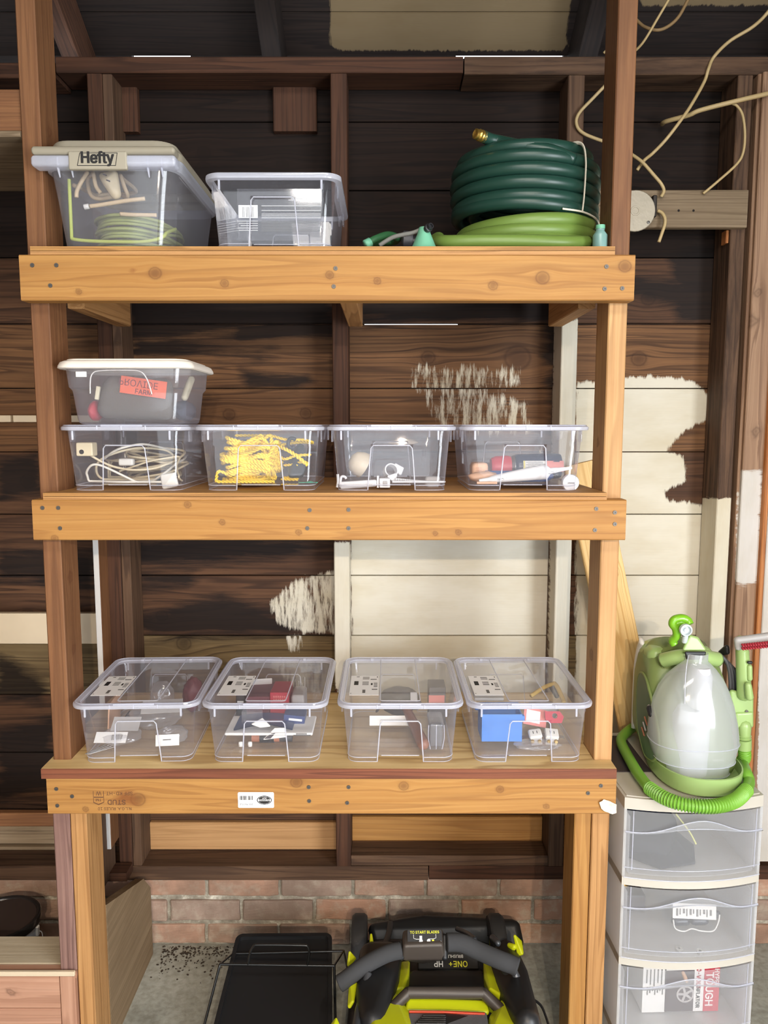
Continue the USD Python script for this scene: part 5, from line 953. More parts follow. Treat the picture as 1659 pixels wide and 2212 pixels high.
solo('paper_roll', xf(rbox(-.004, .004, -.004, .004, -.014, .014, .0015), tuple(at(211, 849, WY - .065)), ry=10), 'cream_paper', 'small cream paper tab left of the cloth bag in the white-lidded tote', 'paper tab', smooth=True)
solo('red_rag', crumple((WX - .088, WY - .028, zt_ + .008), (.013, .03, .022), 51, amp=.15, sub=2), 'red_card', 'red rag at the left side inside the white-lidded tote', 'rag', smooth=True)
solo('blue_grey_cloth', crumple((WX + .083, WY + .045, zt_ + .008), (.024, .03, .022), 52, amp=.2), 'slate_cloth', 'blue-grey cloth at the right end inside the white-lidded tote', 'cloth', smooth=True)
solo('cream_cloth', hull([((WX + .090, WY + .02, zt_ + .060), .008), ((WX + .098, WY + .05, zt_ + .10), .008), ((WX + .088, WY + .06, zt_ + .085), .008)]), 'cream_paper', 'cream paper folded over the blue-grey cloth in the white-lidded tote', 'paper', smooth=True)
# ================================================================ WIRING, LEFT-HAND BOARDS, LEANING PLANK
plain('cable_cream', lin(182, 158, 112), .5); plain('cable_old', lin(130, 104, 68), .6); plain('box_metal', lin(168, 158, 140), .45, metal=.35, var=.15, bump=.2, bscale=90); plain('dark_metal', (.03, .024, .02), .6, metal=.4)
def wire(label, runs, r, m='cable_cream', flat=1.0):
    w = thing('electric_cable', label, 'cable')
    for run in runs: part(w, 'run', tube(spline([at(*p_) for p_ in run], 8), r, 8, flat=flat), m, smooth=True)
wire('straight thin cable running down from the roof past the right post', [[(1452, -14, .30), (1421, 39, .33), (1388, 93, .36), (1324, 95, .42) if 0 else (1360, 120, .39)], [(1340, 82, .44), (1324, 94, .445), (1304, 115, .448)]], .0030)
wire('cable hanging in a low loop under the roof right of the post', [[(1495, -14, .36), (1486, 0, .36), (1466, 36, .36), (1443, 57, .36), (1419, 65, .36), (1391, 57, .37), (1372, 40, .38)]], .0038, 'cable_old')
wire('long cable crossing in front of the top plate and down to the round metal box', [[(1690, -20, .38), (1659, 26, .39), (1626, 58, .41), (1576, 89, .43), (1542, 123, .452), (1530, 150, .450), (1521, 177, .452), (1493, 227, .435), (1466, 266, .43), (1438, 302, .435), (1410, 331, .45), (1391, 347, .44), (1376, 368, .44)]], .0042)
wire('thick cable running level to the right edge near the corner stud', [[(1690, 194, .43), (1659, 202, .43), (1587, 219, .43), (1513, 238, .45), (1487, 249, .465), (1440, 262, .50), (1430, 268, .54)]], .0058)
wire('thin cable bowing down along the corner stud to the grey cross board', [[(1582, 224, .438), (1592, 229, .436), (1604, 249, .432), (1609, 290, .43), (1605, 330, .43), (1590, 356, .43), (1549, 393, .43), (1519, 418, .432)]], .0033)
wire('cable bending out left of the right post and back to the round metal box', [[(1345, 150, .42), (1323, 169, .43), (1283, 210, .445), (1250, 246, .45), (1246, 271, .45), (1264, 290, .45), (1316, 310, .445), (1350, 325, .44), (1378, 343, .425), (1391, 354, .42), (1412, 378, .418), (1428, 397, .42), (1434, 412, .424), (1428, 425, .43)]], .0042)
wire('short cut cable end curling below the round metal box', [[(1421, 455, .428), (1430, 460, .424), (1436, 471, .42), (1436, 484, .42), (1430, 503, .42), (1423, 523, .42)]], .0042)
q = at(1374, 454, .40)
J = thing('junction_box', 'round grey metal junction box on the cross board behind the right post', 'junction box', loc=(q[0], .4385, q[2]))
def yl(prof, n=32): return xf(lathe(prof, n), rx=90)
part(J, 'box', yl([(0, 0), (.046, 0), (.047, .03), (.0, .03)], 24), 'dark_metal', smooth=40)
part(J, 'cover', yl([(0, .0302), (.049, .0302), (.0495, .032), (.048, .0335), (.012, .0335), (.0115, .0342), (.008, .0342), (.0075, .0335), (0, .0335)]), 'box_metal', smooth=30)
for a_ in (-40, 140): part(J, 'cover_screw', xf(lathe([(0, 0), (.0035, 0), (.0038, .0016), (.002, .0022), (0, .0022)], 10), (.043 * math.cos(math.radians(a_)), -.0334, .043 * math.sin(math.radians(a_))), rx=90), 'screw_steel', smooth=40)
part(J, 'clamp', rbox(.045, .056, -.026, -.006, -.012, .040, .003), 'dark_metal', smooth=True)
# nail holes of the cross board belong to it
XB = '/World/wall_back/cross_board'
for px_ in (1466, 1498): q = at(px_, 455, .44); part(XB, 'nail', xf(lathe([(0, 0), (.003, 0), (.003, .0008), (0, .0012)], 10), (q[0], .4402, q[2]), rx=90), 'hole_dark')
# ---- fresh plank leaning behind the right post
a, b = at(1240, 1168, .33), at(1335, 1168, .33)
top_c, bot_c = at(1280, 1100, .42), at(1385, 1640, .30)
PLK = thing('leaning_plank', 'pale new pine plank leaning behind the right-hand post against the wall', 'plank')
lx = at(1290, 1168, .40); rx_ = at(1372, 1560, .40)
ang = math.degrees(math.atan2(rx_[0] - lx[0], lx[2] - rx_[2])); ln = 1.10
M4 = trimesh.transformations.concatenate_matrices(trimesh.transformations.translation_matrix((rx_[0] + .105, .432, .32)), trimesh.transformations.rotation_matrix(math.radians(-ang), (0, 1, 0)))
part(PLK, 'plank', plank('z', (-.050, .050, 0, .019, 0, ln), step=.012, seed=91, mat4=M4, knots=[(.79, .022, .010), (.35, -.02, .008)]), 'pale_pine')
# ---- boards of the next shelf along, to the left
plain('white_board', lin(214, 196, 168), .5, var=.06)
a, b = at(0, 1325, .50), at(207, 1391, .50)
ROW = thing('ledger_board', 'white painted board behind the left post, level with the gap above the lowest shelf', 'board')
part(ROW, 'board', rbox(-1.8, -.641, .500, .520, b[2], a[2], .002), 'white_board', smooth=40)
for n_, (x0_, x1_) in enumerate(((-1.8, at(9, 905, .50)[0]), (at(14, 905, .50)[0], -.66))):
    R_ = thing('white_lath', ('short piece of thin white lath at the left edge beside the left post', 'thin white lath on the wall directly behind the left post')[n_], 'lath')
    part(R_, 'lath', rbox(x0_, x1_, .535, .5585, at(50, 912, .54)[2], at(50, 897, .54)[2], .002), 'white_board', smooth=40)
VB = thing('upright_board', 'upright brown board with a worn white front edge, left of the left wall stud', 'board')
part(VB, 'board', plank('z', (-.6375, -.6235, .397, .4585, at(220, 1832, .40)[2], 1.24), step=.014, seed=92, stain=.1), 'pine_post')
part(VB, 'white_edge', plank('z', (-.6378, -.6238, .3945, .3968, at(220, 1832, .40)[2], 1.24), step=.012, seed=93, paint=.78, ch=.0006), 'casing_wood')
a, b = at(60, 1757, .30), at(116, 1826, .30)
SB = thing('low_shelf', 'brown shelf board with a grey lower edge left of the shelving unit', 'shelf')
part(SB, 'board', plank('x', (-1.8, -.632, .30, .32, at(60, 1786, .30)[2], a[2]), step=.02, seed=94, stain=.2), 'pine_post'); part(SB, 'board', plank('x', (-1.8, -.632, .305, .325, b[2], at(60, 1785, .30)[2]), step=.02, seed=95, stain=.3), 'grey_wood')
part(SB, 'edge', plank('x', (-1.8, -.632, .292, .335, at(60, 1838, .29)[2], b[2] - .001), step=.02, seed=96), 'grey_wood')
part(SB, 'support', plank('z', (-1.5, -1.46, .326, .556, 0, a[2] - .002), step=.03, seed=97), 'old_stud'); part(SB, 'support', plank('z', (-.672, -.634, .326, .454, .262, a[2] - .002), step=.03, seed=98), 'old_stud')
# ---- bench at the lower left
BN = thing('low_bench', 'low wooden bench with a pale top edge at the bottom left corner', 'bench')
zt2 = at(80, 2088, .05)[2]; xr2 = -.6175
xr2 = -.5790
part(BN, 'top', plank('x', (-1.6, xr2, .0605, .155, zt2 - .016, zt2), step=.02, seed=101), 'bench_ply'); part(BN, 'top_strip', plank('x', (-1.6, xr2, .034, .060, zt2 - .018, zt2 - .001), step=.02, seed=102), 'bench_front')
part(BN, 'white_strip', rbox(-1.6, xr2, .026, .0335, at(80, 2107, .03)[2], at(80, 2097, .03)[2], .0015), 'white_board', smooth=40)
for n_, (ya, yb, m_) in enumerate(((2108, 2179, 'mauve_board'), (2180, 2290, 'mauve_board'))):
    part(BN, 'front_board', plank('x', (-1.6, at(129, 2140, .03)[0], .030, .048, max(at(60, yb, .03)[2], .003), at(60, ya, .03)[2]), step=.014, seed=103 + n_, knots=[(at(26, 2143, .03)[0], at(26, 2143, .03)[2], .009)] if n_ == 0 else []), 'bench_front')
part(BN, 'corner_post', plank('z', (at(130, 2140, .03)[0], xr2 - .001, .028, .150, .0, at(60, 2108, .03)[2]), step=.014, seed=106), 'bench_front')
# ---- bucket behind it
plain('bucket_white', lin(206, 212, 222), .45); plain('lid_black', (.02, .018, .018), .25, coat=.3); plain('lid_brown', lin(70, 58, 54), .35)
q = at(2, 1981, .30)
BK = thing('bucket', 'white bucket with a shiny black rimmed lid behind the low bench', 'bucket', loc=(q[0], .30, 0))
hb = q[2]; part(BK, 'pail', lathe([(0, .0005), (.075, .0005), (.078, .004), (.090, hb - .03), (.090, hb - .012), (0, hb - .012)], 36), 'bucket_white', smooth=40)
part(BK, 'lid', lathe([(.094, hb - .022), (.0965, hb - .018), (.0965, hb - .004), (.094, hb), (.090, hb + .001), (.086, hb - .001), (.084, hb - .005)], 40), 'lid_black', smooth=40); part(BK, 'lid_panel', lathe([(.0842, hb - .0045), (.03, hb - .006), (0, hb - .006)], 36), 'lid_brown', smooth=True)
part(BK, 'ear', rbox(.0895, .097, -.006, .006, hb - .05, hb - .024, .002), 'paper_white', smooth=True); part(BK, 'handle', tube(spline([(.098, 0, hb - .038), (.107, -.004, hb - .045), (.109, -.01, hb - .09), (.106, -.03, hb - .14), (.09, -.06, hb - .16)], 6), .0014, 6), 'paper_white', smooth=True)
# ---- weathered board on edge between the left leg and the brick
q = [(0.131, .0), (.49, .0), (.49, .215), (.462, .215), (.40, .262), (.13, .365)]
EB = extrude(Polygon(q), .022); EB.vertices = np.stack([-.5405 + EB.vertices[:, 2] - .02, EB.vertices[:, 0], EB.vertices[:, 1]], 1)
v, f = trimesh.remesh.subdivide_to_size(EB.vertices, EB.faces, .03)
v = v.copy(); keep = v[:, 1] < .459
SBD = thing('edge_board', 'weathered board standing on edge between the left front leg and the brick footing', 'board')
q = Polygon([(0.1315, .0), (.458, .0), (.458, .2), (.40, .262), (.1315, .365)]); EB = extrude(q, .022); EB.vertices = np.stack([-.5635 + EB.vertices[:, 2], EB.vertices[:, 0], EB.vertices[:, 1]], 1); v, f = trimesh.remesh.subdivide_to_size(EB.vertices, EB.faces, .03)
part(SBD, 'board', trimesh.Trimesh(v, f, process=False), 'dusty_wood', wv=np.stack([v[:, 1] + 3, v[:, 2] + 1, v[:, 0]], 1), wm=np.zeros((len(v), 3)) + [0, 0, .1])

# ---- the next unit's board, cut off by the left edge of the picture
NB = thing('neighbour_shelf', 'orange shelf board with a grey lower edge at the upper left edge of the picture', 'shelf')
a, b = at(20, 192, .045), at(20, 284, .045)
part(NB, 'front_board', plank('x', (-1.7, -.6085, .045, .083, b[2], a[2]), step=.016, seed=111), 'pine_post'); part(NB, 'deck', plank('x', (-1.7, -.6085, .038, .40, at(20, 298, .045)[2], b[2] - .0005), step=.03, seed=112), 'grey_wood')
part(NB, 'bracket', plank('z', (-1.68, -1.64, .084, .124, 0, a[2] - .01), step=.04, seed=113), 'pine_post')
# ================================================================ DRAWER TOWER AND CARPET CLEANER
plain('tower_beige', lin(196, 190, 178), .45); plain('tower_side', lin(168, 160, 148), .5)
ZT = .6715
TWX, TWY, TWR = .793, .2335, 2.0
W_, D_ = .312, .352
TW = thing('drawer_tower', 'tall clear-fronted drawer tower with a beige frame beside the right post', 'drawer tower', loc=(TWX, TWY, 0), rz=TWR)
BOW = .024
def bow(x): return -D_ / 2 - BOW * (1 - (x / (W_ / 2)) ** 2)
def bowpoly(w, back, inset=0.0, n=14):
    xs = np.linspace(-w / 2, w / 2, n); return Polygon([(x, bow(x) + inset) for x in xs] + [(w / 2, back), (-w / 2, back)])
def slab(w, back, z0, z1, inset=0.0):
    m = extrude(bowpoly(w, back, inset), z1 - z0); m.apply_translation([0, 0, z0]); return m
part(TW, 'top', cat(slab(W_, D_ / 2, ZT - .026, ZT), slab(W_ - .012, D_ / 2 - .004, ZT, ZT + .002, .008)), 'tower_beige', smooth=30)
for s_ in (-1, 1): part(TW, 'side', bx(s_ * (W_ / 2 - .006), s_ * W_ / 2, -D_ / 2, D_ / 2, .035, ZT - .026), 'frosted_side')
part(TW, 'back', bx(-W_ / 2, W_ / 2, D_ / 2 - .006, D_ / 2, .035, ZT - .026), 'frosted_side')
for z_ in (.467, .275, .083): part(TW, 'frame_band', slab(W_, D_ / 2 - .007, z_, z_ + .019), 'tower_beige', smooth=30)
for x_ in (-.13, .13):
    for y_ in (-.16, .16): part(TW, 'caster', cat(xf(lathe([(0, -.008), (.017, -.008), (.018, 0), (.017, .008), (0, .008)], 20, 'x'), (x_, y_, .0181)), bx(x_ - .004, x_ + .004, y_ - .008, y_ + .008, .03, .0825)), 'dark_grey_plastic', smooth=40)
DRW = []
for z0, z1 in ((.487, .644), (.295, .466), (.103, .274)):
    xs = np.linspace(-W_ / 2 + .002, W_ / 2 - .002, 22)
    dr = part(TW, 'drawer', loft([[(x, bow(x) - .003, z) for x in xs] for z in (z0, z0 + .022, z1 - .03, z1)], closed=False), 'frosted_drawer', smooth=True)
    fl_ = slab(W_ - .030, D_ / 2 - .012, z0 + .004, z0 + .006, .008)
    part(dr, 'drawer_floor', fl_, 'frosted_drawer'); 
    for s_ in (-1, 1): part(dr, 'drawer_wall', bx(s_ * (W_ / 2 - .016), s_ * (W_ / 2 - .0145), -D_ / 2 + .005, D_ / 2 - .015, z0 + .006, z1 - .02), 'frosted_drawer')
    zl = z1 - .049; zh = zl + .041
    arc = [(x, bow(x) - .004 - .014 * math.cos(math.pi * x / W_) ** 2, zl + (zh - zl) * math.cos(math.pi * x / W_) ** 3 * 1.0) for x in xs]; base = [(x, bow(x) - .0035, zl - .002 + .016 * math.cos(math.pi * x / W_) ** 2) for x in xs]
    part(dr, 'handle_lip', loft([base, [(x, bow(x) - .010 - .008 * math.cos(math.pi * x / W_) ** 2, b_[2] + .35 * (a[2] - b_[2])) for x, a, b_ in zip(xs, arc, base)], arc], closed=False), 'frosted_drawer', smooth=True)
    part(dr, 'edge', cat(tube([(x, y - .001, z) for x, y, z in arc], .0013, 6), tube(base, .0011, 6), tube([(x, bow(x) - .0035, z0 + .024) for x in xs], .0009, 6), tube([(x, bow(x) - .0035, z0) for x in xs], .0012, 6)), 'milky_rim', smooth=True)
    for s_ in (-1, 1): part(dr, 'edge', tube([(s_ * (W_ / 2 - .018), bow(W_ / 2 - .018) - .0035, z0 + .02), (s_ * (W_ / 2 - .018), bow(W_ / 2 - .018) - .0035, z1)], .0012, 6), 'milky_rim', smooth=True)
    DRW.append(z0 + .0065)
def tw(x, y, z):                                                    # a point in the tower's own frame
    a = math.radians(TWR); return (TWX + x * math.cos(a) - y * math.sin(a), TWY + x * math.sin(a) + y * math.cos(a), z)
plain('cap_navy', lin(28, 31, 46), .85); plain('cap_yellow', lin(214, 214, 130), .6); plain('goggle_dark', lin(26, 29, 48), .3); plain('pack_red', lin(190, 40, 62), .45); plain('photo_dark', lin(74, 62, 66), .4)
CP = thing('cap', 'dark navy cloth cap with yellow trim in the upper drawer', 'cap', loc=tw(-.045, -.08, DRW[0]), rz=TWR)
part(CP, 'crown', hull([((-.075, .05, .026), .02), ((-.06, -.03, .03), .02), ((.0, -.045, .028), .02), ((.03, .01, .055), .025), ((-.04, .06, .085), .03), ((.02, .09, .07), .03)]), 'cap_navy', smooth=True)
part(CP, 'brim', hull([((-.085, -.03, .006), .004), ((-.02, -.085, .005), .004), ((.062, -.070, .006), .004), ((.085, -.01, .012), .004), ((.02, .03, .055), .006), ((-.07, .02, .05), .006)]), 'cap_navy', smooth=True)
part(CP, 'trim', tube(spline([(.045, -.005, .088), (.066, -.03, .060), (.078, -.045, .035)], 6), .0022, 6), 'cap_yellow', smooth=True); part(CP, 'lining', hull([((-.088, .0, .05), .010), ((-.092, -.01, .09), .012), ((-.085, .03, .11), .010)]), 'cap_yellow', smooth=True)
GG = thing('goggle_pack', 'pack of dark safety goggles with a white printed header card in the middle drawer', 'goggles', loc=tw(.045, -.10, DRW[1]), rz=TWR)
for x_ in (-.034, .010): part(GG, 'lens', xf(hull([((-.012, 0, 0), .0105), ((.012, 0, 0), .0105)]), (x_, -.012, .030)), 'goggle_dark', smooth=True)
part(GG, 'lens', xf(hull([((0, 0, 0), .008), ((.0, .0, .004), .008)]), (.058, .0, .034)), 'goggle_dark', smooth=True)
part(GG, 'header_card', xf(rbox(-.058, .046, -.0008, .0008, 0, .034, .0006, 6), (0, -.022, .040), rx=-14, ry=4), 'paper_white', smooth=40); part(GG, 'print', xf(cat(*[bx(-.050 + .008 * k, -.0452 + .008 * k - .002 * (k % 2), -.0014, -.0009, .006 + .003 * (k % 3), .022) for k in range(11)]), (0, -.022, .040), rx=-14, ry=4), 'ink_grey')
part(GG, 'tray', tube(spline([(-.056, -.022, .040), (-.050, -.022, .018), (-.03, -.024, .012), (-.012, -.024, .018), (.010, -.024, .012), (.040, -.022, .010), (.052, -.02, .030), (.056, -.016, .046)], 6), .0018, 6), 'paper_white', smooth=True)
for n_, (x_, y_) in enumerate(((-.018, -.175), (.026, -.185))):
    S_ = thing('steel_nut', ('bright steel nut at the front of the middle drawer, the left one', 'bright steel nut at the front of the middle drawer, the right one')[n_], 'nut', loc=tw(x_, y_, DRW[1]))
    part(S_, 'nut', lathe([(.003, .0003), (.0065, .0003), (.007, .001), (.007, .0055), (.006, .006), (.003, .006), (.003, .0003)], 6), 'steel_bright'); part(S_, 'washer', lathe([(.003, .0062), (.0085, .0062), (.0085, .0075), (.003, .0075), (.003, .0062)], 16), 'steel_bright')
BF = thing('brass_fittings', 'two small brass fittings at the back left of the middle drawer', 'fittings', loc=tw(-.09, .0, DRW[1]))
for k in range(2): part(BF, 'fitting', xf(lathe([(0, 0), (.008, 0), (.008, .012), (.005, .013), (.005, .03), (0, .03)], 12), (.03 * k, .01 * k, .0505), rx=55, rz=40), 'brass', smooth=40)
part(BF, 'block', rbox(-.03, .05, -.03, .05, .0005, .042, .004), 'dark_card', smooth=40)
CT = thing('tool_carton', 'printed red and white air inflator carton in the lower drawer', 'carton', loc=tw(.012, -.07, DRW[2]), rz=TWR)
part(CT, 'carton', rbox(-.090, .092, -.055, .09, .0003, .118, .001), 'paper_white', smooth=40)
def ct(m, x, z, rot=0): return xf(up_xz(xf(m, rz=rot)), (x, -.0562, z))
part(CT, 'photo_panel', bx(-.036, .032, -.0560, -.0550, .002, .106), 'photo_dark'); part(CT, 'red_panel', bx(.056, .0925, -.0560, -.0550, .001, .117), 'pack_red'); part(CT, 'red_top', bx(.045, .0925, -.055, .090, .1181, .1188), 'pack_red')
part(CT, 'print', cat(ct(text('TOUGH', .0175, .0005, True), .069, .058, -90), ct(text('HYPER', .0105, .0005, True), .0855, .086, -90)), 'paper_white')
RD = ct(text('20-VOLT', .0095, .0005, True), .0425, .089, -90); part(CT, 'print', RD, 'pack_red'); part(CT, 'print', cat(ct(text('INFLATOR', .0085, .0005, True), .0425, .040, -90)), 'ink_black')
part(CT, 'print', cat(*[bx(-.082 + .0088 * k, -.0795 + .0088 * k, -.0558, -.0552, .094 - .004 * (k % 3) - .018, .110) for k in range(6)], *[bx(-.080 + .006 * k, -.0772 + .006 * k, -.0558, -.0552, .046 + .005 * (k % 3), .066) for k in range(7)]), 'ink_grey')
whl = [xf(up_xz(extrude(Point(0, 0).buffer(.021).difference(Point(0, 0).buffer(.017)), .0006)), (.012, -.0560, .046))] + [xf(up_xz(xf(bx(-.0028, .0028, 0, .018, 0, .0006), rz=a_)), (.012, -.0560, .046)) for a_ in (15, 87, 159, 231, 303)] + [xf(up_xz(extrude(Point(0, 0).buffer(.006), .0008)), (.012, -.0560, .046))]
part(CT, 'picture_wheel', cat(*whl), 'paper_grey'); part(CT, 'picture_hand', hull([((.004, -.0562, .101), .004), ((.010, -.0562, .088), .005), ((.014, -.0562, .078), .003)]), 'peach_block', smooth=True)
# ---- the carpet cleaner on top
plain('cleaner_green', lin(158, 186, 116), .35, coat=.2); plain('cleaner_olive', lin(124, 142, 84), .4); plain('cleaner_panel', lin(96, 120, 92), .4); plain('hose_green', lin(122, 176, 62), .4); plain('handle_green', lin(124, 186, 40), .3, coat=.3); plain('cord_grey', lin(84, 84, 90), .45); plain('cap_clear', lin(206, 216, 220), .25); plain('brush_red', lin(176, 52, 66), .6); plain('head_grey', lin(170, 168, 166), .3); plain('white_gloss', lin(236, 234, 228), .35); plain('tank_inner', lin(214, 214, 222), .35)
ZC = ZT + .0025
BXC = .828
CC = thing('carpet_cleaner', 'green portable carpet cleaner with a frosted tank on top of the drawer tower', 'carpet cleaner')
def sec(y, hw, z0, z1, r=.03, xc=BXC, n=6):
    w, h = hw * 2, z1 - z0; return [(xc + px_, y, (z0 + z1) / 2 + pz_) for px_, pz_ in rrect(w, h, min(r, hw * .95, h * .48), n)]
prof_ = [(.105, .060, ZC + .030, ZC + .060), (.112, .084, ZC + .012, ZC + .090), (.150, .090, ZC + .006, ZC + .16), (.190, .091, ZC + .006, ZC + .245), (.225, .088, ZC + .006, ZC + .282), (.270, .085, ZC + .006, ZC + .300), (.315, .080, ZC + .006, ZC + .286), (.350, .074, ZC + .008, ZC + .245), (.380, .066, ZC + .012, ZC + .17), (.398, .050, ZC + .02, ZC + .09)]
part(CC, 'body', loft([sec(y, hw, a, b, .055) for y, hw, a, b in prof_], caps=(True, True)), 'cleaner_olive', smooth=True)
# base tray round the tank
def ell(cx, cy, a, b, z, n=40, p=2.4): 
    t = np.linspace(0, 2 * np.pi, n, endpoint=False); return [(cx + a * np.sign(math.cos(q)) * abs(math.cos(q)) ** (2 / p), cy + b * np.sign(math.sin(q)) * abs(math.sin(q)) ** (2 / p), z) for q in t]
tkx, tky = at(1502, 1640, .145)[0], .148
part(CC, 'tank_tray', loft([ell(tkx, .160, .090, .118, ZC + .004), ell(tkx, .160, .095, .122, ZC + .010), ell(tkx, .160, .097, .124, ZC + .044), ell(tkx, .160, .094, .121, ZC + .045), ell(tkx, .160, .091, .118, ZC + .022), ell(tkx, .160, .02, .02, ZC + .021)], caps=(True, True)), 'cleaner_green', smooth=35)
part(CC, 'base_foot', loft([ell(tkx, .22, .080, .16, ZC), ell(tkx, .22, .084, .165, ZC + .006)], caps=(True, True)), 'tower_side', smooth=35)
# side panel, seam and emblem on the left flank
def flank(y): 
    ys = [p_[0] for p_ in prof_]; hw = np.interp(y, ys, [p_[1] for p_ in prof_]); return BXC - hw
pan = [(y, z) for y, z in ((.135, .05), (.125, .10), (.150, .155), (.200, .205), (.250, .215), (.285, .19), (.290, .13), (.265, .07), (.21, .035), (.165, .033))]
pan = spline(np.array([(y, ZC + z, 0) for y, z in pan]), 5, closed=True)[:, :2]
part(CC, 'side_panel', loft([[(flank(y) + .001, y, z) for y, z in pan], [(flank(y) - .004, y, z) for y, z in pan], [(flank(c0) - .005, c0, c1) for c0, c1 in (pan - pan.mean(0)) * .88 + pan.mean(0)]], caps=(False, True)), 'cleaner_panel', smooth=30)
part(CC, 'panel_rim', tube([(flank(y) - .002, y, z) for y, z in pan], .0035, 8, closed=True), 'cleaner_olive', smooth=True)
for k, (y, z) in enumerate(((.185, .112), (.195, .095), (.205, .078))): part(CC, 'emblem', hull([((flank(y) - .006, y - .006, ZC + z), .0022), ((flank(y) - .006, y + .012, ZC + z + .012), .0022)]), 'paper_grey' if k % 2 else 'copper', smooth=True)
part(CC, 'knob', hull([((flank(.16) - .008, .150, ZC + .150), .008), ((flank(.16) - .010, .160, ZC + .160), .007)]), 'black_plastic', smooth=True); part(CC, 'knob_mount', hull([((flank(.18) - .003, .175, ZC + .157), .007), ((flank(.18) - .003, .150, ZC + .151), .006)]), 'paper_grey', smooth=True)
# white side band and shoulder
band = [(.36, .03), (.372, .10), (.355, .19), (.325, .245), (.29, .283)]
part(CC, 'white_band', tube(spline([(flank(y) + .004, y, ZC + z) for y, z in band], 6), .010, 8, flat=.6), 'white_gloss', smooth=True)
part(CC, 'shoulder', hull([((BXC - .062, .24, ZC + .262), .022), ((BXC + .055, .24, ZC + .262), .022), ((BXC - .05, .30, ZC + .255), .03), ((BXC + .045, .30, ZC + .255), .03)]), 'cleaner_green', smooth=True)
part(CC, 'carry_handle', tube(spline([(BXC - .060, .20, ZC + .262), (BXC - .030, .17, ZC + .280), (BXC + .015, .16, ZC + .282), (BXC + .06, .175, ZC + .272)], 6), .017, 14), 'cleaner_green', smooth=True)
a = at(1500, 1392, .14); part(CC, 'handle_peak', hull([((a[0] - .020, .145, a[2] - .012), .004), ((a[0] + .024, .145, a[2] - .012), .004), ((a[0] - .006, .150, a[2] + .014), .006), ((a[0] + .008, .150, a[2] + .010), .006)]), 'cleaner_green', smooth=True); part(CC, 'handle_pad', hull([((a[0] - .020, .135, a[2] - .018), .003), ((a[0] + .022, .135, a[2] - .018), .003), ((a[0] - .016, .135, a[2] - .030), .004), ((a[0] + .018, .135, a[2] - .030), .004)]), 'black_plastic', smooth=True)
# spray lever with a clear cap on the crown
g = lambda cx, cy, Y: at(1310 + cx / 4.754, 1310 + cy / 4.754, Y)
part(CC, 'lever', tube(spline([g(700, 390, .17), g(680, 350, .17), g(720, 300, .16), g(715, 230, .155), g(680, 180, .155), g(700, 135, .155), g(770, 120, .155), g(830, 140, .155), g(855, 185, .15)], 6), [.009] * 6 + [.007] * 12 + [.010] * 12 + [.013] * 12 + [.010] * 7 if False else .0095, 12), 'handle_green', smooth=True)
part(CC, 'lever', hull([(g(720, 170, .16), .012), (g(780, 145, .16), .011), (g(690, 190, .162), .008)]), 'handle_green', smooth=True)
q = g(805, 235, .135); part(CC, 'clear_cap', xf(lathe([(.006, 0), (.0135, .000), (.0145, .004), (.0135, .010), (.010, .012), (.0095, .004), (.005, .004), (.005, .010), (0, .011)], 24), tuple(q), rx=90), 'cap_clear', smooth=35); part(CC, 'cap_stem', tube([g(810, 300, .142), g(800, 360, .15)], .007, 10), 'cap_clear', smooth=True)
# tank: a frosted bell over a white inner cup
def tk(z_px, half_px, Y=.128, f=.62): 
    p_ = at(1500, z_px, Y); hw = half_px / FPX * (Y + 1.56) * 1.045; return p_[2], hw
rows = [(1676, 69), (1672, 72), (1640, 74), (1636, 84), (1600, 93), (1585, 93), (1560, 90), (1520, 82), (1490, 71), (1465, 57), (1447, 42), (1436, 30), (1430, 24), (1414, 23)]
R = []
for zpx, hp_ in rows:
    z, hw = tk(zpx, hp_); b_ = min(hw * .78, .072); R.append(ell(at(1500 + (0 if zpx > 1500 else (1500 - zpx) * .12), zpx, .13)[0], .140, hw, b_, z, 44, 2.5 if zpx > 1450 else 2))
part(CC, 'tank', loft(R, caps=(True, False)), 'tank_plastic', smooth=40)
def inner(xp, z0p, z1p, hw, d, m_): a, b = at(xp, z0p, .115), at(xp, z1p, .115); return part(CC, 'tank_insert', loft([ell(a[0], .130, hw * .9, d, b[2]), ell(a[0], .130, hw, d, b[2] + .01), ell(a[0], .130, hw, d, a[2] - .02), ell(a[0], .130, hw * .75, d * .8, a[2])], caps=(True, True)), m_, smooth=40)
inner(1519, 1444, 1530, .0245, .030, 'tank_inner'); inner(1500, 1534, 1672, .040, .035, 'tank_inner')
part(CC, 'tank_rib', cat(*[tube(np.array(ell(at(1500, zp, .13)[0], .140, tk(zp, hp_)[1] + .0006, min(tk(zp, hp_)[1] * .78, .072) + .0006, tk(zp, hp_)[0], 44, 2.5)), .0012, 6, closed=True) for zp, hp_ in ((1637, 84), (1600, 93), (1663, 73))]), 'milky_rim', smooth=True)
a = [g(845, 500, .1), g(825, 600, .082), g(810, 760, .075), g(805, 1000, .072)]; part(CC, 'tank_rib', tube(spline(a, 5), .0012, 6), 'milky_rim', smooth=True)
part(CC, 'fill_print', xf(up_xz(text('MAX FILL', .0042, .0003)), (at(1552, 1642, .075)[0], .0745, at(1552, 1642, .075)[2])), 'paper_white')
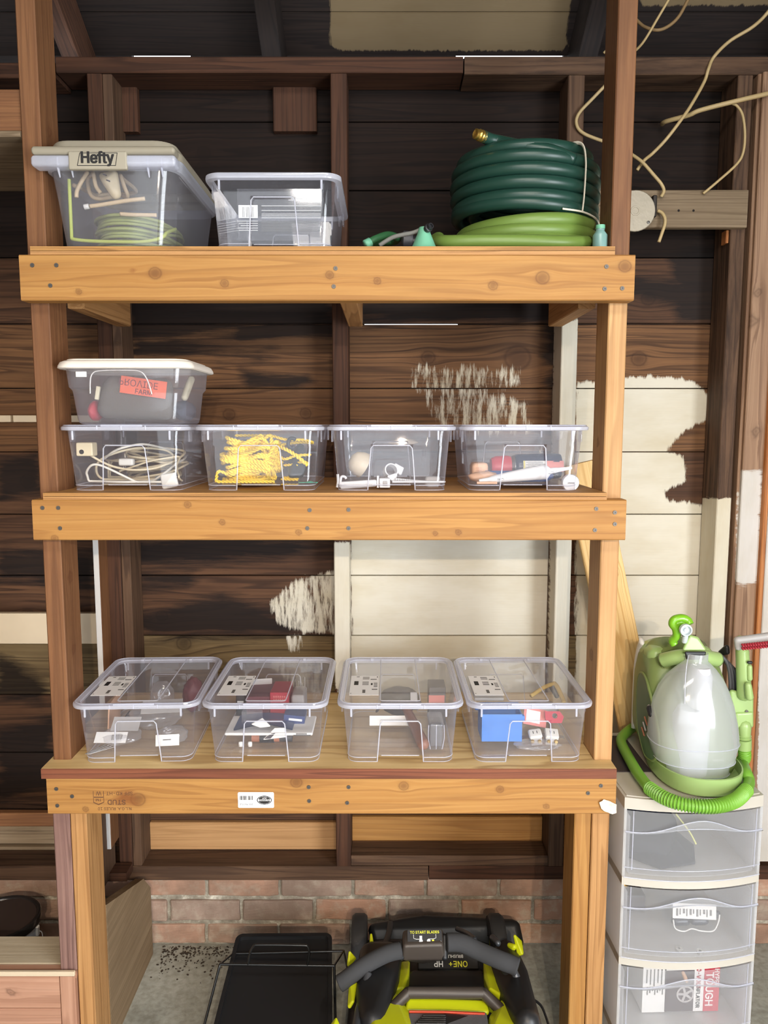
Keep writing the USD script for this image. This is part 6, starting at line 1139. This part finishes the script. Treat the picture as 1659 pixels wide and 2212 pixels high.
# cord wrap
for k in range(5): part(CC, 'cord_loop', tube(spline([(BXC + .074 + .006 * k, .205 + .004 * k, ZC + .275 - .006 * k), (BXC + .094 + .008 * k, .20, ZC + .255 - .008 * k), (BXC + .103 + .008 * k, .198, ZC + .20 - .008 * k), (BXC + .100 + .007 * k, .20, ZC + .15 - .006 * k), (BXC + .095, .215, ZC + .13)], 5), .0042, 8), 'cord_grey', smooth=True)
part(CC, 'cord_hook', hull([(g(1235, 420, .22), .006), (g(1240, 470, .22), .006), (g(1180, 480, .24), .008)]), 'black_plastic', smooth=True)
# hand tool on its bracket, right side
h = lambda cx, cy, Y=.175: at(1310 + cx / 4.754, 1520 + cy / 4.754, Y)
part(CC, 'tool_bracket', cat(hull([(g(1290, 880, .18), .006), (g(1480, 920, .18), .006), (g(1290, 1130, .18), .006), (g(1480, 1130, .18), .006), (g(1380, 1000, .21), .01)]), hull([(h(1340, 110), .006), (h(1480, 100), .006), (h(1340, 220), .006), (h(1480, 220), .006)])), 'cleaner_green', smooth=True)
part(CC, 'tool_handle', cat(hull([(g(1395, 460, .17), .0150), (g(1415, 900, .17), .0165)]), hull([(g(1375, 350, .165), .012), (g(1395, 470, .17), .014)]), hull([(g(1470, 620, .155), .006), (g(1470, 740, .155), .0065)])), 'cleaner_green', smooth=True)
part(CC, 'trigger', hull([(g(1455, 810, .145), .008), (g(1470, 930, .145), .009)]), 'cleaner_green', smooth=True); part(CC, 'tool_screw', xf(lathe([(0, 0), (.004, 0), (.004, .001), (0, .0015)], 12), tuple(g(1440, 1080, .1728)), rx=90), 'screw_steel', smooth=40)
part(CC, 'black_button', hull([(g(1460, 575, .15), .0035), (g(1485, 575, .15), .0035)]), 'black_plastic', smooth=True)
part(CC, 'brush_head', hull([(g(1345, 345, .16), .008), (g(1350, 420, .16), .007), (g(1740, 290, .15), .008), (g(1740, 330, .15), .006)]), 'head_grey', smooth=True)
for k in range(15):
    for j in range(2):
        q = g(1395 + 26 * k, 392 + 34 * j - 2.6 * k, .142 - .0006 * k); part(CC, 'bristle_tuft', hull([(q, .0030), (q + [0, -.006, -.002], .0024)], 6), 'brush_red', smooth=True)
# corrugated hose
def ribbed(P, r, pitch=.0062, depth=.0019, n=8):
    P = spline(P, n); s_ = np.concatenate([[0], np.cumsum(np.linalg.norm(np.diff(P, axis=0), axis=1))]); m_ = int(s_[-1] / (pitch / 4)); t_ = np.linspace(0, s_[-1], m_); Q = np.stack([np.interp(t_, s_, P[:, q]) for q in range(3)], 1)
    return tube(Q, r + depth * np.sign(np.sin(2 * np.pi * t_ / pitch)) * np.abs(np.sin(2 * np.pi * t_ / pitch)) ** .5, 16)
zh = ZC + .0168
ring = [atz(px_, py_, zh) for px_, py_ in ((1366, 1572), (1347, 1588), (1342, 1604), (1360, 1640), (1379, 1672), (1402, 1702))]
ring2 = [atz(px_, py_, zh) for px_, py_ in ((1402, 1702), (1432, 1722), (1470, 1736), (1515, 1742), (1555, 1740), (1590, 1728), (1613, 1706))]
ring3 = [ring2[-1], atz(1618, 1688, zh), atz(1612, 1668, zh + .01), h(1392, 600, .20), h(1420, 540, .185), h(1412, 450, .178)]
part(CC, 'smooth_hose', tube(spline(ring, 8), .0125, 14), 'hose_green', smooth=True)
part(CC, 'ribbed_hose', ribbed(ring2, .0138), 'hose_green', smooth=30)
part(CC, 'smooth_hose', tube(spline(ring3[:4], 8), .0125, 14), 'hose_green', smooth=True); part(CC, 'ribbed_hose', ribbed(ring3[3:], .0130), 'hose_green', smooth=30)
part(CC, 'hose_cuff', tube([h(1412, 460, .178), h(1412, 360, .176)], .0168, 18), 'cleaner_green', smooth=40); part(CC, 'ribbed_hose', ribbed([h(1412, 360, .176), h(1412, 310, .176)], .0150), 'cleaner_green', smooth=30); part(CC, 'hose_neck', hull([(h(1412, 310, .176), .0150), (h(1415, 225, .176), .016)]), 'cleaner_green', smooth=True)
solo('dusty_mat', xf(rbox(-.05, .035, -.13, .08, 0, .002, .0009, 6), (TWX - .085, .30, ZT + .0022)), 'dark_card', 'dark dusty cloth patch under the green hose at the left of the tower top', 'cloth', smooth=40)
# ================================================================ ON THE FLOOR: BLACK TRAY, MOWER
plain('tray_black', (.012, .012, .013), .5); plain('wire_black', (.008, .008, .008), .3, coat=.3); plain('tray_side', lin(58, 44, 36), .7)
TR = thing('black_tray', 'flat black tray leaning on a black wire stand on the floor, left of the mower', 'tray')
def plane_pt(px, py):                                              # the tray's sloping plane: y from .37 (z .135) down to -.25 (z .02)
    n = np.array([0, -(.135 - .020), .62]); p0 = np.array([0, .37, .135]); d = _ray(px, py); t = ((p0 - np.array(CAM)) @ n) / (d @ n); return np.array(CAM) + t * d
cor = [plane_pt(*p_) for p_ in ((512, 2018), (717, 2016), (718, 2260), (450, 2260))]
ex = cor[1] - cor[0]; ex /= np.linalg.norm(ex); nrm = np.array([0, -.115, .62]); nrm /= np.linalg.norm(nrm); ey = np.cross(nrm, ex)
P2 = Polygon([((p_ - cor[0]) @ ex, (p_ - cor[0]) @ ey) for p_ in cor]).buffer(-.02).buffer(.02)
part(TR, 'pan', frame_xf(xf(extrude(P2, .003), (0, 0, -.012)), cor[0], ex, ey), 'tray_black', smooth=30)
part(TR, 'raised_rim', frame_xf(xf(extrude(P2.difference(P2.buffer(-.010)), .014), (0, 0, -.0119)), cor[0], ex, ey), 'tray_black', smooth=30)
part(TR, 'pan_skirt', frame_xf(xf(extrude(P2.buffer(-.003).difference(P2.buffer(-.006)), .020), (0, 0, -.032)), cor[0], ex, ey), 'tray_side', smooth=30)
def w3(px, py, Y): return at(px, py, Y)
WS = thing('wire_stand', 'black wire stand with a square loop standing over the black tray', 'wire stand')
ya = .20
a, b = w3(475, 2083, ya), w3(722, 2086, ya)
part(WS, 'cross_bar', tube([a, b], .0032, 8), 'wire_black', smooth=True)
fl0 = atz(432, 2250, .0035); part(WS, 'leg', tube(spline([a, a * .6 + fl0 * .4, fl0], 5), .0032, 8), 'wire_black', smooth=True)
fr = np.array([b[0] + .004, fl0[1] + .03, .0035]); part(WS, 'leg', tube([b, fr], .0032, 8), 'wire_black', smooth=True)
part(WS, 'loop', tube(spline([w3(536, 2083, ya), w3(540, 2060, ya), w3(548, 2044, ya), w3(560, 2041, ya), w3(650, 2042, ya), w3(664, 2045, ya), w3(668, 2060, ya), w3(664, 2085, ya)], 5), .0030, 8), 'wire_black', smooth=True)
a2, b2 = w3(503, 2060, .30), w3(742, 2054, .30)
part(WS, 'back_bar', tube([a2, b2], .0030, 8), 'wire_black', smooth=True); part(WS, 'side_bar', tube([a, a2], .0026, 8), 'wire_black', smooth=True); part(WS, 'side_bar', tube([b, b2], .0026, 8), 'wire_black', smooth=True)
part(WS, 'back_leg', tube([a2, (a2[0] - .004, .40, .0035)], .0030, 8), 'wire_black', smooth=True); part(WS, 'back_leg', tube([b2, (b2[0] + .004, .40, .0035)], .0030, 8), 'wire_black', smooth=True)
# ---- mower
plain('mower_yellow', lin(214, 222, 26), .4, coat=.2); plain('mower_black', (.016, .016, .017), .42); plain('mower_charcoal', (.034, .034, .036), .55); plain('foam_grip', (.045, .045, .047), .95); plain('mower_brown', lin(70, 62, 56), .45); plain('grille_grey', lin(120, 124, 130), .6, bump=.4, bscale=500); plain('signal_red', lin(206, 70, 40), .4); plain('tube_grey', lin(96, 98, 102), .35, metal=.5); plain('print_yellow', lin(224, 222, 60), .5); plain('print_white', lin(226, 226, 222), .5)
g = lambda cx, cy, Y: at(690 + cx / 3.13, 1930 + cy / 3.13, Y)
MW = thing('lawn_mower', 'yellow and black cordless lawn mower with its handle folded over, under the lowest shelf', 'lawn mower')
def hl(*pts, m='mower_black', name='housing', **kw): return part(MW, name, hull([(g(x, y, Y), r) for x, y, Y, r in pts]), m, smooth=True, **kw)
# deck: a broad shell down to the wheels
dk = [(.135, .30), (.135, -.20), (.585 - .09, -.22), (.50, .30)]
xL, xR = g(130, 800, .0)[0], g(1400, 800, .0)[0]; xm = (xL + xR) / 2
part(MW, 'deck', hull([((xL + .05, .36, .075), .03), ((xR - .05, .36, .075), .03), ((xL + .03, -.22, .07), .03), ((xR - .03, -.22, .07), .03), ((xL + .10, .33, .10), .03), ((xR - .10, .33, .10), .03), ((xL + .09, -.15, .10), .03), ((xR - .09, -.15, .10), .03)]), 'mower_black', smooth=True)
for sx in (xL + .035, xR - .015):
    for y_ in (-.19, .34):
        wh = part(MW, 'wheel', xf(lathe([(.04, -.020), (.086, -.020), (.092, -.012), (.092, .012), (.086, .020), (.04, .020), (.04, -.020)], 32, 'x'), (sx, y_, .0925)), 'mower_charcoal', smooth=40); part(wh, 'hub', xf(lathe([(0, -.018), (.04, -.015), (.04, .015), (0, .018)], 24, 'x'), (sx, y_, .0925)), 'mower_yellow', smooth=40)
# motor cover with the printed panel, dark grass chute behind
mc = part(MW, 'motor_cover', hull([(g(640, 545, .22), .018), (g(1090, 545, .22), .018), (g(700, 400, .30), .020), (g(1020, 400, .30), .020), (g(660, 640, .16), .02), (g(1080, 640, .16), .02)]), 'mower_charcoal', smooth=True)
hl((380, 250, .40, .02), (1310, 230, .40, .02), (400, 330, .38, .02), (1330, 330, .38, .02), (700, 180, .42, .012), (1000, 190, .42, .012), name='grass_chute', m='mower_black')
hl((640, 560, .15, .012), (1090, 560, .15, .012), (560, 650, .10, .012), (1150, 650, .10, .012), name='motor_skirt', m='mower_black')
def tilt_text(s, h_, o, m_, rot=180, slope=38, bold=True, parent=None):
    t = xf(text(s, h_, .0008, bold), rz=rot); ex_ = np.array([1., .0, 0]); ey_ = np.array([0, math.cos(math.radians(slope)), math.sin(math.radians(slope))]); part(parent or MW, 'print', frame_xf(t, o, ex_, ey_), m_)
o = g(870, 459, .195); o = np.array([o[0], .195, o[2]])
pnl = part(MW, 'badge_panel', frame_xf(rbox(-.075, .075, -.024, .026, -.014, 0, .004), o + [0, .0, -.001], (1, 0, 0), (0, math.cos(math.radians(38)), math.sin(math.radians(38)))), 'mower_black', smooth=True)
def bd(dx, dy): return o + np.array([dx, dy * math.cos(math.radians(38)), dy * math.sin(math.radians(38))])
tilt_text('ONE', .0125, bd(.030, -.006), 'print_yellow', parent=pnl); tilt_text('+', .0125, bd(.006, -.006), 'print_yellow', parent=pnl); tilt_text('HP', .0125, bd(-.024, -.006), 'print_white', parent=pnl); tilt_text('BRUSHLESS', .0065, bd(.012, .011), 'print_white', parent=pnl)
# yellow uprights
for name_, pts in (('left', ((600, 470, .17, .004), (560, 480, .17, .006), (480, 660, .05, .006), (560, 640, .05, .006), (590, 560, .10, .006))), ('right', ((1118, 470, .17, .004), (1150, 490, .17, .006), (1245, 700, .03, .006), (1160, 650, .05, .006), (1130, 580, .10, .006)))):
    part(MW, 'upright', hull([(g(x, y, Y), r) for x, y, Y, r in pts] + [(g(x, y, Y) - [0, 0, .05], .005) for x, y, Y, r in pts]), 'mower_yellow', smooth=True)
# battery cover: yellow frame, grey grille, black lift bar
gy = -.02
part(MW, 'front_cover', cat(hull([(g(400, 690, .03), .010), (g(490, 690, .03), .010), (g(375, 850, -.04), .012), (g(600, 850, -.04), .012), (g(375, 930, -.10), .012), (g(590, 930, -.10), .012), (g(420, 800, 0) - [0, 0, .08], .02)]), hull([(g(1270, 725, .02), .010), (g(1330, 740, .02), .012), (g(1180, 860, -.04), .012), (g(1350, 860, -.04), .012), (g(1180, 940, -.10), .012), (g(1360, 940, -.10), .012), (g(1270, 800, 0) - [0, 0, .08], .02)]), hull([(g(610, 735, .0), .008), (g(1110, 750, .0), .008), (g(600, 790, -.02), .006), (g(1130, 800, -.02), .006), (g(860, 790, 0) - [0, 0, .05], .02)])), 'mower_yellow', smooth=30)
gr = part(MW, 'grille', hull([(g(612, 812, -.035), .004), (g(1120, 822, -.035), .004), (g(600, 960, -.12), .004), (g(1140, 960, -.12), .004), (g(860, 900, -.06) - [0, 0, .06], .02)]), 'grille_grey', smooth=True)
part(gr, 'red_line', tube([g(606, 800, -.040), g(860, 803, -.040), g(1118, 814, -.040)], .0028, 6), 'signal_red', smooth=True)
for k in range(5): part(gr, 'slot', hull([(g(700 - 12 * k, 826 + 13 * k, -.052 - .008 * k), .0022), (g(850, 826 + 13 * k, -.052 - .008 * k), .0022)], 6), 'mower_black', smooth=True)
part(gr, 'dark_panel', hull([(g(850, 815, -.043), .002), (g(855, 890, -.085), .002), (g(770, 880, -.080), .002), (g(1000, 830, -.048), .001), (g(900, 836, -.052), .002)], 6), 'mower_black', smooth=True)
part(MW, 'lift_bar', cat(hull([(g(600, 672, .0), .012), (g(1105, 672, .0), .012)]), hull([(g(600, 672, .0), .012), (g(480, 790, -.02), .012)]), hull([(g(1105, 672, .0), .012), (g(1250, 810, -.02), .013)]), hull([(g(620, 690, .01), .008), (g(1090, 690, .01), .008), (g(640, 735, .03), .006), (g(1080, 740, .03), .006)])), 'mower_brown', smooth=30)
wl_ = part(MW, 'warning_panel', hull([(g(395, 700, .015), .002), (g(430, 700, .015), .002), (g(372, 810, -.045), .002), (g(410, 800, -.040), .002)], 6), 'mower_black', smooth=True)
part(wl_, 'print', cat(*[hull([(g(388 - 2 * k, 722 + 16 * k, -.004 - .010 * k), .0012), (g(402 - 2 * k, 722 + 16 * k, -.004 - .010 * k), .0012)], 6) for k in range(5)]), 'print_yellow')
# folded handle with foam grips and the control box
part(MW, 'foam_grip', tube(spline([g(548, 385, .10), g(450, 410, .09), g(300, 490, .07), g(180, 580, .05), g(130, 612, .045)], 6), [.0185] * 24 + [.014], 16), 'foam_grip', smooth=True)
part(MW, 'foam_grip', tube(spline([g(860, 330, .11), g(960, 335, .11), g(1080, 390, .10), g(1220, 450, .08), g(1300, 480, .075), g(1345, 500, .07)], 6), [.0200] * 30 + [.015], 16), 'foam_grip', smooth=True)
cb0, cb1 = g(700, 300, .12), g(700, 400, .085)
cbx = part(MW, 'control_box', hull([(g(585, 275, .13), .008), (g(815, 265, .13), .008), (g(585, 355, .095), .008), (g(815, 348, .095), .008), (g(580, 420, .10), .010), (g(825, 418, .10), .010), (g(700, 330, .14) - [0, 0, .04], .012)]), 'mower_brown', smooth=True)
ang_ = 40; cen = g(712, 303, .1035); nz_ = np.array([0, -math.sin(math.radians(ang_)), math.cos(math.radians(ang_))])
def on_box(m, dx, dy, lift=.0): ex_ = np.array([.9995, 0, .02]); ey_ = np.array([0, math.cos(math.radians(ang_)), math.sin(math.radians(ang_))]); return frame_xf(m, np.array(cen) + ex_ * dx + ey_ * dy + nz_ * lift, ex_, ey_)
dec = part(cbx, 'label', on_box(xf(extrude(Polygon(rrect(.080, .036, .004)), .003), (0, 0, -.002)), 0, 0), 'mower_black', smooth=30)
part(dec, 'print', on_box(text('TO START BLADES', .0055, .0004, True), 0, .0125, .0012), 'print_yellow')
part(dec, 'print', cat(*[on_box(tube([(sx * .026, .008, .0014), (sx * .026, .0, .0014), (sx * .020, -.002, .0014), (sx * .008, -.002, .0014)], .0007, 6), 0, 0) for sx in (-1, 1)], *[on_box(xf(extrude(Point(0, 0).buffer(.0042), .0008), (sx * .009, -.006, .001)), 0, 0) for sx in (-1, 1)], on_box(bx(-.003, .003, -.004, .004, .001, .0018), -.009, .001), on_box(text('PUSH IN BUTTON', .0026, .0004), -.025, -.0135, .0012), on_box(text('PULL LEVER', .0026, .0004), .028, -.008, .0012)), 'print_white')
part(dec, 'print', cat(on_box(extrude(Point(0, 0).buffer(.0030), .0007), -.016, -.0125, .001), on_box(bx(-.0025, .0025, -.0025, .0025, 0, .0007), .019, -.006, .001)), 'print_yellow')
for x_ in (552, 845): part(MW, 'grip_collar', hull([(g(x_, 270 + (60 if x_ < 700 else 20), .12), .006), (g(x_ + 2, 430, .095), .008)]), 'mower_black', smooth=True)
# side levers, fins, tubes and cable
part(MW, 'height_lever', hull([(g(1322, 290, .22), .004), (g(1355, 330, .22), .006), (g(1365, 400, .20), .006), (g(1345, 415, .20), .003)]), 'mower_yellow', smooth=True); part(MW, 'lever_knob', hull([(g(1172, 300, .25), .0085), (g(1205, 335, .22), .0085)]), 'tube_grey', smooth=True); part(MW, 'latch', hull([(g(1285, 350, .22), .006), (g(1315, 360, .21), .007), (g(1300, 390, .21), .005)]), 'mower_yellow', smooth=True)
for pts in (((205, 400, .12, .003), (225, 440, .12, .005), (200, 480, .11, .005), (240, 440, .12, .003)), ((215, 610, .05, .005), (240, 610, .05, .005), (205, 760, .0, .005), (225, 730, .0, .004)), ((350, 280, .22, .003), (348, 360, .20, .004), (362, 350, .20, .003)), ((112, 852, -.06, .003), (95, 890, -.07, .006), (118, 890, -.07, .006), (80, 950, -.10, .006))):
    part(MW, 'side_fin', hull([(g(x, y, Y), r) for x, y, Y, r in pts]), 'mower_yellow', smooth=True)
part(MW, 'handle_tube', tube(spline([g(1310, 520, .07), g(1360, 620, .05), g(1410, 740, .0), g(1470, 870, -.06), g(1500, 950, -.10)], 6), .0085, 10), 'tube_grey', smooth=True); part(MW, 'handle_tube', tube(spline([g(1250, 520, .10), g(1310, 620, .06), g(1380, 760, .0), g(1420, 900, -.06)], 6), .0085, 10), 'mower_charcoal', smooth=True)
part(MW, 'handle_tube', tube(spline([g(330, 540, .06), g(310, 640, .03), g(270, 780, -.02), g(240, 930, -.10)], 6), .0095, 10), 'tube_grey', smooth=True); part(MW, 'handle_tube', tube(spline([g(480, 200, .36), g(470, 270, .30), g(440, 360, .20)], 6), .008, 10), 'mower_charcoal', smooth=True); part(MW, 'handle_tube', tube(spline([g(930, 240, .33), g(1000, 270, .28), g(1050, 310, .2)], 6), .006, 10), 'tube_grey', smooth=True)
part(MW, 'control_cable', tube(spline([g(1340, 560, .09), g(1420, 690, .03), g(1495, 755, .0), g(1530, 830, -.03), g(1552, 900, -.06)], 6), .0028, 8), 'black_plastic', smooth=True)
hl((350, 420, .18, .03), (330, 700, .02, .03), (480, 420, .2, .03), (450, 600, .06, .03), (360, 860, -.06, .03), name='side_housing', m='mower_black')
hl((1200, 520, .18, .03), (1330, 560, .12, .03), (1330, 780, -.0, .03), (1260, 400, .25, .03), (1400, 860, -.08, .03), name='side_housing', m='mower_black')

# ---- dead leaves and grit swept against the footing
rl = np.random.default_rng(17); bits = []
for k in range(420):
    x = -.52 + abs(rl.normal(0, .17)); y = .488 - abs(rl.normal(0, .05)); s_ = rl.uniform(.0008, .0034)
    m_ = trimesh.creation.icosphere(0); m_.vertices = m_.vertices * [s_ * rl.uniform(.7, 1.8), s_, s_ * .35]; m_ = xf(m_, rz=rl.uniform(0, 180), rx=rl.uniform(-12, 12)); m_.apply_translation([min(x, -.02), y, -m_.bounds[0][2] + .0002]); bits.append(m_)
plain('litter_brown', lin(62, 52, 42), .9)
solo('leaf_litter', cat(*bits), 'litter_brown', 'dark leaf litter and grit swept against the brick footing', 'debris', kind='stuff')
